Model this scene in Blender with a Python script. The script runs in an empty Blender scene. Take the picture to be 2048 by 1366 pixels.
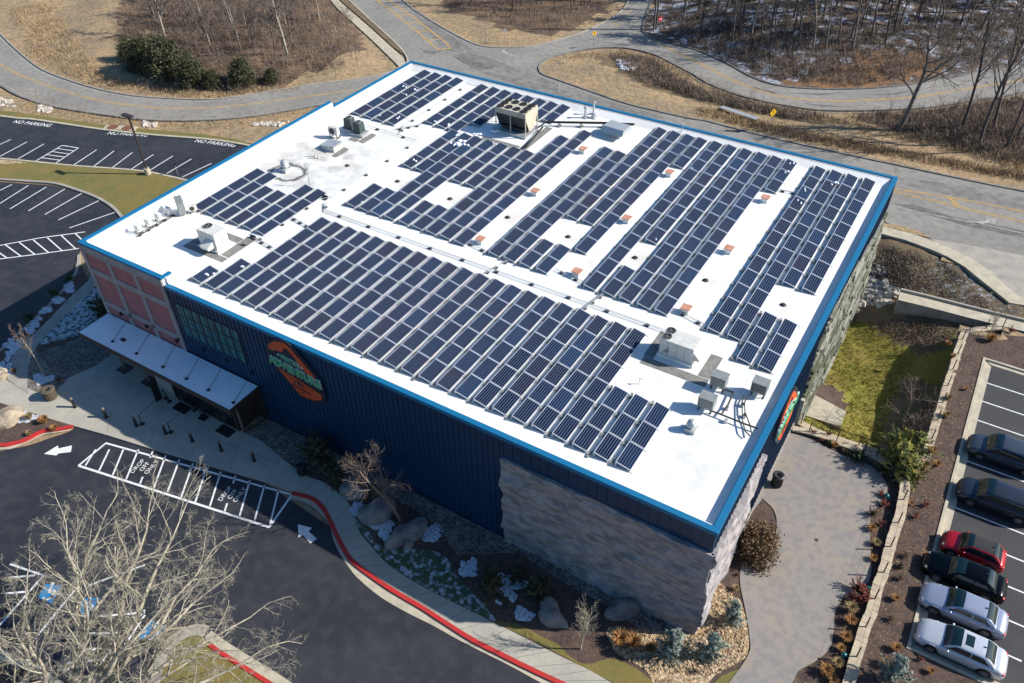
import bpy, bmesh, math, random
import numpy as np
from mathutils import Vector, Matrix
R = math.radians
rnd = random.Random(7)
scene = bpy.context.scene
C = scene.collection

# ---------------------------------------------------------------- camera, sky, sun, exposure
CX, CY, CZ, YAW, PITCH, ROLL, FPX = 4.746, -27.207, 45.409, R(122.26909), R(40.74002), R(-1.13564), 1628.92
def cam_axes():
    cy, sy, cp, sp = math.cos(YAW), math.sin(YAW), math.cos(PITCH), math.sin(PITCH)
    f = Vector((cy*cp, sy*cp, -sp)); r = Vector((sy, -cy, 0)); u = r.cross(f)
    cr, sr = math.cos(ROLL), math.sin(ROLL)
    return cr*r + sr*u, -sr*r + cr*u, f
RT, UP, FW = cam_axes()
cd = bpy.data.cameras.new('camera'); cam = bpy.data.objects.new('camera', cd); C.objects.link(cam)
cam.location = (CX, CY, CZ)
cam.rotation_euler = Matrix(((RT.x, UP.x, -FW.x), (RT.y, UP.y, -FW.y), (RT.z, UP.z, -FW.z))).to_euler()
cd.sensor_width = 36; cd.lens = FPX/2048*36; cd.clip_end = 2000; cd.clip_start = 0.5
scene.camera = cam
SUNAZ = math.atan2(0.475, 0.88); SUNEL = R(34.6)
w = bpy.data.worlds.new('World'); scene.world = w; w.use_nodes = True
nt = w.node_tree; nt.nodes.clear()
sky = nt.nodes.new('ShaderNodeTexSky'); sky.sky_type = 'NISHITA'; sky.sun_disc = False
sky.sun_elevation = SUNEL; sky.sun_rotation = math.pi/2 - SUNAZ
bg = nt.nodes.new('ShaderNodeBackground'); bg.inputs['Strength'].default_value = 0.09
wo = nt.nodes.new('ShaderNodeOutputWorld')
sky.ozone_density = 3.0
hs = nt.nodes.new('ShaderNodeHueSaturation'); hs.inputs['Saturation'].default_value = 1.3
nt.links.new(sky.outputs[0], hs.inputs['Color']); nt.links.new(hs.outputs[0], bg.inputs[0]); nt.links.new(bg.outputs[0], wo.inputs[0])
sd = bpy.data.lights.new('sun', 'SUN'); sd.energy = 4.6; sd.angle = R(0.5); sd.color = (1, .955, .88)
so = bpy.data.objects.new('sun', sd); C.objects.link(so)
sdir = Vector((math.cos(SUNAZ)*math.cos(SUNEL), math.sin(SUNAZ)*math.cos(SUNEL), math.sin(SUNEL)))
so.rotation_euler = sdir.to_track_quat('Z', 'Y').to_euler()
scene.view_settings.view_transform = 'Standard'; scene.view_settings.look = 'None'
scene.view_settings.exposure = 0.62; scene.view_settings.gamma = 1

def ray(px, py):
    return FW + RT*((px-1024)/FPX) - UP*((py-683)/FPX)
def G(px, py, z=0.0):
    "where the sight line through a spot of the photograph meets the level z"
    d = ray(px, py); t = (z-CZ)/d.z
    return Vector((CX+d.x*t, CY+d.y*t, z))
def GL(pts, z=0.0): return [G(a, b, z) for a, b in pts]
def smooth(pts, n=6, closed=False):
    P = [Vector((p[0], p[1])) for p in pts]; out = []
    m = len(P)
    for i in range(m if closed else m-1):
        if closed: a, b, c, d = P[i-1], P[i], P[(i+1) % m], P[(i+2) % m]
        else: a, b, c, d = P[max(i-1, 0)], P[i], P[i+1], P[min(i+2, m-1)]
        for k in range(n):
            t = k/n
            out.append(0.5*((2*b)+(-a+c)*t+(2*a-5*b+4*c-d)*t*t+(-a+3*b-3*c+d)*t**3))
    if not closed: out.append(P[-1])
    return out
def SG(pts, n=5, closed=False): return smooth(GL(pts), n, closed)

# ---------------------------------------------------------------- materials
def hexc(c): return (c[0], c[1], c[2], 1)
def mat(name, base, rough=.8, metal=0, c2=None, scale=4, lo=.4, hi=.6, detail=5, bump=0, bscale=None, c3=None, s3=60, f3=.5,
        coords='pos', coat=0, spec=.5, stretch=None, voro=0, vs=8, rand=None):
    m = bpy.data.materials.new(name); m.use_nodes = True
    N = m.node_tree.nodes; L = m.node_tree.links; b = N['Principled BSDF']
    b.inputs['Base Color'].default_value = hexc(base); b.inputs['Roughness'].default_value = rough
    b.inputs['Metallic'].default_value = metal; b.inputs['Coat Weight'].default_value = coat
    b.inputs['Specular IOR Level'].default_value = spec
    if c2 is None and not bump and rand is None: return m
    if coords == 'pos': src = N.new('ShaderNodeNewGeometry').outputs['Position']
    else: src = N.new('ShaderNodeTexCoord').outputs['Object']
    if stretch:
        mp = N.new('ShaderNodeMapping'); mp.inputs['Scale'].default_value = stretch
        L.new(src, mp.inputs[0]); src = mp.outputs[0]
    def noise(s, d):
        n = N.new('ShaderNodeTexNoise'); n.inputs['Scale'].default_value = s; n.inputs['Detail'].default_value = d
        L.new(src, n.inputs['Vector']); return n.outputs['Fac']
    col = None
    def mix(fac, a, bcol):
        x = N.new('ShaderNodeMix'); x.data_type = 'RGBA'; L.new(fac, x.inputs['Factor'])
        if isinstance(a, tuple): x.inputs['A'].default_value = hexc(a)
        else: L.new(a, x.inputs['A'])
        if isinstance(bcol, tuple): x.inputs['B'].default_value = hexc(bcol)
        else: L.new(bcol, x.inputs['B'])
        return x.outputs['Result']
    def ramp(fac, lo, hi, top=1):
        x = N.new('ShaderNodeMapRange'); x.inputs['From Min'].default_value = lo; x.inputs['From Max'].default_value = hi
        x.inputs['To Max'].default_value = top
        L.new(fac, x.inputs['Value']); return x.outputs[0]
    cur = base
    if rand is not None:
        oi = N.new('ShaderNodeObjectInfo'); cur = mix(oi.outputs['Random'], base, rand)
    if c2 is not None: cur = mix(ramp(noise(scale, detail), lo, hi), cur, c2)
    if c3 is not None: cur = mix(ramp(noise(s3, 3), .45, .62, f3), cur, c3)
    if voro:
        v = N.new('ShaderNodeTexVoronoi'); v.inputs['Scale'].default_value = vs; L.new(src, v.inputs['Vector'])
        hsv = N.new('ShaderNodeSeparateColor'); L.new(v.outputs['Color'], hsv.inputs[0])
        mr = N.new('ShaderNodeMapRange'); mr.inputs['To Min'].default_value = 1-voro; mr.inputs['To Max'].default_value = 1+voro
        L.new(hsv.outputs[0], mr.inputs[0])
        vm = N.new('ShaderNodeVectorMath'); vm.operation = 'SCALE'
        if isinstance(cur, tuple): vm.inputs[0].default_value = cur
        else: L.new(cur, vm.inputs[0])
        L.new(mr.outputs[0], vm.inputs['Scale']); cur = vm.outputs[0]
    if not isinstance(cur, tuple): L.new(cur, b.inputs['Base Color'])
    if bump:
        bn = N.new('ShaderNodeBump'); bn.inputs['Strength'].default_value = 1; bn.inputs['Distance'].default_value = bump
        L.new(noise(bscale or scale*3, 6), bn.inputs['Height']); L.new(bn.outputs[0], b.inputs['Normal'])
    return m

M = {}
M['asphalt'] = mat('asphalt', (.030, .031, .036), .85, c2=(.040, .040, .043), scale=.35, c3=(.055, .053, .05), s3=9, f3=.5, bump=.01, bscale=30)
M['asphalt_new'] = mat('fresh_asphalt', (.017, .019, .026), .7, c2=(.034, .035, .041), scale=.16, lo=.42, hi=.72, c3=(.06, .058, .06), s3=1.1, f3=.28, bump=.01, bscale=30)
M['road'] = mat('old_road', (.27, .255, .225), .9, c2=(.205, .195, .175), scale=.16, lo=.35, hi=.7, c3=(.12, .11, .10), s3=1.4, f3=.35, bump=.01, bscale=20)
M['road_shade'] = mat('worn_road', (.17, .162, .148), .9, c2=(.23, .22, .195), scale=.3, c3=(.09, .085, .08), s3=1.1, f3=.5)
M['patch'] = mat('road_patch', (.10, .095, .09), .9, c2=(.16, .15, .14), scale=1.5, lo=.4, hi=.6)
M['concrete'] = mat('concrete', (.42, .39, .32), .85, c2=(.34, .32, .27), scale=.5, lo=.35, hi=.7, c3=(.28, .26, .22), s3=5, f3=.35)
M['concrete_old'] = mat('old_concrete', (.36, .33, .28), .9, c2=(.26, .24, .205), scale=.9, lo=.35, hi=.7)
M['gutter'] = mat('gutter_concrete', (.47, .42, .31), .85, c2=(.38, .34, .26), scale=1.2)
M['joint'] = mat('joint', (.17, .16, .14), .9)
M['red'] = mat('red_kerb_paint', (.50, .022, .02), .6, c2=(.38, .03, .025), scale=3)
M['white_paint'] = mat('white_road_paint', (.72, .72, .70), .7, c2=(.5, .5, .49), scale=4, lo=.5, hi=.75)
M['old_white'] = mat('worn_white_paint', (.42, .41, .38), .8, c2=(.26, .25, .23), scale=2)
M['yellow'] = mat('yellow_road_paint', (.50, .30, .07), .8, c2=(.27, .21, .13), scale=1.2, lo=.45, hi=.7)
M['blue_paint'] = mat('blue_road_paint', (.02, .20, .42), .7)
M['dry'] = mat('dry_grass', (.38, .26, .135), .95, c2=(.27, .20, .12), scale=.22, lo=.35, hi=.65, c3=(.16, .12, .075), s3=1.3, f3=.6, bump=.12, bscale=2.5)
M['tan'] = mat('pale_tan_grass', (.40, .28, .15), .95, c2=(.31, .21, .11), scale=.35, c3=(.14, .10, .06), s3=2.2, f3=.5, bump=.08, bscale=3)
M['litter'] = mat('leaf_litter', (.17, .105, .06), .95, c2=(.085, .06, .042), scale=.35, lo=.35, hi=.6, c3=(.17, .10, .055), s3=2.0, f3=.55, bump=.15, bscale=2)
M['woodsnow'] = mat('leaf_litter_with_snow', (.085, .058, .042), .95, c2=(.38, .41, .47), scale=.55, lo=.50, hi=.60, c3=(.085, .058, .042), s3=1.6, f3=.9, bump=.15, bscale=2)
M['orange'] = mat('rusty_dry_bank', (.22, .105, .04), .95, c2=(.10, .06, .04), scale=.6, c3=(.24, .15, .08), s3=3, f3=.5, bump=.15, bscale=3)
M['lawn'] = mat('winter_lawn', (.185, .135, .035), .95, c2=(.12, .12, .028), scale=.4, lo=.35, hi=.65, c3=(.22, .16, .06), s3=3, f3=.35, bump=.03, bscale=12)
M['pitlawn'] = mat('green_lawn', (.205, .19, .026), .95, c2=(.25, .19, .038), scale=.5, lo=.35, hi=.65, c3=(.10, .12, .015), s3=4, f3=.45, bump=.04, bscale=12)
M['snowlawn'] = mat('snowy_grass', (.06, .085, .04), .95, c2=(.42, .46, .50), scale=2.6, lo=.48, hi=.62, c3=(.05, .07, .035), s3=6, f3=.6, bump=.04, bscale=10)
M['brushsnow'] = mat('brush_with_snow', (.115, .085, .05), .95, c2=(.30, .32, .33), scale=2.2, lo=.5, hi=.66, c3=(.07, .06, .035), s3=5, f3=.6, bump=.08, bscale=8)
M['brush'] = mat('brown_ground_brush', (.19, .13, .075), .95, c2=(.11, .09, .045), scale=.6, c3=(.17, .12, .07), s3=5, f3=.5, bump=.12, bscale=6)
M['mulch'] = mat('dark_mulch', (.085, .055, .042), .95, c2=(.055, .036, .03), scale=.8, c3=(.16, .10, .07), s3=5, f3=.45, bump=.06, bscale=14)
M['gravel'] = mat('grey_gravel', (.17, .145, .12), .95, c2=(.10, .085, .075), scale=1.2, c3=(.26, .23, .2), s3=7, f3=.6, bump=.05, bscale=14, voro=.5, vs=7)
M['snowgravel'] = mat('snowy_gravel', (.40, .44, .46), .95, c2=(.10, .11, .11), scale=3.4, lo=.47, hi=.56, bump=.05, bscale=10, voro=.3, vs=7)
M['goldgravel'] = mat('golden_gravel', (.42, .30, .17), .95, c2=(.50, .38, .24), scale=1.2, c3=(.12, .07, .04), s3=5.5, f3=.85, bump=.06, bscale=10, voro=.45, vs=7)
M['bedsnow'] = mat('bed_snow', (.56, .60, .66), .9, c2=(.30, .31, .32), scale=6, lo=.45, hi=.62, bump=.05)
M['snow'] = mat('snow', (.85, .88, .93), .7, bump=.03, bscale=8)
M['patio'] = mat('stamped_patio', (.24, .215, .195), .75, c2=(.285, .235, .165), scale=.5, lo=.45, hi=.8, c3=(.175, .165, .16), s3=2.2, f3=.6, bump=.01, bscale=12)
M['block2'] = mat('olive_block', (.085, .095, .055), .9, c2=(.05, .06, .035), scale=2, c3=(.16, .16, .11), s3=5, f3=.5)
M['block3'] = mat('pale_block', (.34, .33, .28), .9, c2=(.24, .24, .2), scale=2)
M['navy'] = mat('navy_metal_siding', (.005, .034, .088), .42, metal=.1, c2=(.006, .039, .098), scale=.5)
M['blue'] = mat('bright_blue_trim', (.004, .135, .28), .5, metal=.0)
M['roof'] = None
M['white_metal'] = mat('white_roof_metal', (.62, .61, .56), .5, c2=(.55, .54, .5), scale=3)
M['grey_metal'] = mat('grey_unit_metal', (.24, .26, .25), .5, c2=(.2, .215, .21), scale=3)
M['beige_metal'] = mat('beige_housing', (.50, .46, .36), .6, c2=(.44, .40, .31), scale=2)
M['lt_metal'] = mat('galvanised_metal', (.48, .50, .50), .4, metal=.4)
M['alu'] = mat('aluminium_frame', (.62, .64, .66), .35, metal=.5)
M['dark'] = mat('black_steel', (.015, .015, .016), .5)
M['darkfan'] = mat('dark_fan_opening', (.02, .02, .018), .7)
M['coil'] = mat('condenser_coil', (.045, .045, .042), .6, c2=(.025, .025, .025), scale=6)
M['green_unit'] = mat('dark_green_louvres', (.045, .07, .065), .5, c2=(.03, .05, .05), scale=5)
M['walkpad'] = mat('grey_walk_pad', (.24, .23, .21), .95, c2=(.18, .175, .16), scale=3, c3=(.12, .12, .11), s3=12, f3=.4)
M['orange_lid'] = mat('faded_orange_lid', (.45, .19, .115), .8, c2=(.5, .27, .18), scale=3)
M['stone'] = mat('rock_cladding', (.30, .28, .285), .9, c2=(.17, .165, .175), scale=.7, lo=.38, hi=.62, c3=(.40, .35, .33), s3=1.3, f3=.7, bump=.10, bscale=3.5, stretch=(1, 1, 2.2))
M['block'] = mat('green_grey_block', (.20, .20, .165), .9, c2=(.10, .12, .085), scale=.8, lo=.35, hi=.65, c3=(.33, .32, .28), s3=2.2, f3=.6)
M['pink'] = mat('pink_stucco', (.40, .155, .150), .9, c2=(.33, .125, .125), scale=1.3, c3=(.45, .19, .18), s3=8, f3=.3)
M['pier'] = mat('grey_stucco_band', (.36, .32, .31), .9, c2=(.30, .27, .26), scale=1)
M['winglass'] = mat('teal_window_glass', (.035, .19, .19), .3, spec=.4, c2=(.02, .13, .14), scale=1.5)
M['glass'] = mat('tinted_glass', (.008, .022, .024), .05, spec=.8)
M['doorglass'] = mat('dark_door_glass', (.012, .015, .016), .1, spec=.7)
M['mullion'] = mat('black_mullion', (.01, .012, .013), .4)
M['canopyroof'] = mat('pale_canopy_roof', (.90, .91, .92), .7, c2=(.84, .86, .88), scale=1)
M['brown_metal'] = mat('dark_brown_fascia', (.035, .026, .022), .5)
M['post'] = mat('grey_brown_post', (.16, .13, .11), .6)
M['doormat'] = mat('black_door_mat', (.010, .009, .010), .95)
M['plate'] = mat('patterned_base_plate', (.09, .055, .055), .7, c2=(.03, .03, .035), scale=7)
M['logo_dark'] = mat('sign_dark_blue', (.008, .014, .03), .5)
M['logo_orange'] = mat('sign_orange', (.62, .085, .015), .5)
M['logo_green'] = mat('sign_green', (.03, .38, .10), .5)
M['logo_pale'] = mat('sign_pale_edge', (.42, .62, .55), .5)
M['boulder'] = mat('grey_boulder', (.25, .22, .20), .9, c2=(.16, .14, .13), scale=1.2, bump=.05, bscale=5)
M['tanboulder'] = mat('tan_boulder', (.40, .33, .24), .9, c2=(.3, .24, .17), scale=2, bump=.05, bscale=5)
M['riprap'] = mat('pale_riprap', (.58, .52, .44), .9, c2=(.36, .32, .27), scale=1.6, bump=.04, bscale=5)
M['block_wall'] = mat('tan_block_wall', (.19, .16, .125), .9, c2=(.12, .10, .08), scale=2.2, c3=(.08, .07, .055), s3=7, f3=.6, bump=.05, bscale=6)
M['capstone'] = mat('tan_cap_stone', (.48, .40, .28), .85, c2=(.38, .31, .22), scale=1.6)
M['bark_pale'] = mat('pale_bark', (.42, .38, .29), .95, c2=(.27, .24, .18), scale=5)
M['bark'] = mat('grey_bark', (.17, .145, .125), .95, c2=(.10, .085, .075), scale=3)
M['bark_dark'] = mat('dark_bark', (.075, .062, .055), .95, c2=(.11, .09, .08), scale=3)
M['twig'] = mat('brown_twig', (.22, .165, .125), .95, c2=(.15, .11, .085), scale=3)
M['evergreen'] = mat('dark_evergreen_leaf', (.030, .040, .014), .7, c2=(.055, .055, .02), scale=1.2, c3=(.12, .12, .05), s3=4, f3=.35)
M['shadegreen'] = mat('deep_green_leaf', (.035, .055, .02), .7, c2=(.06, .08, .03), scale=2)
M['spruce'] = mat('blue_spruce_needle', (.19, .235, .195), .8, c2=(.29, .33, .28), scale=3)
M['goldcypress'] = mat('yellow_green_needle', (.30, .27, .05), .8, c2=(.13, .17, .06), scale=1.6)
M['bronze'] = mat('bronze_leaf', (.15, .085, .045), .8, c2=(.07, .065, .025), scale=2.5, c3=(.24, .12, .06), s3=5, f3=.5)
M['pine'] = mat('olive_pine_needle', (.045, .052, .022), .8, c2=(.075, .072, .035), scale=1)
M['orange_grass'] = mat('orange_grass', (.35, .19, .06), .9, c2=(.26, .11, .035), scale=4)
M['red_shrub'] = mat('red_leaf', (.28, .045, .03), .8, c2=(.2, .07, .035), scale=4)
M['straw'] = mat('straw_grass', (.36, .27, .13), .9, c2=(.24, .16, .07), scale=4)
M['brushtwig'] = mat('brush_twig', (.24, .185, .14), .95, c2=(.13, .095, .07), scale=.35, c3=(.32, .25, .19), s3=2, f3=.4)
M['grassblade'] = mat('dry_grass_blade', (.44, .32, .18), .95, c2=(.30, .21, .12), scale=.4)
M['tyre'] = mat('tyre_rubber', (.012, .012, .012), .9)
M['rim'] = mat('alloy_rim', (.35, .35, .36), .35, metal=.7)
M['teal_ball'] = mat('teal_glazed_ball', (.01, .10, .10), .12, coat=.6)
M['brown_pot'] = mat('brown_bin', (.10, .08, .055), .7)
M['sign_yellow'] = mat('yellow_sign_face', (.75, .42, .01), .5)
M['sign_red'] = mat('red_sign_face', (.5, .02, .02), .5)
M['head_lamp'] = mat('clear_lamp_lens', (.22, .24, .26), .3, spec=.4)
M['tail_lamp'] = mat('red_lamp_lens', (.45, .01, .02), .15, spec=.8)
M['sill'] = mat('black_trim', (.012, .012, .013), .6)

def roof_material():
    m = bpy.data.materials.new('white_roof_membrane'); m.use_nodes = True
    N = m.node_tree.nodes; L = m.node_tree.links; b = N['Principled BSDF']; b.inputs['Roughness'].default_value = .6
    pos = N.new('ShaderNodeNewGeometry').outputs['Position']
    def noise(s, d, dist=0):
        n = N.new('ShaderNodeTexNoise'); n.inputs['Scale'].default_value = s; n.inputs['Detail'].default_value = d
        n.inputs['Distortion'].default_value = dist
        L.new(pos, n.inputs['Vector']); return n.outputs['Fac']
    def rng(f, a, b2, lo=0, hi=1):
        x = N.new('ShaderNodeMapRange'); x.inputs['From Min'].default_value = a; x.inputs['From Max'].default_value = b2
        x.inputs['To Min'].default_value = lo; x.inputs['To Max'].default_value = hi; L.new(f, x.inputs['Value']); return x.outputs[0]
    def math_(op, a, b2):
        x = N.new('ShaderNodeMath'); x.operation = op
        for i, v in enumerate((a, b2)):
            if isinstance(v, (int, float)): x.inputs[i].default_value = v
            else: L.new(v, x.inputs[i])
        return x.outputs[0]
    def dist(x0, y0, sx=1, sy=1):
        s = N.new('ShaderNodeVectorMath'); s.operation = 'SUBTRACT'; L.new(pos, s.inputs[0]); s.inputs[1].default_value = (x0, y0, 9.55)
        m2 = N.new('ShaderNodeVectorMath'); m2.operation = 'MULTIPLY'; L.new(s.outputs[0], m2.inputs[0]); m2.inputs[1].default_value = (sx, sy, 0)
        l = N.new('ShaderNodeVectorMath'); l.operation = 'LENGTH'; L.new(m2.outputs[0], l.inputs[0]); return l.outputs['Value']
    def mix(f, a, c):
        x = N.new('ShaderNodeMix'); x.data_type = 'RGBA'; L.new(f, x.inputs['Factor'])
        if isinstance(a, tuple): x.inputs['A'].default_value = hexc(a)
        else: L.new(a, x.inputs['A'])
        x.inputs['B'].default_value = hexc(c); return x.outputs['Result']
    nz = noise(.35, 5)
    cur = mix(rng(noise(.12, 4), .4, .7, 0, .8), (.80, .80, .77), (.66, .64, .58))
    # old rain marks near the low ends of the membrane, drying rings round the drains and the dirty patch by the vent
    for (x0, y0, r0, strg, colr) in ((-46.0, 20.0, 6.5, .75, (.36, .34, .31)), (-3.0, 4.0, 4.5, .5, (.45, .43, .40)), (-11, 15.2, 4, .3, (.5, .48, .42))):
        d = math_('ADD', dist(x0, y0), math_('MULTIPLY', nz, 6))
        cur = mix(math_('MULTIPLY', rng(d, r0+3, r0-1, 0, strg), rng(noise(.8, 5), .35, .6)), cur, colr)
    d = math_('ADD', dist(-46.9, 17.6, 1, 1.2), math_('MULTIPLY', noise(1.4, 4), 1.2))
    ring = math_('MULTIPLY', rng(d, 1.9, 2.1), rng(d, 2.55, 2.25))
    cur = mix(math_('MULTIPLY', ring, .9), cur, (.06, .055, .05))
    for (x0, y0) in ((-37.4, 21.2), (-31.7, 21.1), (-25.9, 21.1), (-20.3, 21.1), (-14.5, 21.1), (-8.8, 21.1), (-3.1, 21.1), (-43.1, 21.2)):
        d = math_('ADD', dist(x0+.4, y0), math_('MULTIPLY', noise(1.1, 4), 2.2))
        cur = mix(rng(d, 2.6, 1.2, 0, .4), cur, (.52, .42, .33))
    v = N.new('ShaderNodeTexVoronoi'); v.feature = 'DISTANCE_TO_EDGE'; v.inputs['Scale'].default_value = .22
    wv = N.new('ShaderNodeVectorMath'); wv.operation = 'ADD'; L.new(pos, wv.inputs[0])
    nn = N.new('ShaderNodeTexNoise'); nn.inputs['Scale'].default_value = .8; L.new(pos, nn.inputs['Vector']); L.new(nn.outputs['Color'], wv.inputs[1])
    L.new(wv.outputs[0], v.inputs['Vector'])
    cur = mix(math_('MULTIPLY', rng(v.outputs['Distance'], .02, .004, 0, .35), rng(noise(.2, 2), .5, .62)), cur, (.5, .45, .38))
    L.new(cur, b.inputs['Base Color']); return m
M['roof'] = roof_material()

def panel_material():
    m = bpy.data.materials.new('solar_cells'); m.use_nodes = True
    N = m.node_tree.nodes; L = m.node_tree.links; b = N['Principled BSDF']
    b.inputs['Roughness'].default_value = .3; b.inputs['Specular IOR Level'].default_value = .1
    tc = N.new('ShaderNodeTexCoord'); sp = N.new('ShaderNodeSeparateXYZ'); L.new(tc.outputs['Object'], sp.inputs[0])
    def ln(out, n, wd):
        a = N.new('ShaderNodeMath'); a.operation = 'MULTIPLY'; a.inputs[1].default_value = n; L.new(out, a.inputs[0])
        f = N.new('ShaderNodeMath'); f.operation = 'FRACT'; L.new(a.outputs[0], f.inputs[0])
        c = N.new('ShaderNodeMath'); c.operation = 'LESS_THAN'; c.inputs[1].default_value = wd; L.new(f.outputs[0], c.inputs[0]); return c.outputs[0]
    lx = ln(sp.outputs[0], 1/.155, .18); ly = ln(sp.outputs[1], 1/.155, .11)
    oi = N.new('ShaderNodeObjectInfo'); cr = N.new('ShaderNodeValToRGB'); L.new(oi.outputs['Random'], cr.inputs[0])
    e = cr.color_ramp.elements
    e[0].position = 0; e[0].color = (.002, .006, .022, 1); e[1].position = 1; e[1].color = (.003, .020, .060, 1)
    for p, c in ((.3, (.003, .008, .028, 1)), (.5, (.008, .007, .018, 1)), (.75, (.002, .010, .034, 1)), (.93, (.003, .012, .040, 1))):
        x = e.new(p); x.color = c
    m1 = N.new('ShaderNodeMix'); m1.data_type = 'RGBA'; L.new(ly, m1.inputs['Factor']); L.new(cr.outputs[0], m1.inputs['A']); m1.inputs['B'].default_value = (.04, .055, .09, 1)
    m2 = N.new('ShaderNodeMix'); m2.data_type = 'RGBA'; L.new(lx, m2.inputs['Factor']); L.new(m1.outputs['Result'], m2.inputs['A']); m2.inputs['B'].default_value = (.12, .15, .22, 1)
    L.new(m2.outputs['Result'], b.inputs['Base Color']); return m
M['cells'] = panel_material()

# ---------------------------------------------------------------- mesh helpers
class MB:
    def __init__(s): s.v = []; s.f = []; s.m = []
    def add(s, vs, fs, mi=0):
        o = len(s.v); s.v += [tuple(v) for v in vs]
        for f in fs: s.f.append([i+o for i in f]); s.m.append(mi)
    def box(s, a, b, mi=0, T=None):
        x0, y0, z0 = a; x1, y1, z1 = b
        vs = [Vector(p) for p in ((x0,y0,z0),(x1,y0,z0),(x1,y1,z0),(x0,y1,z0),(x0,y0,z1),(x1,y0,z1),(x1,y1,z1),(x0,y1,z1))]
        if T: vs = [T @ v for v in vs]
        s.add(vs, [(0,3,2,1),(4,5,6,7),(0,1,5,4),(1,2,6,5),(2,3,7,6),(3,0,4,7)], mi)
    def cyl(s, p, q, r0, r1=None, n=10, mi=0, cap=True):
        p, q = Vector(p), Vector(q); r1 = r0 if r1 is None else r1
        d = (q-p); d = d.normalized() if d.length > 1e-6 else Vector((0,0,1))
        a = d.orthogonal().normalized(); b = d.cross(a)
        vs = []
        for c, r in ((p, r0), (q, r1)):
            for i in range(n):
                t = 2*math.pi*i/n; vs.append(c + (a*math.cos(t)+b*math.sin(t))*r)
        fs = [(i, (i+1) % n, n+(i+1) % n, n+i) for i in range(n)]
        if cap: fs += [tuple(range(n-1, -1, -1)), tuple(range(n, 2*n))]
        s.add(vs, fs, mi)
    def tube(s, pts, r, n=6, mi=0):
        for a, b in zip(pts[:-1], pts[1:]): s.cyl(a, b, r, n=n, mi=mi)
    def prism(s, poly, z0, z1, mi=0, sides=True):
        n = len(poly); area = sum(poly[i][0]*poly[(i+1) % n][1]-poly[(i+1) % n][0]*poly[i][1] for i in range(n))
        if area < 0: poly = poly[::-1]
        s.add([(p[0], p[1], z1) for p in poly], [tuple(range(n))], mi)
        if sides: s.add([(p[0], p[1], z0) for p in poly]+[(p[0], p[1], z1) for p in poly], [(i, (i+1) % n, n+(i+1) % n, n+i) for i in range(n)], mi)
    def blob(s, c, r, seed=0, mi=0, sub=2, rough=.25, flat=.0):
        bm = bmesh.new(); bmesh.ops.create_icosphere(bm, subdivisions=sub, radius=1)
        rr = random.Random(seed); ph = [rr.uniform(0, 6.28) for _ in range(6)]; k = [rr.uniform(1.2, 3.2) for _ in range(6)]
        vs = []
        for v in bm.verts:
            p = v.co.copy()
            d = 1+rough*(math.sin(p.x*k[0]+ph[0])*math.sin(p.y*k[1]+ph[1])+.6*math.sin(p.z*k[2]*1.7+ph[2])*math.sin(p.x*k[3]*2+ph[3]))
            p = Vector((p.x*d*r[0], p.y*d*r[1], max(p.z*d, -.4)*r[2])); vs.append(p+Vector(c))
        s.add(vs, [tuple(v.index for v in f.verts) for f in bm.faces], mi); bm.free()
    def build(s, name, mats, parent=None, smooth_=False, loc=None):
        me = bpy.data.meshes.new(name); me.from_pydata(s.v, [], s.f)
        if not isinstance(mats, (list, tuple)): mats = [mats]
        for m in mats: me.materials.append(m)
        if len(mats) > 1: me.polygons.foreach_set('material_index', s.m)
        if smooth_: me.polygons.foreach_set('use_smooth', [True]*len(me.polygons))
        me.update()
        o = bpy.data.objects.new(name, me); C.objects.link(o)
        if parent is not None: o.parent = parent
        if loc is not None: o.location = loc
        return o
def tag(o, label=None, cat=None, group=None, kind=None):
    if label: o['label'] = label
    if cat: o['category'] = cat
    if group: o['group'] = group
    if kind: o['kind'] = kind
    return o
def empty(name, loc=(0,0,0), rz=0, label=None, cat=None, group=None):
    o = bpy.data.objects.new(name, None); C.objects.link(o); o.location = loc; o.rotation_euler = (0, 0, rz); o.empty_display_size = .2
    return tag(o, label, cat, group)
KIDS = {}
def copy_tree(o, loc=None, rz=None, sc=None, label=None, group=None, parent=None):
    c = o.copy(); C.objects.link(c)
    if parent is not None: c.parent = parent
    if loc is not None: c.location = loc
    if rz is not None: c.rotation_euler = (0, 0, rz)
    if sc is not None: c.scale = sc if isinstance(sc, (tuple, list)) else (sc, sc, sc)
    if label: c['label'] = label
    if group: c['group'] = group
    if o.name not in KIDS: KIDS[o.name] = list(o.children)
    for ch in KIDS[o.name]: copy_tree(ch, parent=c)
    return c
def sheet(name, poly, z, m, kind='structure', h=0):
    "flat ground surface; h > 0 gives it that much thickness below"
    b = MB(); b.prism([(p[0], p[1]) for p in poly], z-h, z, sides=h > 0)
    o = b.build(name, m)
    bm = bmesh.new(); bm.from_mesh(o.data); bmesh.ops.triangulate(bm, faces=[f for f in bm.faces if len(f.verts) > 4]); bm.to_mesh(o.data); bm.free()
    return tag(o, kind=kind)
def offs(P, d):
    out = []; n = len(P)
    for i in range(n):
        a = P[max(i-1, 0)]; b = P[min(i+1, n-1)]
        t = Vector((b[0]-a[0], b[1]-a[1])); t.normalize()
        out.append((P[i][0]-t.y*d, P[i][1]+t.x*d))
    return out
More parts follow.
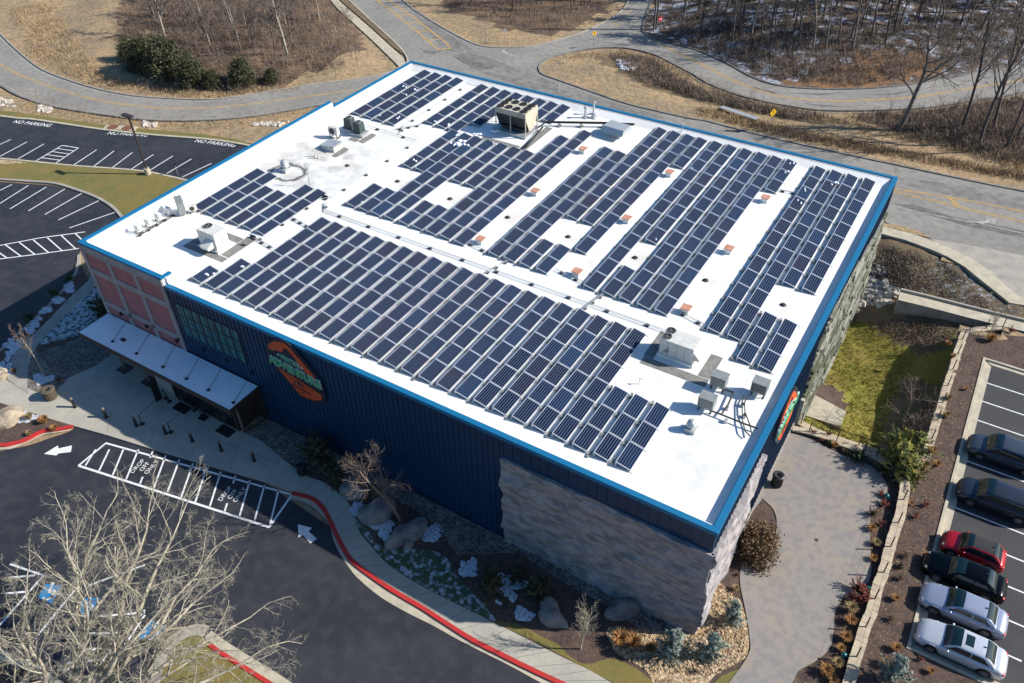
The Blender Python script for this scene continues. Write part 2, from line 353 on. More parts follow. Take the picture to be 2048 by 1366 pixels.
def ribbon(mb, P, d0, d1, z0, z1, mi=0):
    "strip along a line between two sideways distances, with its edges as faces when z1 > z0"
    A, B = offs(P, d0), offs(P, d1); n = len(P)
    vs = [(p[0], p[1], z1) for p in A]+[(p[0], p[1], z1) for p in B]
    fs = [(i, i+1, n+i+1, n+i) for i in range(n-1)]
    if z1-z0 > .02:
        vs += [(p[0], p[1], z0) for p in A]+[(p[0], p[1], z0) for p in B]
        fs += [(i, i+1, 2*n+i+1, 2*n+i) for i in range(n-1)]+[(n+i, n+i+1, 3*n+i+1, 3*n+i) for i in range(n-1)]
        fs += [(0, n, 3*n, 2*n), (n-1, 2*n-1, 4*n-1, 3*n-1)]
    mb.add(vs, fs, mi)
def kerb(name, P, d0, d1, z0, z1, m):
    b = MB(); ribbon(b, P, d0, d1, z0, z1); return tag(b.build(name, m), kind='structure')
def line(mb, a, b, wd, z):
    a, b = Vector(a[:2]), Vector(b[:2]); ribbon(mb, [a, b], -wd/2, wd/2, z, z)
def text_mesh(s, size, name='t', extr=0.0, bold=0.0):
    cu = bpy.data.curves.new(name, 'FONT'); cu.body = s; cu.size = size; cu.extrude = extr; cu.offset = bold
    cu.align_x = 'CENTER'; cu.align_y = 'CENTER'; cu.resolution_u = 3
    o = bpy.data.objects.new(name, cu); C.objects.link(o); bpy.context.view_layer.update()
    me = bpy.data.meshes.new_from_object(o.evaluated_get(bpy.context.evaluated_depsgraph_get()))
    bpy.data.objects.remove(o); bpy.data.curves.remove(cu)
    return me
def put_text(s, size, name, m, Mx, parent=None, extr=0.0, bold=0.0, xs=1):
    me = text_mesh(s, size, name, extr, bold); me.materials.clear(); me.materials.append(m)
    o = bpy.data.objects.new(name, me); C.objects.link(o); o.parent = parent; o.matrix_local = Mx @ Matrix.Diagonal((xs, 1, 1, 1)); return o
ORD = ['', 'first', 'second', 'third', 'fourth', 'fifth', 'sixth', 'seventh', 'eighth', 'ninth', 'tenth', 'eleventh', 'twelfth', 'thirteenth',
       'fourteenth', 'fifteenth', 'sixteenth', 'seventeenth', 'eighteenth', 'nineteenth', 'twentieth', 'twenty-first', 'twenty-second', 'twenty-third', 'twenty-fourth', 'twenty-fifth', 'twenty-sixth']
NUM = ['', 'one', 'two', 'three', 'four', 'five', 'six', 'seven', 'eight', 'nine', 'ten', 'eleven', 'twelve', 'thirteen']

# ---------------------------------------------------------------- plan of roads, lots, beds (spots of the photograph laid on the ground)
left_top = [(-160,-90),(-60,10),(0,68),(21,89),(51,116),(85,140),(137,161),(205,181),(273,193),(342,198),(393,200),(444,198),(513,188),(615,171),(700,161),(735,155),(775,147),(811,134)]
left_bot = [(-200,70),(-80,130),(0,171),(34,190),(85,208),(154,222),(239,234),(308,241),(410,241),(513,232),(615,215),(700,203),(790,196),(860,190)]
main_left = [(620,-80),(698,0),(742,41),(787,82),(806,102),(816,120),(812,134)]
main_right = [(700,-100),(804,0),(845,31),(896,62),(941,85),(971,94),(1016,96),(1060,94),(1118,80),(1170,63),(1221,38),(1248,17),(1262,-10),(1275,-60)]
loop_low = [(2190,150),(2048,185),(1946,202),(1861,215),(1792,220),(1690,222),(1621,219),(1536,205),(1468,188),(1416,167),(1382,147),(1340,125),(1306,109),(1255,97),(1204,96),(1152,103),(1101,116),(1084,126),(1078,137),(1086,149),(1118,161),(1187,185),(1255,208),(1374,236),(1416,243),(1519,270),(1656,301),(1792,330),(1929,359),(2048,383),(2250,423)]
loop_up = [(1340,-70),(1300,10),(1286,50),(1289,68),(1323,82),(1374,96),(1399,103),(1451,126),(1502,154),(1553,171),(1621,178),(1690,179),(1758,176),(1844,166),(1929,147),(2048,128),(2190,105)]
main_low = [(2250,560),(2048,512),(1929,489),(1861,478),(1820,460),(1767,443),(1600,415),(1400,375),(1100,320),(900,270),(840,230)]
S_lt, S_lb, S_ml, S_mr, S_ll, S_lu, S_mw = [SG(q, 5) for q in (left_top, left_bot, main_left, main_right, loop_low, loop_up, main_low)]
P_left = S_lt+S_lb[::-1]
P_main = S_ml+[Vector((-40, 46)), ]+smooth(GL(main_low)[::-1], 3)+[G(2250, 423)]+[G(q[0], q[1]) for q in loop_low[::-1][1:12]]+[G(1078,137)]+[G(1101,116), G(1060,94)]+S_mr[::-1][30:]
# the road network as three overlapping sheets: the left road, the main road, the loop and its junction arm
P_main = GL([(620,-80),(698,0),(742,41),(787,82),(811,110),(812,134),(800,240),(1000,400),(1400,440),(1700,440),(1767,443),(1861,478),(1929,489),(2048,512),(2250,560),(2250,423),(2048,383),(1929,359),(1792,330),(1656,301),(1519,270),(1416,243),(1374,236),(1255,208),(1187,185),(1118,161),(1086,149),(1078,137),(1084,126),(1060,94),(1016,96),(971,94),(941,85),(896,62),(845,31),(804,0),(700,-100)])
P_loop = GL([(1016,96),(1060,94),(1118,80),(1170,63),(1221,38),(1248,17),(1262,-10),(1275,-60),(1340,-70),(1300,10),(1286,50),(1289,68),(1323,82),(1374,96),(1399,103),(1451,126),(1502,154),(1553,171),(1621,178),(1690,179),(1758,176),(1844,166),(1929,147),(2048,128),(2190,105),(2190,150),(2048,185),(1946,202),(1861,215),(1792,220),(1690,222),(1621,219),(1536,205),(1468,188),(1416,167),(1382,147),(1340,125),(1306,109),(1255,97),(1204,96),(1152,103),(1101,116),(1084,126),(1078,137),(1050,150)])
lot_up = GL([(-300,190),(0,234),(60,240),(109,247),(205,261),(308,272),(410,280),(470,288),(520,296),(620,300),(620,420),(375,360),(359,357),(327,350),(292,343),(239,338),(154,332),(72,324),(0,317),(-300,290)])
lot_low = SG([(-300,345),(-60,360),(0,364),(60,368),(109,372),(150,384),(190,399),(222,418),(240,437),(244,452),(215,468),(170,490),(157,512),(154,532),(145,555),(118,588),(75,632),(30,672),(0,700),(-80,760)], 4)+GL([(-500,760),(-600,420)])
P_front = GL([(-500,900),(-200,905),(0,903),(60,890),(142,862),(147,845),(300,880),(520,960),(700,1080),(1000,1300),(1200,1430),(1260,1600),(-500,1700)])
P_rlot = [G(1970,720), G(2048,745), Vector((40,35.1)), Vector((40,-6)), G(1960,1368)+Vector((2.2,-1,0)), G(1929,1347), G(1815,1295)]
P_rlot = [Vector((11.3,35.1)), Vector((40,35.1)), Vector((40,5.7)), Vector((11.2,5.7))]
P_plaza = GL([(-120,745),(0,764),(15,762),(57,790),(56,778),(96,795),(113,785),(130,761),(150,752),(191,734),(222,710),(240,690),(420,790),(487,866),(525,885),(560,915),(600,945),(620,957),(586,985),(537,967),(305,900),(215,872),(147,853),(103,840),(0,807),(-120,775)])
P_patio = smooth(GL([(1578,868),(1597,873),(1620,881),(1656,899),(1685,913),(1741,935),(1766,960),(1773,985),(1757,1010),(1741,1036),(1738,1070),(1741,1118),(1741,1145),(1731,1172),(1690,1193),(1669,1227),(1666,1268),(1656,1302),(1621,1330),(1597,1343),(1585,1366),(1570,1390)]), 4)+smooth(GL([(1440,1390),(1495,1314),(1498,1275),(1491,1227),(1480,1172),(1481,1138),(1495,1118),(1526,1101),(1546,1080),(1553,1048),(1545,1020),(1524,1000)]), 4)+[Vector((.02, 9.9)), Vector((.02, 20.0))]
P_nwalk = GL([(560,-100),(660,0),(674,17),(742,79),(777,113),(797,133),(812,128),(806,106),(787,82),(742,41),(698,0),(620,-80)])
FLAT = [P_left, P_nwalk, P_main, P_loop, lot_up, lot_low, P_front, P_rlot, [Vector((-53.5,-9)), Vector((10,-9)), Vector((10,20)), Vector((0,20)), Vector((0,44)), Vector((-53.5,44))],
        GL([(1756,452),(1861,478),(1929,489),(2100,520),(2100,612),(2018,607),(1963,563),(1895,515),(1809,481),(1756,468)])]
def seg_dist(px, py, polys):
    d = np.full(px.shape, 1e9); inside = np.zeros(px.shape, bool)
    for P in polys:
        n = len(P); ins = np.zeros(px.shape, bool)
        for i in range(n):
            ax, ay = P[i][0], P[i][1]; bx, by = P[(i+1) % n][0], P[(i+1) % n][1]
            dx, dy = bx-ax, by-ay; L2 = dx*dx+dy*dy+1e-9
            t = np.clip(((px-ax)*dx+(py-ay)*dy)/L2, 0, 1)
            d = np.minimum(d, (px-ax-t*dx)**2+(py-ay-t*dy)**2)
            if ay != by:
                c = ((ay > py) != (by > py)) & (px < (bx-ax)*(py-ay)/(by-ay)+ax); ins ^= c
        inside |= ins
    d = np.sqrt(d); d[inside] = 0; return d
def inpoly(x, y, P):
    n = len(P); r = False
    for i in range(n):
        ax, ay = P[i][0], P[i][1]; bx, by = P[(i+1) % n][0], P[(i+1) % n][1]
        if (ay > y) != (by > y) and x < (bx-ax)*(y-ay)/(by-ay)+ax: r = not r
    return r
FOREST = [Vector((p[0], p[1])) for p in S_lu]+[G(2500, 60), Vector((120, 330)), Vector((-60, 330))]
# fine level model of the hollow beside the building
CT = np.array([(0,20.3,-1.5),(0,24,-1.6),(0,27,-2.3),(0,30.5,-3.2),(0,34,-3.3),(0,38,-3.2),(0,42.7,-2.9),(0,46,-1.6),(0,50.2,-.12),(5.4,20.3,-2.1),(5.4,24,-2.5),(5.4,28,-2.9),(5.4,34,-2.9),(5.4,37,-2.5),(5.4,40.1,-1.4),
   (9.1,20.3,-1.9),(9.1,28,-2.3),(9.1,34,-2.2),(9.1,38,-1.4),(9.1,40.2,-1.1),(2.7,42.5,-1.7),(3.4,41.6,-1.1),(2.6,24,-1.9),(2.7,31,-3.1),(2.6,36,-3.1),(4,31,-3.05),(3.5,45.5,-.5),(7,45.5,-.35),(7,48.4,-.12),(13,42.6,-.15),(4.5,50.2,-.12),(10,46.3,-.12),(-6,50,-.12),(-6,43,-.5),(8,42.3,-.3)], float)
def tps(r2): return .5*r2*np.log(r2+1e-9)
_n = len(CT); _A = np.zeros((_n+3, _n+3))
_r2 = (CT[:, None, 0]-CT[None, :, 0])**2+(CT[:, None, 1]-CT[None, :, 1])**2
_A[:_n, :_n] = tps(_r2)+np.eye(_n)*.5; _A[:_n, _n] = 1; _A[:_n, _n+1:] = CT[:, :2]; _A[_n, :_n] = 1; _A[_n+1:, :_n] = CT[:, :2].T
_W = np.linalg.solve(_A, np.concatenate([CT[:, 2], [0, 0, 0]]))
def pit_z(x, y):
    x = np.asarray(x, float); y = np.asarray(y, float)
    z = _W[_n]+_W[_n+1]*x+_W[_n+2]*y
    for i in range(_n): z = z+_W[i]*tps((x-CT[i, 0])**2+(y-CT[i, 1])**2)
    return z
def Hpit(px, py):
    z = -3.0
    for _ in range(14):
        p = G(px, py, z); z = .5*z+.5*float(pit_z(p.x, p.y))
    return G(px, py, z)
X0, X1, Y0, Y1, ST = -260., 150., -70., 330., 1.6
gx = np.arange(X0, X1+.1, ST); gy = np.arange(Y0, Y1+.1, ST)
GXX, GYY = np.meshgrid(gx, gy)
DD = seg_dist(GXX, GYY, FLAT)
def nz(x, y, s, ph):
    return np.sin(x/s+ph)*np.cos(y/s*1.13+ph*2)+.5*np.sin(x/s*2.3+y/s*1.7+ph*3)+.3*np.cos(y/s*4.1-x/s*3.3+ph)
sm = np.clip(DD/6, 0, 1); sm = sm*sm*(3-2*sm)
HH = -.07+sm*(.35*nz(GXX, GYY, 9, 1.3)+.12*nz(GXX, GYY, 2.7, 4))
fd = seg_dist(GXX, GYY, [FOREST]); inF = fd == 0
ld = seg_dist(GXX, GYY, [P_loop])
HH += np.where(inF, np.clip((ld-1)*.16, 0, 5.5), 0)
wood_a = GL([(230,40),(240,120),(300,165),(480,185),(640,160),(700,90),(640,-60),(260,-120)])
HH += .8*np.clip(1-seg_dist(GXX, GYY, [wood_a])/10, 0, 1)*sm
def T(x, y):
    i = (x-X0)/ST; j = (y-Y0)/ST; i0 = int(max(0, min(len(gx)-2, i))); j0 = int(max(0, min(len(gy)-2, j))); a = i-i0; b = j-j0
    return float(HH[j0, i0]*(1-a)*(1-b)+HH[j0, i0+1]*a*(1-b)+HH[j0+1, i0]*(1-a)*b+HH[j0+1, i0+1]*a*b)
def H(px, py):
    z = 0
    for _ in range(8):
        p = G(px, py, z); z = .4*z+.6*T(p.x, p.y)
    p = G(px, py, z); p.z = T(p.x, p.y); return p
# terrain: one sheet to the horizon, its fine part split into ground covers
PIT = [Vector((0,20.2)), Vector((9.3,20.2)), Vector((9.3,38.2)), Vector((14.5,40.3)), Vector((14.5,44)), Vector((12,44.1)), Vector((9.4,46.4)), Vector((7.7,47.9)), Vector((6.1,48.8)), Vector((4.4,49.4)), Vector((1.9,49.8)), Vector((-7,49.8)), Vector((-7,42.9)), Vector((0,42.9))]
covers = [('woods_floor', 'woodsnow', FOREST), ('copse_floor', 'litter', GL([(245,20),(235,90),(260,150),(330,185),(470,190),(560,175),(690,130),(730,100),(700,30),(620,-120),(260,-120)])),
          ('junction_woods_floor', 'litter', GL([(830,-60),(900,20),(1000,58),(1090,70),(1150,55),(1215,22),(1240,-60)])),
          ('dry_bank', 'orange', GL([(1560,170),(1640,150),(1720,120),(1840,120),(1900,140),(1800,165),(1680,178)])),
          ('thicket_floor', 'litter', GL([(1690,226),(1860,222),(2048,192),(2250,150),(2250,390),(2048,330),(1930,300),(1800,262),(1720,240)])),
          ('verge_brush', 'brush', GL([(1195,112),(1250,106),(1310,120),(1345,150),(1400,175),(1500,205),(1600,228),(1700,236),(1640,250),(1500,222),(1380,196),(1290,168),(1220,140)])),
          ('tan_verge', 'tan', GL([(1416,236),(1519,262),(1792,322),(2048,375),(2250,415),(2250,380),(2048,335),(1900,300),(1740,262),(1640,252),(1500,224),(1380,200)]))]
cover_of = {}
tb = {n: MB() for n in ['terrain']+[c[0] for c in covers]}
maps = {n: {} for n in tb}
pitd = seg_dist(GXX+ST/2, GYY+ST/2, [PIT])
near = seg_dist(GXX, GYY, [[Vector((-200,-60)), Vector((60,-60)), Vector((140,300)), Vector((-260,300))]])
for j in range(len(gy)-1):
    for i in range(len(gx)-1):
        cx, cy = gx[i]+ST/2, gy[j]+ST/2
        if pitd[j, i] == 0: continue
        if -52 < cx < -1 and 1 < cy < 41: continue
        nm = 'terrain'
        if cy > 30:
            for c in covers:
                if inpoly(cx, cy, c[2]): nm = c[0]; 
        b, mp = tb[nm], maps[nm]; ids = []
        for (q, r_) in ((i, j), (i+1, j), (i+1, j+1), (i, j+1)):
            if (q, r_) not in mp:
                mp[(q, r_)] = len(b.v); b.v.append((gx[q], gy[r_], HH[r_, q]))
            ids.append(mp[(q, r_)])
        b.f.append(ids); b.m.append(0)
tb['terrain'].build('terrain', M['dry'], smooth_=True)['kind'] = 'structure'
for n, mk, _ in covers: tb[n].build(n, M[mk], smooth_=True)['kind'] = 'structure'
far = MB(); E_ = 1500
for (a, b_) in (((-E_, -E_), (X0, E_)), ((X1, -E_), (E_, E_)), ((X0, -E_), (X1, Y0)), ((X0, Y1), (X1, E_))):
    far.add([(a[0], a[1], -.3), (b_[0], a[1], -.3), (b_[0], b_[1], -.3), (a[0], b_[1], -.3)], [(0, 1, 2, 3)])
tag(far.build('distant_ground', M['dry']), kind='structure')

# roads
sheet('loop_road', P_loop, .004, M['road']); sheet('left_road', P_left, .008, M['road']); sheet('main_road', P_main, .012, M['road'])
sheet('worn_road_lane', GL([(840,22),(900,70),(960,110),(1040,140),(1150,180),(1250,212),(1350,240),(1200,225),(1060,180),(950,140),(880,92),(826,30)]), .016, M['road_shade'])
sheet('road_wear', GL([(1800,355),(1930,372),(2100,405),(2300,450),(2300,480),(2100,440),(1960,410),(1880,385),(1800,368)]), .016, M['road_shade'])
sheet('road_wear', GL([(1790,408),(1830,410),(1900,432),(2048,462),(2048,476),(1930,452),(1850,428)]), .016, M['patch'])
for pp in ([(845,100),(862,103),(888,101),(866,108),(848,105)], [(905,112),(935,118),(990,135),(975,140),(925,126)]):
    sheet('road_patch', GL(pp), .020, M['patch'])
for i, pp in enumerate(([(1560,185),(1640,187),(1700,184),(1640,191)], [(1500,172),(1560,186),(1548,188),(1500,177)], [(1725,190),(1790,186),(1850,176),(1790,190)], [(1850,160),(1900,150),(1950,147),(1905,158)], [(1600,206),(1700,214),(1640,213)])):
    sheet('road_patch', GL(pp), .0085, M['patch'])
kerb('kerb', S_lt, -.05, .16, -.05, .13, M['concrete_old']); kerb('kerb', S_lb, -.16, .05, -.05, .12, M['road_shade'])
kerb('kerb', S_ml, -.16, .05, -.05, .14, M['gutter']); kerb('kerb', S_mr, -.05, .16, -.05, .12, M['concrete_old'])
kerb('kerb', S_ll, -.16, .10, -.05, .13, M['road_shade']); kerb('kerb', S_lu, -.1, .2, -.05, .13, M['patch'])
mk = MB()
c_left = SG([(-60,90),(20,140),(68,161),(137,185),(205,202),(273,212),(342,217),(444,214),(547,202),(700,181),(780,168)], 5)
for d in (-.14, .14): ribbon(mk, c_left, d-.06, d+.06, .013, .013)
c_loop = SG([(1300,75),(1345,100),(1400,127),(1450,153),(1495,173),(1553,191),(1621,200),(1690,202),(1792,197),(1861,190),(1963,173),(2048,159),(2190,130)], 5)
for d in (-.16, .16): ribbon(mk, c_loop, d-.07, d+.07, .013, .013)
z = .021
yl = GL([(740,-14),(753,0),(800,35),(840,68),(876,99)]); yr = GL([(762,-14),(778,0),(824,33),(862,62),(890,84),(901,97)])
ribbon(mk, smooth(yl, 4), -.13, .13, z, z); ribbon(mk, smooth(yr, 4), -.13, .13, z, z)
for k in range(7):
    a = yl[1].lerp(yl[4], k/6); b = yr[1].lerp(yr[5], k/6); line(mk, a, b, .3, z+.002)
for L_ in ([(1780,376),(1800,380),(1895,394),(2048,424),(2250,470)], [(1775,381),(1861,400),(1929,417),(2048,444),(2250,492)]):
    Q = smooth(GL(L_), 4)
    for d in (-.13, .13): ribbon(mk, Q, d-.06, d+.06, z, z)
line(mk, G(1897,395), G(1915,413), .3, z+.002); line(mk, G(1905,396), G(1921,414), .12, z+.002)
line(mk, G(1262,20), G(1230,55), .12, .013); line(mk, G(1252,20), G(1222,52), .12, .013)
tag(mk.build('yellow_road_lines', M['yellow']), kind='structure')
mk = MB()
for P, d, zz in ((S_lt, -.45, .013), (S_lb, .45, .013)): ribbon(mk, P, d-.05, d+.05, zz, zz)
ribbon(mk, S_ll[:60], .38, .48, .013, .013)
ribbon(mk, SG([(1779,411),(1861,429),(1980,452),(2048,467),(2250,505)], 4), -.06, .06, z, z)
ribbon(mk, SG([(1006,100),(1012,107),(1036,114)], 2), -.2, .2, z, z)
ar = GL([(1934,441),(1955,444),(1974,441),(1970,436),(1991,440),(1989,447),(1982,445),(1958,449)])
mk.prism([(p[0], p[1]) for p in ar], z, z, sides=False)
tag(mk.build('white_road_lines', M['old_white']), kind='structure')

# left parking lots with island
sheet('upper_left_lot', lot_up, .010, M['asphalt_new']); sheet('lower_left_lot', lot_low, .010, M['asphalt_new'])
up_edge = smooth(GL([(-300,190),(0,234),(60,240),(109,247),(205,261),(308,272),(410,280),(470,288),(520,296),(620,300)]), 4)
kerb('kerb', up_edge, -.05, .30, -.05, .14, M['gutter'])
sheet('grass_strip', GL([(-300,172),(0,222),(60,229),(109,237),(205,250),(308,261),(410,270),(470,279),(510,290),(470,286),(410,278),(308,270),(205,259),(109,245),(0,232),(-300,187)]), .09, M['lawn'], h=.2)
low_edge = smooth(GL([(-300,290),(0,317),(72,324),(154,332),(239,338),(292,343),(327,350),(359,357),(420,372)]), 4)
isl_low = smooth(GL([(-300,345),(-60,357),(0,361),(60,365),(109,369),(150,381),(190,396),(222,415),(242,437),(250,455)]), 4)
sheet('lawn_island', low_edge+GL([(480,420),(420,470),(300,470)])+isl_low[::-1], .11, M['lawn'], h=.3)
kerb('kerb', low_edge, -.28, .0, -.05, .14, M['gutter']); kerb('kerb', isl_low, -.02, .30, -.05, .14, M['concrete_old'])
sheet('gravel_patch', GL([(-60,318),(0,320),(35,324),(58,328),(20,329),(0,330),(-60,328)]), .118, M['goldgravel'])
st = MB()
for a, b in ([(22,279),(-40,307)], [(54,284),(0,313)], [(88,288),(36,318)], [(193,300),(146,331)], [(228,302),(186,334)], [(265,305),(224,336)], [(307,309),(262,339)], [(346,312),(298,342)], [(383,318),(334,347)], [(423,327),(365,354)], [(463,338),(410,362)],
             [(124,291),(72,322)], [(157,296),(111,327)], [(124,291),(157,296)],
             [(24,369),(0,381)], [(57,371),(0,407)], [(93,374),(20,418)], [(130,378),(57,422)], [(165,386),(90,429)], [(205,398),(117,440)], [(238,422),(139,456)]):
    line(st, G(*a), G(*b), .13, .016)
for k in range(1, 5): line(st, G(124,291).lerp(G(72,322), k/5), G(157,296).lerp(G(111,327), k/5), .12, .018)
for a, b in (((-60,500),(0,491)), ((0,491),(80,476)), ((80,476),(170,464)), ((-60,527),(0,518)), ((0,518),(80,508)), ((80,508),(158,497))): line(st, G(*a), G(*b), .14, .016)
for k in range(-1, 6): line(st, G(0,491).lerp(G(168,464), k/6+.06), G(0,518).lerp(G(165,496), k/6+.25), .13, .018)
tag(st.build('white_stall_lines', M['white_paint']), kind='structure')
for a, b in (((25,243),(105,252)), ((213,266),(300,271)), ((388,281),(475,292))):
    A, B = G(*a), G(*b); ang = math.atan2(B.y-A.y, B.x-A.x); mid = (A+B)/2
    Mx = Matrix.Translation((mid.x, mid.y, .018)) @ Matrix.Rotation(ang, 4, 'Z')
    tag(put_text('NO PARKING', 1.15, 'kerb_lettering', M['white_paint'], Mx, bold=.008, xs=(B-A).length/7.5), kind='structure')

# front lot
sheet('front_lot', P_front, .006, M['asphalt_new'])
sheet('plaza', P_plaza, .12, M['concrete'], h=.3)
bed_l = GL([(-120,775),(0,808),(60,826),(103,840),(146,853),(120,858),(85,863),(51,880),(17,889),(0,890),(-120,890)])
sheet('island_bed', bed_l, .13, M['mulch'], h=.3)
ke = SG([(147,857),(142,861),(120,865),(88,870),(60,884),(30,896),(0,900),(-120,902)], 4)
kb = SG([(147,853),(120,858),(85,863),(51,880),(17,889),(0,890),(-120,890)], 4)
kerb('red_kerb', kb, -.05, .25, .0, .17, M['red']); sheet('gutter', ke+kb[::-1], .03, M['gutter'])
# curved walk with its red kerb
walk_in = SG([(620,957),(649,967),(677,988),(700,1012),(718,1063),(739,1090),(770,1125),(811,1155),(865,1186),(920,1213),(982,1244),(1050,1278),(1118,1313),(1180,1343),(1230,1372),(1330,1430)], 4)
redl = SG([(586,985),(625,995),(649,1015),(663,1040),(677,1070),(691,1097),(708,1121),(742,1148),(787,1179),(845,1213),(893,1244),(947,1278),(1002,1306),(1050,1330),(1101,1354),(1150,1377),(1240,1425)], 4)
gut = SG([(581,998),(615,1008),(643,1029),(660,1053),(667,1080),(680,1108),(700,1138),(718,1159),(759,1193),(811,1224),(865,1251),(913,1278),(968,1306),(1016,1330),(1060,1354),(1110,1382),(1180,1425)], 4)
sheet('curved_walk', walk_in+redl[::-1], .125, M['concrete'], h=.3)
kerb('red_kerb', redl, -.26, .02, .0, .15, M['red'])
sheet('gutter', redl+gut[::-1], .03, M['gutter'])
jt = MB()
n1, n2 = len(walk_in), len(redl)
for k in range(1, 24):
    a = walk_in[int(k/24*(n1-1))]; b = redl[int(k/24*(n2-1))]; line(jt, a, b, .03, .128)
for a, b in (((60,790),(20,765)), ((120,800),(60,812)), ((191,790),(130,835)), ((240,760),(215,868)), ((330,800),(300,893)), ((400,845),(385,918)), ((487,870),(460,938)), ((191,790),(560,930)), ((560,915),(537,960))): line(jt, G(*a), G(*b), .03, .124)
tag(jt.build('paving_joints', M['joint']), kind='structure')
# left beds and walk
sheet('left_bed', GL([(152,528),(165,535),(178,563),(137,600),(99,641),(55,682),(34,696),(20,730),(15,757),(0,764),(-120,745),(-80,760),(0,700),(60,640),(118,590),(146,557)]), .13, M['mulch'], h=.3)
sheet('left_walk', smooth(GL([(178,563),(137,600),(99,641),(55,682),(34,696),(22,712),(20,733),(15,760)]), 3)+GL([(57,790),(58,745),(62,720)])+smooth(GL([(75,695),(99,669),(147,617),(191,576),(215,550)]), 3)+GL([(200,520)]), .125, M['concrete_old'], h=.3)
kerb('kerb', SG([(156,512),(154,535),(145,557),(118,590),(75,634),(30,674),(0,702),(-80,762)], 4), -.02, .25, -.05, .15, M['concrete_old'])
sheet('snowy_gravel_bed', GL([(191,576),(230,560),(250,640),(222,668),(160,672),(75,693),(99,669),(147,617)]), .135, M['snowgravel'], h=.3)
sheet('gravel_bed', GL([(73,697),(164,674),(222,668),(250,690),(191,734),(143,754),(130,761),(113,785),(96,795),(56,778),(58,734)]), .133, M['gravel'], h=.3)
sheet('low_hedge_strip', GL([(75,694),(120,686),(160,673),(160,678),(120,694),(80,706),(73,705)]), .145, M['mulch'])
def snowpatch(b, x, y, z, r, rr):
    "thin ragged sheet of lying snow"
    n = 26; ph = [rr.uniform(0, 6.28) for _ in range(4)]; P = []
    for k in range(n):
        a = 2*math.pi*k/n; q = r*.75*(1+.35*math.sin(2*a+ph[0])+.16*math.sin(4*a+ph[1])+.08*math.sin(9*a+ph[2])+rr.uniform(-.08, .08)); P.append((x+q*1.4*math.cos(a), y+q*math.sin(a)))
    m = [(x+(p[0]-x)*.6, y+(p[1]-y)*.6) for p in P]
    vs = [(p[0], p[1], z) for p in P]+[(p[0], p[1], z+.025) for p in m]+[(x, y, z+.035)]
    b.add(vs, [(k, (k+1) % n, n+(k+1) % n, n+k) for k in range(n)]+[(n+k, n+(k+1) % n, 2*n) for k in range(n)])
# front bed along the building
front_bed = walk_in+GL([(1330,1400),(1410,1400)])+GL([(1465,1366),(1480,1340),(1495,1314),(1498,1275),(1491,1227),(1480,1172),(1481,1138),(1495,1118),(1526,1101),(1546,1080),(1553,1048),(1545,1020),(1524,1000)])+[Vector((0.0, 9.9)), Vector((0, -.05)), Vector((-35, -.05))]+GL([(487,866),(525,885),(560,915),(600,945)])
sheet('front_bed', front_bed, .10, M['mulch'], h=.3)
sheet('gravel_band', [Vector((-34.9,-.1)), Vector((-12,-.1)), Vector((-.5,-.1)), Vector((-2.5,-1.5))]+GL([(1210,1210),(1180,1195),(1118,1162),(1040,1105),(980,1095),(913,1112),(893,1080),(865,1045),(800,1000),(770,985),(700,950),(640,930),(600,935),(560,915),(525,885),(490,868)]), .106, M['gravel'])
sheet('snowy_lawn', smooth(GL([(742,1086),(780,1098),(830,1100),(870,1104),(896,1121),(913,1152),(947,1190),(980,1225),(988,1244),(920,1211),(865,1184),(811,1153),(770,1123)]), 3, True), .112, M['snowlawn'])
sheet('snowy_lawn', GL([(700,1014),(712,1020),(735,1060),(750,1085),(742,1088),(718,1062)]), .112, M['snowlawn'])
for i, pts in enumerate(([(700,1010),(722,1000),(730,1030),(712,1030)], [(735,1050),(775,1040),(800,1060),(770,1075)], [(845,1065),(880,1055),(882,1075),(860,1082)], [(922,1130),(950,1118),(960,1135),(940,1165),(925,1150)], [(1010,1150),(1040,1140),(1055,1170),(1030,1215),(990,1215),(1000,1185)], [(1035,1222),(1060,1225),(1050,1238),(1035,1236)])):
    c = sum((G(*q) for q in pts), Vector())/len(pts)
    rr = random.Random(i); b = MB()
    for k in range(11):
        q = c.lerp(G(*rr.choice(pts)), rr.uniform(.1, .9)); snowpatch(b, q.x, q.y, .108+k*.002, rr.uniform(.2, .5), rr)
    tag(b.build('snow_patch', M['bedsnow'], smooth_=True), kind='stuff')
for i, (cx_, cy_, n_, rx, ry) in enumerate(((88,762,9,14,9),(20,690,7,16,8),(137,578,4,6,6),(118,600,4,6,6),(95,626,4,6,6),(78,642,4,6,6),(58,664,4,6,6),(42,684,3,5,5),(22,712,4,6,8),(55,835,9,24,8),(10,740,8,12,10),(70,650,3,5,5))):
    b = MB(); rr = random.Random(50+i)
    for k in range(n_):
        q = G(cx_+rr.uniform(-rx, rx), cy_+rr.uniform(-ry, ry)); snowpatch(b, q.x, q.y, .138+k*.002, rr.uniform(.2, .55), rr)
    tag(b.build('snow_patch', M['bedsnow'], smooth_=True), kind='stuff')
sheet('grass_strip', smooth(GL([(986,1244),(1020,1248),(1046,1254),(1084,1275),(1118,1292),(1142,1316),(1173,1330),(1221,1319),(1255,1330),(1290,1352),(1340,1400),(1290,1400),(1207,1357),(1118,1310),(1050,1275)]), 3, True), .112, M['lawn'])
gold = smooth(GL([(1217,1256),(1300,1262),(1386,1264),(1410,1215),(1432,1170),(1446,1172),(1462,1192),(1478,1200),(1490,1232),(1497,1275),(1494,1312),(1470,1330),(1430,1352),(1400,1380),(1320,1380),(1290,1340),(1250,1318),(1226,1300)]), 3, True)
sheet('golden_gravel', gold, .114, M['goldgravel'])
sheet('grass_strip', GL([(1480,1338),(1496,1318),(1440,1390),(1400,1400),(1440,1355)]), .118, M['lawn'])
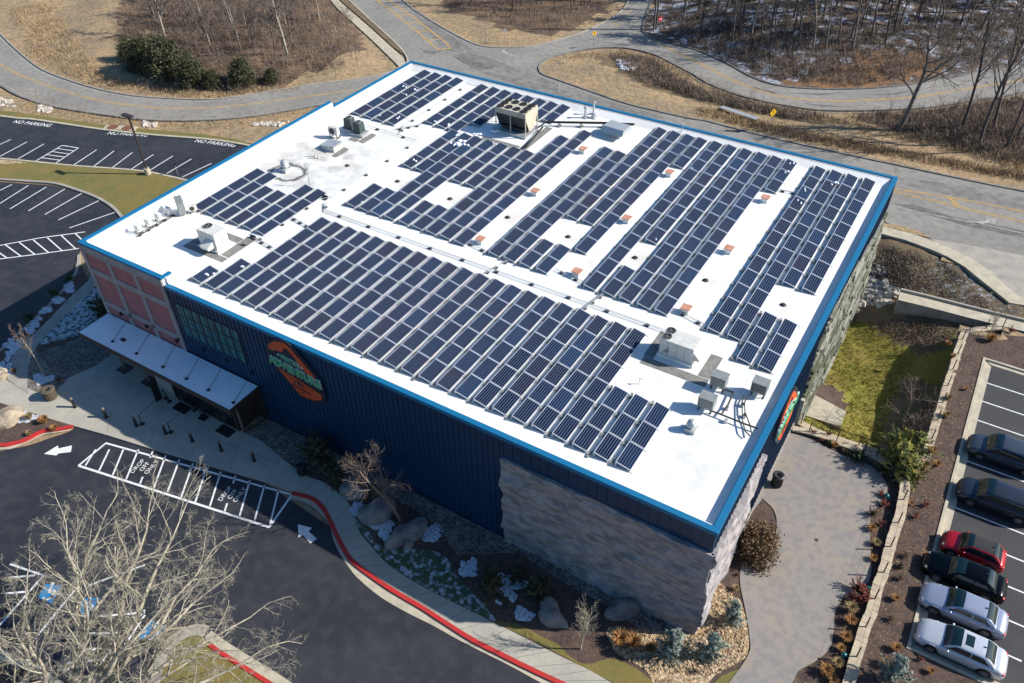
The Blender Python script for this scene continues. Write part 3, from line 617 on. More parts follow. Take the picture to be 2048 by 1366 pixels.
sheet('entry_walk', GL([(1495,1313),(1555,1347),(1583,1368),(1600,1440),(1420,1440),(1465,1366)]), .14, M['concrete'], h=.3)
sheet('patio', P_patio, .15, M['patio'], h=.4)
# painted drop-off zone
z = .012; mk = MB()
tl, bl, br, tr = Vector((-43.62,-8.2)), Vector((-43.49,-10.68)), Vector((-27.5,-7.49)), Vector((-28.1,-4.62))
fr = lambda t: tl.lerp(tr, t) if t >= 0 else tl
line(mk, bl, br, .17, z); line(mk, tl+Vector((-.05,.0)), tr, .15, z); line(mk, tl, bl, .15, z+.002); line(mk, tr, br, .15, z+.002)
tops = [(640,0),(722,0),(810,0),(895,8),(970,35),(1050,60),(1130,82),(1210,105),(1292,130),(1378,155),(1462,182),(1548,210),(1630,235)]
bots = [(500,95),(580,125),(660,150),(738,175),(820,200),(900,225),(980,250),(1060,280),(1143,308),(1228,333),(1315,362),(1402,390),(1490,415),(1580,440)]
for k, (a, b) in enumerate(zip(tops, bots[1:])):
    A, B = G(a[0]*.3418, 899+a[1]*.3418), G(b[0]*.3418, 899+b[1]*.3418)
    if k == 3: line(mk, A, A.lerp(B, .22), .13, z); line(mk, A.lerp(B, .80), B, .13, z)
    elif k == 9: line(mk, A, A.lerp(B, .22), .13, z); line(mk, A.lerp(B, .78), B, .13, z)
    else: line(mk, A, B, .13, z)
line(mk, G(560*.3418, 899), G(500*.3418, 899+95*.3418), .12, z)
a1 = GL([(88,908),(116,891),(117,897),(144,891),(142,904),(117,907),(113,911)]); mk.prism([(p[0], p[1]) for p in a1], z, z, sides=False)
a2 = GL([(596,1049),(624,1056),(617,1063),(634,1078),(621,1087),(606,1070),(597,1075)]); mk.prism([(p[0], p[1]) for p in a2], z, z, sides=False)
for a, b in (((20,1128),(87,1151)), ((20,1155),(70,1151)), ((87,1151),(0,1250)), ((10,1187),(60,1183)), ((150,1180),(60,1290)), ((200,1233),(290,1225)), ((170,1267),(235,1266)), ((130,1325),(205,1320)), ((290,1220),(190,1340)), ((-20,1290),(20,1310)), ((150,1300),(215,1297)), ((120,1340),(170,1335)), ((180,1170),(290,1130)), ((290,1230),(250,1290))):
    line(mk, G(*a), G(*b), .14, z)
tag(mk.build('white_lot_markings', M['white_paint']), kind='structure')
for cpt, pts in (((0,0), [(75,1195),(92,1168),(125,1172),(103,1207)]), ((0,0), [(147,1232),(168,1196),(200,1196),(176,1236)]), ((0,0), [(276,1275),(305,1241),(332,1253),(306,1284)])):
    q = GL(pts); sheet('accessible_stall_square', q, .013, M['blue_paint'])
    c = sum(q, Vector())/4; b = MB(); ex = (q[2]-q[1]).normalized(); ey = (q[1]-q[0]).normalized()
    P = lambda u, v: c+ex*u+ey*v
    ring = [P(.05+.36*math.cos(t), -.12+.36*math.sin(t)) for t in np.linspace(-2.4, 1.5, 14)]
    ribbon(b, [(p.x, p.y) for p in ring], -.06, .06, .017, .017)
    line(b, P(-.1,.45), P(-.05,.0), .14, .017); line(b, P(-.05,.02), P(.28,0), .12, .019); line(b, P(.28,0), P(.42,-.35), .12, .017)
    hd = [P(-.12+.11*math.cos(t), .62+.11*math.sin(t)) for t in np.linspace(0, 5.6, 8)]; b.prism([(p.x, p.y) for p in hd], .017, .017, sides=False)
    tag(b.build('wheelchair_symbol', M['white_paint']), kind='structure')
for (cx_, cy_) in ((-39.2, -8.25), (-31.75, -6.75)):
    for k, wd in enumerate(('DROP', 'OFF', 'ONLY')):
        ang = R(101); d = Vector((math.cos(ang), math.sin(ang))); pr = Vector((math.sin(ang), -math.cos(ang)))
        p = Vector((cx_, cy_))+pr*(k-1)*.52+d*(k-1)*.14
        Mx = Matrix.Translation((p.x, p.y, .016)) @ Matrix.Rotation(ang, 4, 'Z')
        tag(put_text(wd, .50, 'lot_lettering', M['white_paint'], Mx, bold=.0, xs=1.0), kind='structure')
# bottom left island
isl = smooth(GL([(310,1400),(325,1350),(340,1310),(362,1284),(388,1273),(410,1278),(440,1300),(500,1338),(560,1376),(620,1420)]), 4)
sheet('corner_lawn', isl+GL([(600,1600),(250,1600)]), .10, M['lawn'], h=.3)
kerb('kerb', isl[:20], .0, .75, .0, .13, M['concrete_old']); kerb('kerb', isl[20:], .0, .55, .0, .13, M['gutter'])
kerb('red_kerb', isl[22:], -.25, .0, .0, .15, M['red'])
sheet('tree_bed', GL([(-60,1290),(0,1308),(60,1330),(110,1366),(180,1410),(250,1440),(250,1600),(-200,1600)]), .10, M['mulch'], h=.3)
kerb('kerb', SG([(-60,1283),(0,1302),(60,1324),(115,1358),(180,1400)], 3), -.5, .0, .0, .13, M['gutter'])

# right parking lot and beds
sheet('right_lot', [(11.3,35.1),(40,35.1),(40,5.7),(11.2,5.7)], .006, M['asphalt'])
sheet('gutter', [(11.35,35.0),(11.85,34.5),(11.8,6.2),(11.2,5.7)], .014, M['gutter'])
sheet('gutter', [(11.35,35.1),(40,35.1),(40,34.7),(11.85,34.7)], .016, M['gutter'])
sheet('gutter', [(11.3,5.65),(40,5.65),(40,6.1),(11.6,6.1)], .016, M['gutter'])
b = MB(); b.box((11.12,5.5,-.1), (11.32,35.28,.15)); b.box((11.32,35.08,-.1), (40,35.28,.15)); b.box((11.32,5.5,-.1), (40,5.68,.15)); tag(b.build('kerb', M['gutter']), kind='structure')
mk = MB()
for yy in (32.27, 29.88, 27.52, 25.15, 22.79, 20.4, 17.93, 15.6, 13.12, 10.6, 8.15): line(mk, (11.8, yy), (17.0, yy), .11, .012)
tag(mk.build('white_stall_lines', M['white_paint']), kind='structure')
wall_line = smooth(GL([(1738,916),(1772,937),(1797,960),(1806,984),(1800,1019),(1792,1053),(1779,1090),(1772,1121),(1762,1155),(1748,1190),(1741,1224),(1727,1261),(1714,1302),(1703,1340),(1692,1380),(1680,1420)]), 4)
sheet('east_bed', [(9.15,20.6),(9.5,38.1),(14.4,40.2),(40,40.2),(40,35.28),(11.12,35.28),(11.12,5.5),(40,5.5),(40,-20),(-4,-20)]+GL([(1600,1440),(1583,1368),(1597,1343)])+[(p[0], p[1]) for p in P_patio[:80][::-1] if False]+[(3,2),(5,10),(4,20)], .085, M['mulch'], h=.3)
sheet('north_bed', [(0.0,19.95),(9.15,20.25),(9.15,22),(9.3,20.2),(9,17),(0,17)], .075, M['mulch'])
# hollow beside the building
ps = .3; pb = {n: (MB(), {}) for n in ('hollow_lawn', 'hollow_bed', 'hollow_bank', 'upper_bank', 'snowy_bank', 'shaded_bed')}
def hp(L_): return [Hpit(a, b) for a, b in L_]
z_bed = hp([(1640,755),(1655,768),(1690,790),(1695,825),(1620,800)]); z_bank = hp([(1705,640),(1745,650),(1790,690),(1830,710),(1870,705),(1960,650),(1960,560),(1700,560)])
def z_of(x, y):
    if y > 41.7: return 'snowy_bank' if (x > 5.2 and x+y*.9 < 52.6 and .8*math.sin(x*1.7)+y > 43.0) else 'upper_bank'
    if inpoly(x, y, z_bed): return 'hollow_bed'
    if inpoly(x, y, z_bank): return 'hollow_bank'
    if x > 6.1 and y < 33: return 'shaded_bed'
    return 'hollow_lawn'
xs_ = np.arange(-7, 14.8, ps); ys_ = np.arange(20.2, 50.3, ps); ZZ = pit_z(*np.meshgrid(xs_, ys_)); ZZ = ZZ+.05*nz(*np.meshgrid(xs_, ys_), .9, 2)
PITX = [Vector((0,20)), Vector((9.35,20)), Vector((9.35,38.4)), Vector((9.35,40.5)), Vector((14.6,41.3)), Vector((14.6,44)), Vector((12,44.5)), Vector((9.4,46.9)), Vector((7.7,48.4)), Vector((6.1,49.3)), Vector((4.4,50)), Vector((1.9,50.3)), Vector((-7,50.4)), Vector((-7,42.75)), Vector((0,42.75))]
for j in range(len(ys_)-1):
    for i in range(len(xs_)-1):
        cx_, cy_ = xs_[i]+ps/2, ys_[j]+ps/2
        if not inpoly(cx_+.0, cy_, PITX): 
            if not (0 > cx_ > -.5 and cy_ < 42.7): continue
        b, mp = pb[z_of(cx_+rnd.gauss(0,.22), cy_+rnd.gauss(0,.22))]; ids = []
        for (q, r_) in ((i, j), (i+1, j), (i+1, j+1), (i, j+1)):
            if (q, r_) not in mp: mp[(q, r_)] = len(b.v); b.v.append((xs_[q], ys_[r_], float(ZZ[r_, q])))
            ids.append(mp[(q, r_)])
        b.f.append(ids); b.m.append(0)
for n, mk_ in (('hollow_lawn', 'pitlawn'), ('hollow_bed', 'mulch'), ('hollow_bank', 'brush'), ('upper_bank', 'brush'), ('snowy_bank', 'brushsnow'), ('shaded_bed', 'brush')):
    pb[n][0].build(n, M[mk_], smooth_=True)['kind'] = 'structure'
s0 = -1.5
sheet('pit_slab', GL([(1625,787),(1692,823),(1681,853),(1606,829)], s0), s0, M['gutter'], h=.8)
# back walk and drive apron
bw = GL([(1700,440),(1761,453),(1826,470),(1861,481),(1900,497),(1946,520),(1980,543),(2014,576),(2048,600),(2200,640),(2200,660),(2048,612),(2018,607),(1997,590),(1963,563),(1929,535),(1895,515),(1861,500),(1809,481),(1756,467),(1690,452)])
ap = GL([(1861,478),(1929,489),(2048,512),(2250,560),(2250,660),(2048,608),(2014,578),(1980,545),(1946,522),(1900,499)])
sheet('drive_apron', ap, .03, M['concrete_old'], h=.2); sheet('back_walk', bw, .10, M['gutter'], h=.3)
sheet('grass_strip', GL([(1767,447),(1800,452),(1835,462),(1861,476),(1826,469),(1765,453)]), .06, M['tan'], h=.1)
# north walk strip at top left of the main road
sheet('north_walk', GL([(560,-100),(660,0),(674,17),(742,79),(777,113),(797,133),(812,128),(806,116),(787,99),(742,58),(691,14),(676,0),(580,-100)]), .10, M['gutter'], h=.3)
sheet('walk_verge', GL([(590,-90),(683,3),(742,54),(787,95),(804,108),(806,102),(787,82),(742,41),(698,0),(620,-80)]), .09, M['brush'], h=.3)

# ---------------------------------------------------------------- the building
W_, D_, H_, HR = 51.99, 42.74, 10.0, 9.55
bld = empty('building', (-26, 21, 0), 0, 'large flat white roofed hall clad in dark blue metal, rock and pink stucco', 'building')
def bp(mb, name, mats, smooth_=False, parent=None):
    o = mb.build(name, mats, smooth_=smooth_)
    par = parent or bld; o.parent = par
    o.matrix_parent_inverse = Matrix.Translation(-(Vector(bld.location) if par is bld else Vector(bld.location))) if par is bld else Matrix.Identity(4)
    return o
def ribs(mb, a, b, y, z0, z1, step, dep, axis):
    n = int(abs(b-a)/step)
    for k in range(n+1):
        t = a+(b-a)*k/n
        if axis == 'x': mb.box((t-.03, min(y, y+dep), z0), (t+.03, max(y, y+dep), z1))
        else: mb.box((min(y, y+dep), t-.03, z0), (max(y, y+dep), t+.03, z1))
XB = -42.5
b = MB(); b.box((XB, .0, -.3), (-.02, .25, 9.86)); ribs(b, -42.3, -13.5, 0, .1, 9.7, .42, -.05, 'x'); ribs(b, -13.2, -.1, 0, 8.2, 9.7, .62, -.05, 'x')
bp(b, 'front_siding', M['navy'])
b = MB(); b.box((-.25, .25, -7), (0, D_-.25, 9.86)); ribs(b, .4, 8.2, 0, 8.2, 9.7, .42, .05, 'y'); ribs(b, 8.5, 20.2, 0, .1, 9.7, .42, .05, 'y'); ribs(b, 20.6, 42.6, 0, 7.0, 9.7, .42, .05, 'y')
bp(b, 'side_siding', M['navy'])
b = MB(); b.box((-W_, D_-.25, -7), (0, D_, 9.86)); b.box((-W_, 29.2, -1), (-W_+.25, D_-.25, 9.86)); bp(b, 'back_siding', M['navy'])
b = MB(); b.box((-W_, .25, -1), (-W_+.25, 29.2, 10.48)); bp(b, 'left_wall', M['pier'])
b = MB(); b.box((-W_+.25, .25, 9.2), (-.25, D_-.25, HR)); bp(b, 'roof', M['roof'])
b = MB()   # white inner faces of the parapets
b.box((-.42, .3, HR), (-.26, D_-.4, 9.88)); b.box((-W_+.3, D_-.42, HR), (-.3, D_-.26, 9.9)); b.add([(-W_+.44,D_-.421,9.86),(-.44,D_-.421,9.86),(-.44,D_-1.35,HR+.004),(-W_+.44,D_-1.35,HR+.004)], [(0,3,2,1)]); b.box((-W_+.26, 29.2, HR), (-W_+.42, D_-.4, 9.9))
b.box((XB, .26, HR), (-.3, .42, 9.9)); b.box((-W_+.26, .3, HR), (-W_+.44, 29.15, 10.5)); b.box((-W_+.26, .26, HR), (XB+.2, .44, 10.5)); b.box((XB, .0, 9.3), (XB+.02, .25, 10.5))
bp(b, 'parapet_lining', M['roof'])
b = MB(); t = .13
b.box((XB+.1, -.06, 10-t), (.06, .30, 10)); b.box((-.30, .302, 10-t-.002), (.06, D_+.06, 10.003)); b.box((-W_-.06, D_-.30, 10-t-.004), (-.302, D_+.061, 9.998)); b.box((-W_-.06, 29.22, 10-t-.006), (-W_+.30, D_-.302, 9.996))
b.box((-W_-.06, .302, 10.6-t), (-W_+.30, 29.2, 10.6)); b.box((-W_-.06, -.06, 10.6-t-.002), (XB+.02, .3, 10.602)); b.box((XB-.28, .302, 10.6-t-.003), (XB+.019, .9, 10.598))
bp(b, 'coping', M['blue'])
b = MB(); b.box((XB+.1, -.055, 9.70), (.056, .0, 9.872)); b.box((.0, .0, 9.72), (.056, D_, 9.87)); bp(b, 'coping_face', M['blue'])
# pink stucco block with grey bands
b = MB(); b.box((-W_, -.02, -.2), (XB, .25, 10.47)); bp(b, 'stucco_wall', M['pink'])
b = MB(); wk = (XB+W_)
for k in range(4):
    x = -W_+(wk-.42)*k/3; b.box((x, -.12, 0), (x+.42, -.02, 10.47))
for zz, hh in ((9.75, .72), (7.75, .55), (4.55, .5)):
    for k in range(3):
        x = -W_+(wk-.42)*k/3+.42; b.box((x, -.10, zz), (x+(wk-.42)/3-.42, -.02, zz+hh))
bp(b, 'stucco_bands', M['pier'])
# big window
x0, x1, z0, z1 = -41.9, -35.4, 5.45, 8.6
b = MB(); b.box((x0, -.03, z0), (x1, .0, z1)); wn = bp(b, 'window', M['winglass'])
b = MB()
for k in range(9): x = x0+(x1-x0)*k/8; wd = .07 if k in (0, 3, 5, 8) else .035; b.box((x-wd, -.065, z0), (x+wd, -.03, z1))
for k in range(4): z = z0+(z1-z0)*k/3; b.box((x0, -.06, z-.035), (x1, -.031, z+.035))
o = b.build('mullions', M['mullion']); o.parent = wn
# rock cladding with a rough face and edge
from mathutils import noise as noise_
def rock(name, L0, L1, Z0, Z1, along):
    bm = bmesh.new(); nx, nz_ = int((L1-L0)/.22), int((Z1-Z0)/.22); g = {}
    rr = random.Random(3)
    for i in range(nx+1):
        for k in range(nz_+1):
            u = L0+(L1-L0)*i/nx; z = Z0+(Z1-Z0)*k/nz_
            if along == 'x' and i == 0: u += .05*math.sin(z*3.1)+.03*math.sin(z*7)
            if along == 'y' and i == nx: u += .15*math.sin(z*3.1)+.08*math.sin(z*7)
            q = Vector((u*.34+z*.12, z*.62-u*.10, 3.1 if along == 'x' else 7.7))
            d = .10+.22*abs(noise_.turbulence(q, 3, False, amplitude_scale=.55, frequency_scale=2.1)-.35)+.10*noise_.cell(Vector((u*.45+.3*z, z*.9-u*.15, 0)))+rr.uniform(-.02, .02)
            d = max(.05, d)
            g[i, k] = bm.verts.new((u, -d, z) if along == 'x' else (d, u, z))
    for i in range(nx):
        for k in range(nz_):
            f = (g[i, k], g[i+1, k], g[i+1, k+1], g[i, k+1]); bm.faces.new(f)
    ed = [g[0, k] for k in range(nz_+1)], [g[nx, k] for k in range(nz_+1)], [g[i, nz_] for i in range(nx+1)]
    for line_ in ed:
        back = [bm.verts.new((v.co.x, 0, v.co.z) if along == 'x' else (0, v.co.y, v.co.z)) for v in line_]
        for a in range(len(line_)-1): bm.faces.new((line_[a], line_[a+1], back[a+1], back[a]))
    me = bpy.data.meshes.new(name); bm.normal_update(); bm.to_mesh(me); bm.free(); me.materials.append(M['stone'])
    o = bpy.data.objects.new(name, me); C.objects.link(o); o.parent = bld; o.matrix_parent_inverse = Matrix.Translation(-Vector(bld.location)); return o
rock('front_rock_cladding', -13.35, .12, -.1, 8.15, 'x'); rock('side_rock_cladding', -.12, 8.2, -.1, 8.15, 'y')
# stacked block cladding of the lower side wall
b = MB(); rr = random.Random(12); zz = -6.6; row = 0
while zz < 9.2:
    y = 20.35+rr.uniform(-.15, .5)
    hrow = rr.uniform(.24, .46)
    while y < 42.7:
        L = rr.uniform(.9, 3.4); y1 = min(y+L, 42.72)
        top = 7.3 if y < 20.8 else (9.1-(y-21.2)*.035 if y < 30 else 8.6-(y-30)*.17)
        if zz+hrow < top+rr.uniform(-.3, .3) and y1-y > .3:
            d = rr.choice((.04, .08, .14, .2))+.024*max(0, 7.5-zz); b.box((.0, y+.03, zz+.03), (d, y1-.03, zz+hrow-.03), rr.choice((0, 0, 1, 1, 2)))
        y = y1+.01
    zz += hrow; row += 1
bp(b, 'block_cladding', [M['block'], M['block2'], M['block3']])
b = MB(); b.box((.0, 20.3, -6.8), (.05, 42.7, 8)) ; b.v = [(x, y, min(z, 8.9-max(0, y-20)*.12)) for x, y, z in b.v]; bp(b, 'block_backing', mat('dark_mortar', (.035, .035, .03), .9))
b = MB(); b.box((.0, 8.3, -.1), (.10, 20.3, .38)); bp(b, 'base_course', M['concrete_old'])
b = MB(); b.box((.0, 20.0, -1.5), (.32, 20.32, 2.6)); bp(b, 'corner_pier', M['gutter'])
# canopy
cz = 3.62
b = MB(); b.box((-51.9, -3.0, cz-.04), (-34.75, -.13, cz)); cn = bp(b, 'canopy', M['canopyroof'])
b = MB(); b.box((-51.95, -3.06, cz-.42), (-34.7, -3.0, cz+.03)); b.box((-51.95, -3.0, cz-.42), (-51.9, -.13, cz+.028)); b.box((-34.75, -3.0, cz-.42), (-34.7, -.13, cz+.028)); b.box((-51.9, -2.99, cz-.38), (-34.76, -.14, cz-.05))
o = b.build('fascia', M['brown_metal']); o.parent = cn
for xx, xw in ((-48.48,-48.6),(-45.62,-45.8),(-42.59,-42.9),(-39.98,-40.2),(-37.63,-37.8),(-35.03,-35.1)):
    b = MB(); b.cyl((xx, -2.32, cz+.02), (xw, -.1, 4.75), .022, n=6); b.box((xx-.1, -2.44, cz), (xx+.1, -2.24, cz+.10)); b.box((xw-.09, -.16, 4.62), (xw+.09, -.05, 4.88))
    o = b.build('tie_rod', M['dark']); o.parent = cn
b = MB(); b.box((-48.1, -1.9, cz), (-47.7, -1.65, cz+.12)); o = b.build('roof_drain_box', M['dark']); o.parent = cn
for xx, yy in ((-49.2,-1.95),(-46.2,-1.95),(-35.5,-2.0)):
    b = MB(); b.cyl((xx, yy, .12), (xx, yy, cz-.38), .09, n=10); o = b.build('canopy_post', M['post']); o.parent = cn
for xx, yy in ((-49.15,-2.0),(-46.15,-2.0)):
    b = MB(); b.box((xx-.55, yy-.5, .121), (xx+.55, yy+.5, .15)); o = b.build('base_plate', M['plate']); o.parent = cn
# entrance vestibule under the canopy
b = MB(); b.box((-42.5, -2.2, .1), (-35.7, -.13, .35)); b.box((-42.5, -2.2, 2.75), (-35.7, -.13, 3.2)); b.box((-42.9, -2.1, .1), (-42.5, -.13, 3.2)); b.box((-35.95, -2.2, .35), (-35.7, -.13, 2.75))
vs_ = bp(b, 'entrance_porch', M['brown_metal'])
for k in range(8):
    x = -42.48+k*.81
    b = MB(); b.box((x+.05, -2.17, .36), (x+.76, -2.13, 2.74)); o = b.build('glass_door', M['doorglass']); o.parent = vs_
    b = MB(); b.box((x-.03, -2.22, .34), (x+.05, -2.1, 2.76)); b.box((x+.05, -2.21, 1.1), (x+.76, -2.17, 1.16)); f = b.build('door_frame', M['mullion']); f.parent = o
b = MB(); b.box((-45.0, -2.0, .1), (-42.95, -.13, 2.9)); bp(b, 'side_porch_wall', M['pier'])
b = MB(); b.box((-35.65, -.16, .1), (-34.7, -.06, 3.2)); bp(b, 'dark_entrance_wall', M['brown_metal'])
# wall lights
for xx in (-43.2, -46.7, -49.8):
    b = MB(); b.box((xx-.1, -.3, 4.3), (xx+.1, -.1, 4.55)); bp(b, 'wall_lamp', M['dark'])

# wall signs
def sign(name, Mx, label):
    rt = empty(name, (0,0,0), 0, label, 'wall sign'); rt.matrix_world = Mx
    out = [(-2.35,1.1),(-2.1,1.75),(-1.2,2.4),(-.3,2.55),(.3,2.35),(1.2,1.55),(2.0,.6),(2.45,-.35),(2.5,-1.35),(2.2,-2.0),(1.4,-2.45),(.3,-2.55),(-.3,-2.4),(-1.2,-1.4),(-2.0,-.4),(-2.45,.4)]
    def part(n, polys, z0, z1, m, par=rt):
        b = MB()
        for p in polys: b.prism(p, z0, z1)
        o = b.build(n, m); o.parent = par
        bm = bmesh.new(); bm.from_mesh(o.data); bmesh.ops.triangulate(bm, faces=bm.faces); bm.to_mesh(o.data); bm.free(); return o
    part('backing', [[(p[0], p[1]) for p in smooth(out, 3, True)]], 0, .14, M['logo_dark'])
    top = [(-2.15,1.15),(-2.0,1.6),(-1.4,2.1),(-.6,2.38),(-.15,2.32),(.2,2.05),(.55,1.65),(.85,1.45),(1.25,1.0),(1.75,.45),(2.05,.0),(2.15,-.15),(1.55,.1),(1.1,.35),(.85,.55),(.45,.45),(.5,.9),(.35,1.35),(-.05,1.75),(-.35,1.95),(-.55,1.85),(-.7,1.5),(-1.0,1.3),(-1.25,1.38),(-1.7,1.15)]
    part('mountain', [top], .14, .17, M['logo_orange'])
    low = [(-1.75,-.42),(-1.5,-.5),(0,-.72),(1.2,-1.0),(2.15,-1.25),(2.12,-1.72),(1.3,-2.2),(.2,-2.35),(-.1,-2.25),(-.9,-1.35)]
    pl = part('lower_panel', [low], .14, .17, M['logo_orange'])
    for (cx_, s_) in ((-.28,.16),(.12,.3),(.45,.16)):
        base = -1.28; b = MB()
        for q in range(3): b.prism([(cx_-s_*(.7-.15*q), base+s_*q*.45), (cx_+s_*(.7-.15*q), base+s_*q*.45), (cx_, base+s_*(q*.45+.8))], .17, .19-.002*q)
        o = b.build('tree_emblem', M['logo_dark']); o.parent = pl
    b = MB(); b.add([(-1.35,-.62,.172),(1.55,-1.18,.172),(1.5,-1.22,.172),(-1.3,-.69,.172)], [(0,1,2,3)]); b.add([(-1.1,-.8,.172),(1.4,-1.3,.172),(1.36,-1.33,.172),(-1.05,-.85,.172)], [(0,1,2,3)]); o = b.build('lines', M['logo_dark']); o.parent = pl
    put_text('BRANSON', .36, 'lettering', M['logo_dark'], Matrix.Translation((.25, -1.62, .172)) @ Matrix.Rotation(R(-6), 4, 'Z'), pl, .004, .012)
    put_text('MO', .2, 'lettering', M['logo_dark'], Matrix.Translation((.35, -1.95, .172)), pl, .004, .01)
    # big green word, pale edged letters
    word = 'ADVENTURE'
    for k, ch in enumerate(word):
        x = -2.05+k*.525; y = .14-.045*k
        Mx2 = Matrix.Translation((x, y, .19))
        put_text(ch, 1.02, 'letter_edge', M['logo_pale'], Mx2, rt, .05, .045, .82)
        put_text(ch, .98, 'letter', M['logo_green'], Matrix.Translation((x, y, .245)), rt, .012, .008, .80)
    put_text("\u2022 FRITZ'S \u2022", .52, 'small_word', M['logo_pale'], Matrix.Translation((-.2, .80, .17)) @ Matrix.Rotation(R(-7), 4, 'Z'), rt, .03, .03)
    put_text("FRITZ'S", .50, 'small_word_face', M['logo_green'], Matrix.Translation((-.2, .80, .205)) @ Matrix.Rotation(R(-7), 4, 'Z'), rt, .01, .006)
    return rt
Mf = Matrix.Translation((-30.05, -.06, 7.45)) @ Matrix.Rotation(R(90), 4, 'X')
sign('wall_sign', Mf, 'orange and green arrowhead sign on the front wall right of the window')
Ms = Matrix.Translation((.06, 12.9, 7.35)) @ Matrix.Rotation(R(90), 4, 'Z') @ Matrix.Rotation(R(90), 4, 'X')
sign('wall_sign', Ms, 'orange and green arrowhead sign seen edge-on on the side wall above the patio')

# ---------------------------------------------------------------- solar panel rows
PW, PL = .985, 1.0
def panel_mesh(L):
    b = MB(); w2 = .98; fr = .045
    b.box((fr, fr, .012), (w2-fr, L-fr, .034), 0)
    b.box((0, 0, 0), (w2, fr, .04), 1); b.box((0, L-fr, 0), (w2, L, .04), 1); b.box((0, fr, 0), (fr, L-fr, .04), 1); b.box((w2-fr, fr, 0), (w2, L-fr, .04), 1)
    me = bpy.data.meshes.new('solar_panel'); me.from_pydata(b.v, [], b.f); me.materials.append(M['cells']); me.materials.append(M['alu']); me.polygons.foreach_set('material_index', b.m); me.update(); return me
PM = {}
TILT = math.asin(.20/.98)
def row(x, y0, y1, n, label, snow=()):
    pitch = (y1-y0)/n; L = round(pitch-.03, 2)
    if L not in PM: PM[L] = panel_mesh(L)
    rt = empty('solar_panel_row', (x, y0, HR), 0, label, 'solar panels', 'rows of solar panels on the white roof')
    for k in range(n):
        o = bpy.data.objects.new('solar_panel', PM[L]); C.objects.link(o); o.parent = rt
        o.location = (0, k*pitch+.015, .31); o.rotation_euler = (0, TILT, 0)
    b = MB(); Lr = y1-y0; rr = random.Random(int(x*10+y0*7))
    for k in range(n+1):
        y = k*pitch
        b.box((.02, y-.02, .0), (.06, y+.02, .31)); b.box((.90, y-.02, 0), (.94, y+.02, .12)); b.box((-.25, y-.025, .0), (1.1, y+.025, .035))
    b.box((.03,-.02,.03), (.06,Lr+.02,.06)); b.box((.90,-.02,.03), (.93,Lr+.02,.06)); b.build('racking', M['alu'], rt)
    for k in range(n+1):
        o = bpy.data.objects.new('ballast_block', BAL[rr.randrange(3)]); C.objects.link(o); o.parent = rt
        o.location = (-.22, k*pitch+rr.uniform(-.05, .05)+(.12 if k == 0 else -.05), .035)
    return rt
BAL = []
for q in range(3):
    b = MB(); b.box((-.11, -.18, 0), (.11, .06, .09), 0); b.box((-.07, .06, .01), (.08, .17, .11+.01*q), 1)
    if q: b.box((-.10, -.27-.04*q, .01), (.05, -.18, .07), 1)
    me = bpy.data.meshes.new('ballast_block'); me.from_pydata(b.v, [], b.f); me.materials.append(M['concrete']); me.materials.append(M['grey_metal']); me.polygons.foreach_set('material_index', b.m); BAL.append(me)
blocks = {
 'F': ('large front block', [(-41.64,1.79,3.62,1),(-40.22,1.77,5.5,2)]+[(-38.85+1.397*i,1.77,13.12,6) for i in range(21)]+[(-38.85+1.397*i,1.70,7.38,3) for i in (21,22,23)]),
 'A': ('small left block', [(-49.4,8.9,16.4,4),(-47.98,8.9,16.4,4),(-46.55,8.9,14.5,3),(-45.1,8.9,14.5,3),(-43.67,8.9,16.42,4),(-42.22,8.9,16.4,4)]),
 'B': ('far left corner block', [(-49.45,29.62,41.76,6),(-48.03,29.62,41.74,6),(-46.63,29.6,41.76,6),(-45.2,29.6,41.78,6)]),
 'C': ('block left of the big condenser', [(-41.95,31.6,41.66,5),(-40.48,31.52,41.67,5),(-39.07,31.46,41.67,5),(-37.7,33.5,41.67,4)]),
 'C2': ('block behind the big condenser', [(-36.3,37.6,41.63,2),(-34.88,37.6,41.63,2),(-33.5,37.6,41.6,2),(-32.1,37.6,41.6,2)]),
 'D': ('middle block', [(-38.62,15.82,19.58,2),(-37.22,15.81,19.55,2),(-35.97,15.8,31.42,8),(-34.58,15.85,31.4,8),(-33.11,15.85,19.52,2),(-31.72,15.83,19.5,2),(-30.37,15.8,31.4,8),(-29.0,15.82,35.55,10),(-27.58,15.75,37.58,11)]),
 'D2': ('back of the middle block', [(-38.6,23.55,31.44,4),(-37.2,23.55,31.4,4),(-33.17,23.56,31.44,4),(-31.75,23.55,31.43,4)]),
 'E': ('centre block', [(-24.38,15.78,35.56,10),(-23.02,15.78,35.46,10),(-21.6,15.78,19.5,2),(-20.15,15.76,19.5,2),(-18.85,19.5,41.66,11)]),
 'E2': ('back of the centre block', [(-21.68,23.42,41.66,9),(-20.25,23.4,41.65,9)]),
 'G': ('right centre block', [(-16.12,15.71,41.64,13),(-14.64,15.73,19.42,2),(-13.27,15.74,41.62,13),(-11.87,15.68,41.6,13),(-10.52,15.7,41.6,13)]),
 'G2': ('back of the right centre block', [(-17.6,35.57,41.63,3),(-14.73,23.42,41.64,9),(-9.18,35.55,41.6,3)]),
 'H': ('right hand block', [(-6.64,15.66,41.6,13),(-5.22,15.68,41.62,13)]),
 'H2': ('short pair at the right edge', [(-3.88,13.76,19.36,3),(-2.46,13.72,19.3,3)]),
 'H3': ('outer pair at the right edge', [(-3.88,23.36,41.6,9),(-2.42,23.3,41.62,9)]),
}
for key, (nm, rows) in blocks.items():
    for i, (x, y0, y1, n) in enumerate(rows):
        what = 'single solar panel' if n == 1 else '%s panel solar row' % NUM[n]
        row(x, y0, y1, n, '%s, %s from left in the %s' % (what.replace('row of ', 'row of '), ORD[i+1], nm))
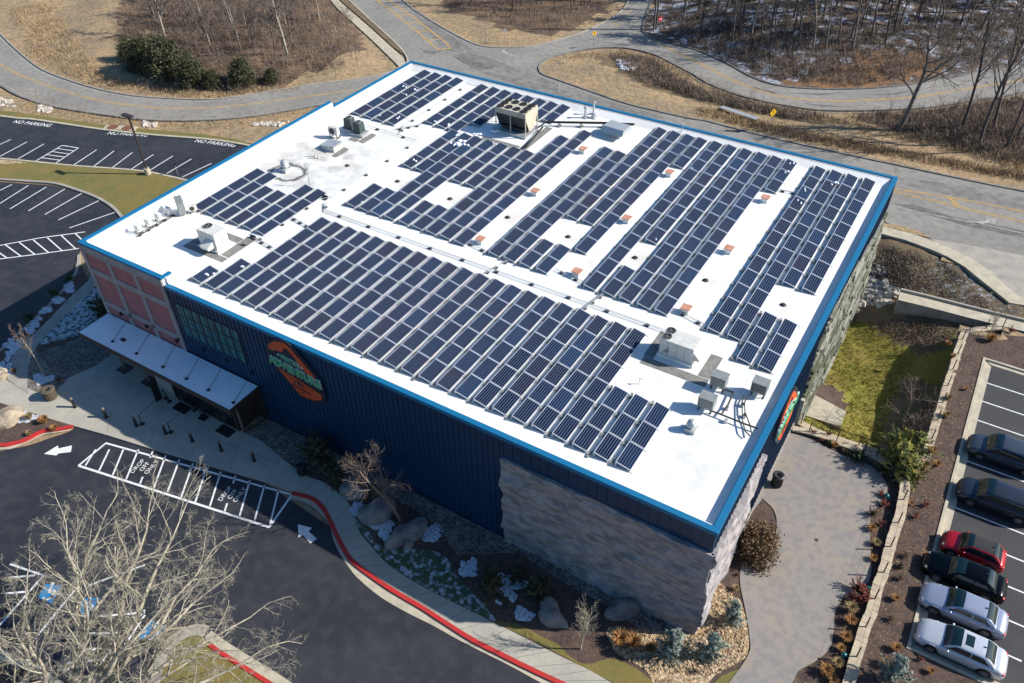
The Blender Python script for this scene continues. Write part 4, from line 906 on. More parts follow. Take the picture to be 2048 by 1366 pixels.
# lumps of snow on panels
b = MB(); rr = random.Random(5)
for (px, py, n_, s_) in ((915,283,9,1.1),(955,268,5,.7),(930,290,4,.6),(988,287,3,.5),(810,173,2,.5),(830,180,2,.5),(808,190,1,.4),(418,548,3,.5),(482,534,2,.4),(872,243,2,.4),(893,250,3,.5),(828,322,2,.5),(760,230,2,.4),(800,235,3,.5),(1385,334,1,.5),(1315,478,1,.4),(1585,328,2,.5),(1570,343,2,.5),(1672,368,3,.6),(1610,380,2,.5),(1600,402,2,.5),(795,382,2,.4),(725,403,2,.3),(985,262,3,.9),(915,270,3,.6)):
    p = G(px, py, 9.85)
    for k in range(n_): b.blob((p.x+rr.uniform(-.5,.5)*s_, p.y+rr.uniform(-.5,.5)*s_, 9.80+rr.uniform(-.02,.02)), (rr.uniform(.12,.32)*s_, rr.uniform(.12,.3)*s_, .13), seed=k, sub=1)
tag(b.build('snow_lumps', M['snow'], smooth_=True), kind='stuff')

# ---------------------------------------------------------------- roof equipment
def fan_top(mb, x, y, z, r, mi_rim, mi_hole, n=18, h=.06):
    mb.cyl((x, y, z), (x, y, z+h), r, r, n, mi_hole); 
    for k in range(n):
        a0, a1 = 2*math.pi*k/n, 2*math.pi*(k+1)/n
        vs = [(x+rr_*math.cos(a), y+rr_*math.sin(a), z+zz) for a in (a0, a1) for rr_, zz in ((r, 0), (r+.04, 0), (r+.04, h+.05), (r, h+.05))]
        mb.add(vs, [(1,5,6,2), (2,6,7,3), (3,7,4,0)], mi_rim)
# big condenser
cd0 = empty('rooftop_condenser', (-33.45, 34.9, HR), 0, 'big beige twin-bank condenser with ten fans on a raised kerb, towards the back', 'condenser')
hx, hy, ht = 1.68, 1.15, 2.45
b = MB(); b.box((-hx, -hy, 1.95), (hx, hy, ht)); b.build('top_housing', M['beige_metal'], cd0)
for sx in (-1, 1):
    b = MB(); b.add([(sx*hx,-hy,1.95),(sx*hx,hy,1.95),(sx*hx,.45,.45),(sx*hx,-.45,.45)], [(0,1,2,3)]); b.add([(sx*(hx-.05),-hy,1.95),(sx*(hx-.05),hy,1.95),(sx*(hx-.05),.45,.45),(sx*(hx-.05),-.45,.45)], [(0,1,2,3)]); b.build('end_panel', M['beige_metal'], cd0)
b = MB()
for sy in (-1, 1):
    b.add([(-hx+.1,sy*(hy-.05),1.95),(hx-.1,sy*(hy-.05),1.95),(hx-.1,sy*.5,.4),(-hx+.1,sy*.5,.4)], [(0,1,2,3)])
b.build('coil', M['coil'], cd0)
b = MB(); b.box((-hx+.3,-.45,.3), (hx-.3,.45,.9)); b.cyl((-1.2,-.7,.55), (1.2,-.7,.55), .16, n=10); b.cyl((-1.0,.7,.5), (1.3,.7,.5), .14, n=10); b.build('compressor', M['dark'], cd0)
for sx in (-1, 0, 1):
    for sy in (-1, 1):
        b = MB(); b.box((sx*(hx-.04)-.04, sy*(hy-.04)-.04, .2), (sx*(hx-.04)+.04, sy*(hy-.04)+.04, 1.95)); b.build('leg', M['beige_metal'], cd0)
b = MB(); b.box((-hx-.35,-hy-.2,.0), (hx+.1,hy+.2,.26)); b.build('base_kerb', M['lt_metal'], cd0)
fx = [-1.28, -.43, .43, 1.28]
for i, x in enumerate(fx):
    for y in ((-.75, .0, .75) if i in (0, 3) else (-.6, .6)):
        b = MB(); fan_top(b, x, y, ht, .29, 0, 1, 16); b.cyl((x, y, ht+.06), (x, y, ht+.12), .07, n=8, mi=0); b.build('fan', [M['coil'], M['darkfan']], cd0)
# packaged units
def rtu(loc, label, L, Wd, Ht, fans, hood, rz=0):
    rt = empty('rooftop_unit', loc, rz, label, 'air handling unit')
    b = MB(); b.box((-L/2-.1,-Wd/2-.1,0), (L/2+.1,Wd/2+.1,.25)); b.build('base_kerb', M['roof'], rt)
    b = MB(); b.box((-L/2,-Wd/2,.25), (L/2,Wd/2,Ht)); 
    b.build('cabinet', M['white_metal'], rt)
    b = MB()
    for k in range(1, 4): x = -L/2+L*k/4; b.box((x-.012,-Wd/2-.01,.3), (x+.012,-Wd/2,Ht-.05)); b.box((x-.012,Wd/2,.3), (x+.012,Wd/2+.01,Ht-.05))
    b.box((L/2,-.02,.3), (L/2+.01,.02,Ht-.05)); b.build('panel_seams', M['grey_metal'], rt)
    if hood == 'coil':
        b = MB()
        for k in range(5): b.box((-L/2-.03,-Wd/2+.08+k*Wd/5,.45), (-L/2,-Wd/2+.06+(k+.6)*Wd/5,Ht-.15))
        b.build('louvres', M['coil'], rt)
        b = MB(); b.add([(-.1,-Wd/2,1.1),(.75,-Wd/2,1.1),(.75,-Wd/2-.7,.75),(-.1,-Wd/2-.7,.75),(-.1,-Wd/2,.5),(.75,-Wd/2,.5),(.75,-Wd/2-.65,.5),(-.1,-Wd/2-.65,.5)], [(0,1,2,3),(3,2,6,7),(0,3,7,4),(1,5,6,2)]); b.build('hood', M['white_metal'], rt)
    elif hood == 'tri':
        b = MB(); b.add([(-L/2+.25,-Wd/2-.012,.5),(-L/2+.65,-Wd/2-.012,.5),(-L/2+.65,-Wd/2-.012,1.05)], [(0,1,2)]); b.build('vent_panel', M['grey_metal'], rt)
        b = MB(); b.add([(L/2,-Wd/2+.1,1.2),(L/2,Wd/2-.1,1.2),(L/2+.5,Wd/2-.1,.6),(L/2+.5,-Wd/2+.1,.6),(L/2,-Wd/2+.1,.5),(L/2,Wd/2-.1,.5)], [(0,1,2,3),(0,3,4),(1,5,2),(3,2,5,4)]); b.build('hood', M['white_metal'], rt)
    for (x, y, r) in fans:
        b = MB(); fan_top(b, x, y, Ht, r, 0, 1, 16, .01)
        for k in range(4): a = k*math.pi/2+.4; b.cyl((x, y, Ht+.02), (x+r*.9*math.cos(a), y+r*.9*math.sin(a), Ht+.02), .02, n=4, mi=0)
        b.build('fan', [M['grey_metal'], M['darkfan']], rt)
    return rt
rtu((-43.6, 5.95, HR), 'white rooftop unit with one round fan, at the front left of the roof', 1.9, 1.25, 1.65, [(-.45,.12,.34)], 'coil')
rtu((-7.3, 12.35, HR), 'white rooftop unit with two black fans, at the right of the front panels', 2.3, 1.35, 1.5, [(-.85,-.3,.30),(-.85,.36,.30)], 'tri')
# walkway pads: flat things lying on the roof
def pad(x0, y0, x1, y1, label): 
    b = MB(); b.box((x0, y0, HR), (x1, y1, HR+.012)); o = b.build('walk_pad', M['walkpad']); tag(o, label, 'walkway pad', 'grey walkway pads')
pad(-45.9,4.6,-41.5,4.95+.25,'grey walkway pad along the front side of the single-fan unit'); pad(-45.9,5.25,-45.0,7.3,'grey walkway pad on the left side of the single-fan unit'); pad(-42.4,5.3,-41.5,8.2,'grey walkway pad on the right side of the single-fan unit'); pad(-44.9,7.1,-42.45,7.8,'grey walkway pad behind the single-fan unit')
pad(-9.2,10.4,-4.7,11.15,'grey walkway pad along the front side of the two-fan unit'); pad(-9.3,11.2,-8.6,14.1,'grey walkway pad on the left side of the two-fan unit'); pad(-5.5,11.2,-4.7,13.6,'grey walkway pad on the right side of the two-fan unit')
pad(-31.3,31.7,-30.6,36.9,'long grey walkway pad right of the big condenser'); pad(-35.5,31.6,-31.4,32.2,'grey walkway pad in front of the big condenser')
def capsule(pts, label):
    b = MB(); Q = smooth([(p.x, p.y) for p in GL(pts, HR)], 1, True); b.prism([(q[0], q[1]) for q in Q], HR, HR+.012); tag(b.build('walk_pad', M['walkpad']), label, 'walkway pad', 'grey walkway pads')
capsule([(716,283),(738,269),(744,267),(752,270),(750,273),(730,285),(725,287)], 'grey round-ended pad beside the right dark green unit')
capsule([(662,312),(682,298),(688,295),(697,298),(695,302),(677,313),(671,315)], 'grey round-ended pad below the low roof hatch')
capsule([(695,279),(704,274),(720,279),(713,284),(710,284)], 'small grey pad between the hatch and the dark green units')
# dark green condensers
def greenu(loc, label):
    rt = empty('split_condenser', loc, R(3), label, 'condenser')
    b = MB(); s = .42; b.add([(-s,-s,.3),(s,-s,.3),(s,s,.3),(-s,s,.3),(-s*.86,-s*.86,1.25),(s*.86,-s*.86,1.25),(s*.86,s*.86,1.25),(-s*.86,s*.86,1.25)], [(0,3,2,1),(4,5,6,7),(0,1,5,4),(1,2,6,5),(2,3,7,6),(3,0,4,7)]); 
    for k in range(7):
        z = .36+k*.125; q = s+.012-.06*k/7; b.box((-q,-q,z), (q,q,z+.03))
    b.build('louvred_body', M['green_unit'], rt)
    b = MB(); fan_top(b, 0, 0, 1.25, .28, 0, 1, 16, .03); b.box((-.28,-.03,1.29), (.28,.03,1.32), 0); b.build('fan', [M['grey_metal'], M['darkfan']], rt)
    b = MB(); b.box((-.75,-.6,0), (.75,.6,.28)); b.build('stand', M['lt_metal'], rt)
greenu((-47.5, 26.9, HR), 'dark green louvred condenser, left one of two'); greenu((-46.1, 26.6, HR), 'dark green louvred condenser, right one of two')
M['roofwhite'] = mat('white_casing', (.78, .78, .75), .6)
def minisplit(loc, label, rz, s=1.0, m='white_metal', front='fan', leg=.32, grill='coil'):
    rt = empty('mini_split', loc, rz, label, 'outdoor unit'); rt.scale = (s, s, s)
    b = MB(); b.box((-.48,-.19,leg), (.48,.19,leg+.72)); b.box((-.50,-.20,leg+.72), (.50,.20,leg+.75)); b.build('casing', M[m], rt)
    b = MB()
    if front == 'fan':
        b.cyl((-.1,-.19,leg+.36), (-.1,-.215,leg+.36), .28, n=18)
    else:
        for k in range(9): b.box((-.42+k*.095,-.215,leg+.06), (-.38+k*.095,-.19,leg+.66))
    b.build('grille', M[grill], rt)
    for sx in (-.38, .38):
        b = MB(); b.box((sx-.03,-.3,0), (sx+.03,.3,.05)); b.box((sx-.03,-.2,.05), (sx+.03,-.15,leg)); b.box((sx-.03,.15,.05), (sx+.03,.2,leg)); b.build('foot', M['dark'], rt)
    return rt
minisplit((-47.75, 24.9, HR), 'pale grey outdoor unit with side fan, left of the dark green pair', R(5), 1.05)
for (x, y, lab, fr) in ((-3.98,10.75,'grey outdoor unit nearest the two-fan unit, on black feet','plain'), (-3.94,8.6,'grey outdoor unit nearest the front edge, above the stub vent','plain'), (-1.62,11.5,'grey outdoor unit with slatted front, nearest the side parapet','slats')):
    o = minisplit((x, y, HR), lab, R(0), 1.0, 'grey_metal', 'slats' if fr == 'slats' else 'slats', .40)
    for ch in o.children:
        if ch.name.startswith('casing'): ch.scale = (1, 1.9, 1)
        if ch.name.startswith('grille'):
            ch.location = (0, -.17, 0)
            if fr == 'plain': ch.data.materials[0] = M['grey_metal']
# tall cabinet by the left parapet and the line of small white units
b = MB(); b.box((-.55,-.28,.15), (.55,.28,1.35), 0); b.box((-.58,-.31,1.35), (.58,.31,1.40), 0); o = b.build('tall_cabinet', M['grey_metal'], loc=(-49.9, 8.0, HR)); o.rotation_euler = (0,0,R(-30)); o.location = (-49.75,8.0,HR); tag(o, 'tall pale grey metal cabinet at the left end of the row of white units', 'cabinet')
minisplit((-49.0, 8.55, HR), 'small white outdoor unit between the tall cabinet and the panels', R(60), .7)
lab5 = ['first of four white outdoor units from the front, by the left parapet', 'second white outdoor unit from the front, by the left parapet', 'third white outdoor unit from the front, by the left parapet', 'last of four white outdoor units, nearest the tall cabinet']
for k in range(4):
    o = minisplit((-50.55, 4.2+k*1.02, HR), lab5[k], R(0), .70, 'roofwhite', grill='lt_metal'); o['group'] = 'white outdoor units by the left parapet'
b = MB(); b.tube([(-50.1,3.6,HR+.06),(-50.0,7.4,HR+.06)], .05); b.tube([(-50.3,3.7,HR+.12),(-50.15,7.3,HR+.12)], .03)
for k in range(5): b.box((-50.15,3.8+k*.85,HR), (-49.95,4.0+k*.85,HR+.12))
tag(b.build('refrigerant_pipes', M['coil']), 'dark pipe run in front of the four white outdoor units', 'pipes')
# roof hatch
b = MB(); b.box((-.75,-.6,0), (.75,.6,.42)); o = b.build('roof_hatch', M['roof'], loc=(-46.5, 23.1, HR)); tag(o, 'low white roof hatch with sloping grey metal lid', 'roof hatch')
b = MB(); b.add([(-.95,-.65,.40),(.8,-.65,.62),(.8,.65,.62),(-.95,.65,.40),(-.95,-.65,.34),(.8,-.65,.56),(.8,.65,.56),(-.95,.65,.34)], [(0,1,2,3),(4,7,6,5),(0,4,5,1),(1,5,6,2),(2,6,7,3),(3,7,4,0)]); b.build('lid', M['lt_metal'], o)
# goosenecks, stacks, mushroom vents
def mushroom(x, y, s, label):
    b = MB(); b.box((-.35*s,-.35*s,0), (.35*s,.35*s,.3*s)); b.cyl((0,0,.3*s), (0,0,.55*s), .2*s, n=14); b.cyl((0,0,.5*s), (0,0,.62*s), .36*s, .3*s, 14); b.cyl((0,0,.68*s), (0,0,.8*s), .33*s, .25*s, 14); b.cyl((0,0,.84*s), (0,0,.95*s), .27*s, .12*s, 14)
    tag(b.build('roof_vent', M['lt_metal'], loc=(x, y, HR)), label, 'roof vent')
mushroom(-47.3, 17.7, 1.15, 'stacked metal roof vent in the dirty ring near the left block'); mushroom(-4.07, 6.5, .9, 'stacked metal roof vent in the near right corner')
def stack(x, y, h, r, label):
    b = MB(); b.cyl((0,0,0), (0,0,h), r, n=10); b.cyl((0,0,h), (0,0,h+.06), r*1.5, r*1.6, 10); b.cyl((0,0,h+.12), (0,0,h+.2), r*1.8, r*.6, 10); b.box((-r*2,-r*2,0), (r*2,r*2,.12)); tag(b.build('vent_stack', M['lt_metal'], loc=(x, y, HR)), label, 'vent stack')
stack(-28.95, 40.5, 1.0, .12, 'shorter metal vent stack by the back parapet'); stack(-28.6, 41.6, 1.15, .10, 'taller metal vent stack by the back parapet'); stack(-28.2, 40.9, .35, .14, 'low vent stub beside the two metal stacks')
stack(-19.45, 42.05, .85, .05, 'thin white vent pipe at the back parapet above the centre rows')
for (px, py, h, lab) in ((631,313,.75,'white vent pipe right of the radar-like mast'), (638,317,.75,'second white vent pipe, right of the first'),):
    p = G(px, py, HR); b = MB(); b.cyl((0,0,0), (0,0,h), .05, n=8); b.cyl((0,0,0), (0,0,.05), .12, n=10); tag(b.build('vent_pipe', M['white_metal'], loc=(p.x, p.y, HR)), lab, 'vent pipe')
p = G(620, 372, HR); b = MB(); b.cyl((0,0,0), (0,0,1.9), .025, n=6); o = b.build('weather_mast', M['grey_metal'], loc=(p.x, p.y, HR)); tag(o, 'thin mast with a small wire dish beside the left block of panels', 'mast')
b = MB(); b.tube([(.28*math.cos(t), .05, 1.95+.28*math.sin(t)) for t in np.linspace(0, 6.283, 13)], .02, 4); b.tube([(.15*math.cos(t), .0, 1.95+.15*math.sin(t)) for t in np.linspace(0, 6.283, 9)], .015, 4); b.build('wire_dish', M['grey_metal'], o)
b = MB(); b.tube([(0,0,0),(0,0,.5),(.25,0,.5)], .03, 6); p = G(1278, 768, HR); o = b.build('pipe_bend', M['white_metal'], loc=(p.x, p.y, HR)); tag(o, 'small bent white pipe on bare roof right of the front block', 'pipe')
# intake hood
hd = empty('intake_hood', (-24.6, 38.6, HR), R(-4), 'pale blue grey intake hood on a stub, near the back parapet', 'intake hood')
b = MB(); b.add([(-1.1,-1.0,.55),(1.1,-1.0,.55),(1.1,1.0,.55),(-1.1,1.0,.55),(-1.1,-.7,1.05),(1.1,-.7,1.05),(1.1,.7,1.05),(-1.1,.7,1.05)], [(0,3,2,1),(4,5,6,7),(0,1,5,4),(1,2,6,5),(2,3,7,6),(3,0,4,7)]); b.build('hood', M['lt_metal'], hd)
b = MB(); b.box((-.6,-.5,0), (.6,.5,.55)); b.build('curb', M['lt_metal'], hd)
# pipe rack from the condenser to the hood
pr = empty('pipe_rack', (-31.0, 36.0, HR), 0, 'black insulated pipe run from the big condenser past the intake hood', 'pipes')
A = [G(1078,262,HR), G(1092,252,HR), G(1210,254,HR), G(1268,257,HR)]
b = MB()
for d in (-.12, .12): b.tube([Vector((p.x-pr.location.x, p.y-pr.location.y+d, .42)) for p in A], .07, 7)
b.build('pipe', M['dark'], pr)
for t in (.15, .4, .65, .9):
    p = A[1].lerp(A[3], t)-Vector(pr.location); b = MB(); b.box((p.x-.18,p.y-.25,0), (p.x+.18,p.y+.25,.08)); b.box((p.x-.03,p.y-.2,.08), (p.x+.03,p.y+.2,.36)); b.build('support', M['grey_metal'], pr)
b = MB(); q = G(1052,300,HR)-Vector(pr.location); r_ = G(1085,260,HR)-Vector(pr.location); b.tube([Vector((q.x,q.y,.3)), Vector((r_.x,r_.y,.3))], .1, 6); b.build('pipe', M['dark'], pr)
# pipes of the three grey units
pr = empty('refrigerant_pipes', (-2.5, 9.0, HR), 0, 'black pipes joining the three grey outdoor units to the side parapet', 'pipes')
def lp(px, py, z=.28): q = G(px, py, HR+z); return Vector((q.x+2.5, q.y-9.0, z))
for pts in ([(1418,820),(1445,830),(1490,848),(1516,857)], [(1441,776),(1467,785),(1455,812),(1443,828)], [(1497,790),(1489,805),(1490,825),(1500,850),(1504,870)], [(1488,792),(1484,805),(1485,840),(1490,862),(1500,872)]):
    b = MB(); b.tube([lp(*q) for q in pts], .055 if len(pts) == 4 else .04, 6); b.build('pipe', M['coil'], pr)
for q in ((1452,838),(1455,812),(1486,806),(1490,828)):
    p = lp(*q); b = MB(); b.box((p.x-.1,p.y-.12,0), (p.x+.1,p.y+.12,.22)); b.build('support', M['lt_metal'], pr)
# orange lidded curbs
k = 0; cols = ['left', 'middle', 'right']; rws = ['near', 'middle', 'far']
for ci, x in enumerate((-25.8,-17.25,-8.65)):
    for ri, y in enumerate((16.85,25.35,34.0)):
        b = MB(); b.box((-.26,-.26,0), (.26,.26,.42)); o = b.build('lidded_curb', M['roof'], loc=(x, y, HR)); tag(o, 'white curb with faded orange lid, %s one in the %s aisle' % (rws[ri], cols[ci]), 'roof curb', 'orange lidded roof curbs')
        b = MB(); b.box((-.34,-.34,.42), (.34,.34,.47)); b.build('lid', M['orange_lid'], o)
for i, (x, y) in enumerate([(-43.09,21.2),(-37.39,21.23),(-31.7,21.11),(-25.94,21.08),(-20.29,21.06),(-14.51,21.1),(-8.83,21.07),(-3.06,21.08)]):
    b = MB(); b.cyl((0,0,0), (0,0,.08), .24, .17, 12); b.cyl((0,0,.08), (0,0,.16), .10, .06, 8); tag(b.build('roof_drain', M['coil'], loc=(x, y, HR)), 'dark round roof drain, %s from the left' % ORD[i+1], 'roof drain', 'dark round roof drains')
# conduits on blocks
def conduit(pts, label, step=1.9, two=True):
    P = [Vector((p[0], p[1], 0)) for p in pts]; o0 = P[0].copy()
    rt = empty('conduit_run', (o0.x, o0.y, HR), 0, label, 'conduit')
    b = MB()
    for d in ((-.06, .06) if two else (0,)):
        Q = offs(P, d); b.tube([Vector((q[0]-o0.x, q[1]-o0.y, .16)) for q in Q], .022, 5)
    b.build('conduit', M['lt_metal'], rt)
    for a, c in zip(P[:-1], P[1:]):
        n = max(1, int((c-a).length/step))
        for k in range(n):
            q = a.lerp(c, (k+.5)/n)-o0; b = MB(); b.box((q.x-.14,q.y-.11,0), (q.x+.14,q.y+.11,.12)); b.build('support_block', M['coil'], rt)
conduit([(-40.4,15.2),(-39.5,14.2),(-8.8,14.1)], 'long conduit across the roof between the front block and the middle blocks', 2.9)
conduit([(-42.3,7.0),(-41.3,7.3),(-41.2,9.4),(-41.2,15.2),(-40.5,16.2),(-40.4,28.1),(-50,28.3)], 'conduit from the single-fan unit back along the left blocks', 2.6, False)
conduit([(-42.6,28.3),(-43.4,30.0),(-43.4,41.2),(-32,42.0)], 'conduit between the far left corner block and its neighbour', 2.7, False)
conduit([(-41.3,12.0),(-38.9,11.6)], 'short conduit joining the left block to the front block', .8)
conduit([(-42.2,8.3),(-39.3,7.9)], 'short conduit near the front end of the left block', .9)
conduit([(-26.9,16.3),(-24.5,15.9)], 'short conduit in the left aisle by the near orange lid', .9); conduit([(-19,16.6),(-16.4,16.2)], 'short conduit in the middle aisle by the near orange lid', .9); conduit([(-9.3,16.6),(-6.8,16.0)], 'short conduit in the right aisle by the near orange lid', .9)
conduit([(-23.3,13.3),(-22.6,15.9)], 'crossing conduit near the left aisle', .8); conduit([(-15.0,13.2),(-14.5,15.7)], 'crossing conduit near the middle aisle', .8)
conduit([(-43.6,29.0),(-42.0,31.0)], 'short conduit beside the far left corner block', .7); conduit([(-8.3,36.2),(-6.6,36.4)], 'short conduit at the far end of the right aisle', .8)
# black electrical boxes between blocks
for i, (x, y, lab) in enumerate(((-41.6,12.1,'dark junction clamp by the left block, middle'), (-41.9,8.3,'dark junction clamp by the left block, near end'), (-41.0,15.9,'dark junction clamp by the left block, far end'))):
    b = MB(); b.box((-.2,-.12,0), (.2,.12,.2)); b.cyl((-.3,0,.22), (.3,0,.22), .05, n=6); tag(b.build('junction_clamp', M['dark'], loc=(x, y, HR)), lab, 'junction clamp')

# ---------------------------------------------------------------- trees and plants
def perp(d, rr):
    a = Vector((rr.gauss(0,1), rr.gauss(0,1), rr.gauss(0,1))); a -= d*a.dot(d); return a.normalized()
def limb(mb, p, d, L, r, lvl, maxl, rr, P, out):
    """one wandering tapered limb with its side shoots"""
    n = P['seg'][min(lvl, len(P['seg'])-1)]; sides = (7, 5, 4, 3, 3, 3)[min(lvl, 5)]
    pts = [p.copy()]; rad = [r]; dd = d.normalized(); wig = P['wig']*(1+.35*lvl)
    for k in range(n):
        dd = (dd+perp(dd, rr)*rr.uniform(0, wig)+Vector((0,0,P['up']*(.4+.6*rr.random())))/max(1, n/3)).normalized()
        p = p+dd*(L/n); pts.append(p.copy()); rad.append(r*(1-(1-P['tip'])*(k+1)/n))
    base = len(mb.v); prev = None
    a = dd.orthogonal().normalized()
    for k, (q, ra) in enumerate(zip(pts, rad)):
        t = (pts[min(k+1, n)]-pts[max(k-1, 0)]).normalized(); a = (a-t*a.dot(t)).normalized(); b_ = t.cross(a)
        for s in range(sides):
            an = 2*math.pi*s/sides; mb.v.append(tuple(q+(a*math.cos(an)+b_*math.sin(an))*ra))
        if k:
            o = base+(k-1)*sides
            for s in range(sides): mb.f.append((o+s, o+(s+1) % sides, o+sides+(s+1) % sides, o+sides+s)); mb.m.append(0)
    if lvl >= maxl: return
    nc = P['kids'][min(lvl, len(P['kids'])-1)]; t0 = P['t0'][min(lvl, len(P['t0'])-1)]
    for c in range(nc):
        t = t0+(1-t0)*(c+rr.random())/nc; i = min(n-1, int(t*n)); f = t*n-i
        q = pts[i].lerp(pts[i+1], f); td = (pts[i+1]-pts[i]).normalized(); an = P['ang']*rr.uniform(.75, 1.25)
        nd = (td*math.cos(an)+perp(td, rr)*math.sin(an)).normalized()
        if lvl == 0 and nd.z < .05: nd.z = rr.uniform(.05, .4)
        limb(out, q, nd, L*P['len']*rr.uniform(.7, 1.15)*(1.15-.55*t), max(rad[i]*P['rr'], P['minr']), lvl+1, maxl, rr, P, out)
def bare_tree(name, seed, Ht, m, maxl=3, **kw):
    P = dict(seg=[7,5,4,3], wig=.16, up=.10, tip=.35, kids=[9,6,4,3], t0=[.38,.2,.2,.15], ang=.8, len=.5, rr=.55, minr=.012); P.update(kw)
    rr = random.Random(seed); tr = MB(); cr = MB()
    limb(tr, Vector((0,0,-.2)), Vector((rr.uniform(-.06,.06), rr.uniform(-.06,.06), 1)), Ht, P.get('r0', Ht*.016), 0, maxl, rr, P, cr)
    rt = empty(name)
    a = tr.build('trunk', m, rt, True); b = cr.build('branches', kw.get('m2', m), rt, True); return rt
def leaves(mb, n, shape, sz, rr, clumps=40, flat=.0, csz=.22):
    "leaf-sized faces gathered in clumps through the volume given by shape(rr)"
    cs = [shape(rr) for _ in range(clumps)]
    for k in range(n):
        c, s = cs[rr.randrange(clumps)]
        p = c+Vector((rr.gauss(0,1), rr.gauss(0,1), rr.gauss(0,.8)))*csz*s
        a = Vector((rr.gauss(0,1), rr.gauss(0,1), rr.gauss(0,1-flat))).normalized(); b = perp(a, rr); q = sz*rr.uniform(.6, 1.3)
        mb.add([p-a*q, p+b*q*.45, p+a*q, p-b*q*.45], [(0,1,2,3)])
def dome(rx, ry, h, z0=0.1):
    def f(rr):
        while True:
            p = Vector((rr.uniform(-1,1), rr.uniform(-1,1), rr.uniform(0,1)))
            if .35 < p.length < 1: break
        return Vector((p.x*rx, p.y*ry, z0+p.z*h)), min(rx, h)
    return f
def cone(r, h, z0=.2):
    def f(rr):
        t = rr.random()**1.35; a = rr.uniform(0, 6.283); q = r*(1-t)*(.55+.5*rr.random())
        return Vector((q*math.cos(a), q*math.sin(a), z0+h*t)), r*(1.1-.8*t)
    return f
def bush(name, seed, shape, n, sz, m, clumps=40, stem=None, csz=.22, flat=0, cname='foliage'):
    rr = random.Random(seed); b = MB(); leaves(b, n, shape, sz, rr, clumps, flat, csz)
    rt = empty(name); b.build(cname, M[m], rt)
    if stem:
        s = MB(); s.cyl((0,0,-.2), (0,0,stem[1]), stem[0], stem[0]*.4, 6)
        for k in range(6): a = rr.uniform(0, 6.28); z = stem[1]*rr.uniform(.2, .8); s.cyl((0,0,z), (math.cos(a)*.3*stem[1]*.6, math.sin(a)*.3*stem[1]*.6, z+.25*stem[1]), stem[0]*.4, stem[0]*.1, 4)
        s.build('trunk' if stem[1] > 1.5 else 'stem', M['bark'], rt)
    return rt
def tuft(name, seed, n, r, h, m, droop=.7, wd=.02):
    rr = random.Random(seed); b = MB()
    for k in range(n):
        a = rr.uniform(0, 6.283); q = r*.25*rr.random(); L = h*rr.uniform(.6, 1.1); o = r*rr.uniform(.4, 1.1)*droop
        p0 = Vector((q*math.cos(a), q*math.sin(a), 0)); p1 = p0+Vector((math.cos(a)*o*.45, math.sin(a)*o*.45, L*.75)); p2 = p0+Vector((math.cos(a)*o, math.sin(a)*o, L*.9))
        s = Vector((-math.sin(a), math.cos(a), 0))*wd
        b.add([p0-s, p0+s, p1+s, p1-s, p2], [(0,1,2,3), (3,2,4)])
    rt = empty(name); b.build('blades', M[m], rt); return rt
def place(proto, used, loc, rz, sc, label, cat, group=None):
    "first use moves the prototype itself, later uses copy it with its parts"
    if proto.name in used: o = copy_tree(proto)
    else: used.add(proto.name); o = proto
    o.location = loc; o.rotation_euler = (0, 0, rz); o.scale = (sc, sc, sc)
    if group: o['group'] = group
    elif 'group' in o: del o['group']
    return tag(o, label, cat)
def feathery(name, seed, n, r, h, m, leaf=.05, droop=.25, per=30, spread=1.0, stemtop=.6, cname='crown', up=.6, asym=.35):
    "plant of many separate leafy shoots, so its outline is open and uneven"
    rr = random.Random(seed); b = MB(); s = MB(); s.cyl((0,0,-.1), (0,0,h*stemtop), .05, .02, 6)
    lob = [(rr.uniform(0, 6.28), rr.uniform(.6, 1.2)) for _ in range(5)]
    for k in range(n):
        a = rr.uniform(0, 6.283); t = rr.random(); z0 = h*stemtop*t*.9
        L = r*(1.1-.7*t)*rr.uniform(.45, 1.15)*(1+asym*math.sin(2*a+lob[0][0])*lob[0][1]); e = up*rr.uniform(.3, 1.5)+t*.8
        d = Vector((math.cos(a)*math.cos(e), math.sin(a)*math.cos(e), math.sin(e))); p0 = Vector((0,0,z0)); p = p0.copy(); pts = [p.copy()]
        for q in range(5): d = (d+Vector((0,0,-droop*.3))+perp(d, rr)*.12).normalized(); p = p+d*L/5*spread; pts.append(p.copy())
        s.tube(pts, .012, 3)
        for q in range(per):
            f = rr.random()**.7*4.99; i = int(f); c = pts[i].lerp(pts[i+1], f-i); td = (pts[i+1]-pts[i]).normalized(); o = perp(td, rr); w_ = leaf*rr.uniform(.6, 1.4)
            tip = c+(o*.8+td*.6)*w_*1.6; side = td.cross(o)*w_*.3
            b.add([c-side, c+side, tip], [(0,1,2)])
    rt = empty(name); b.build(cname, M[m], rt); s.build('stems', M['bark'], rt); return rt
used = set()
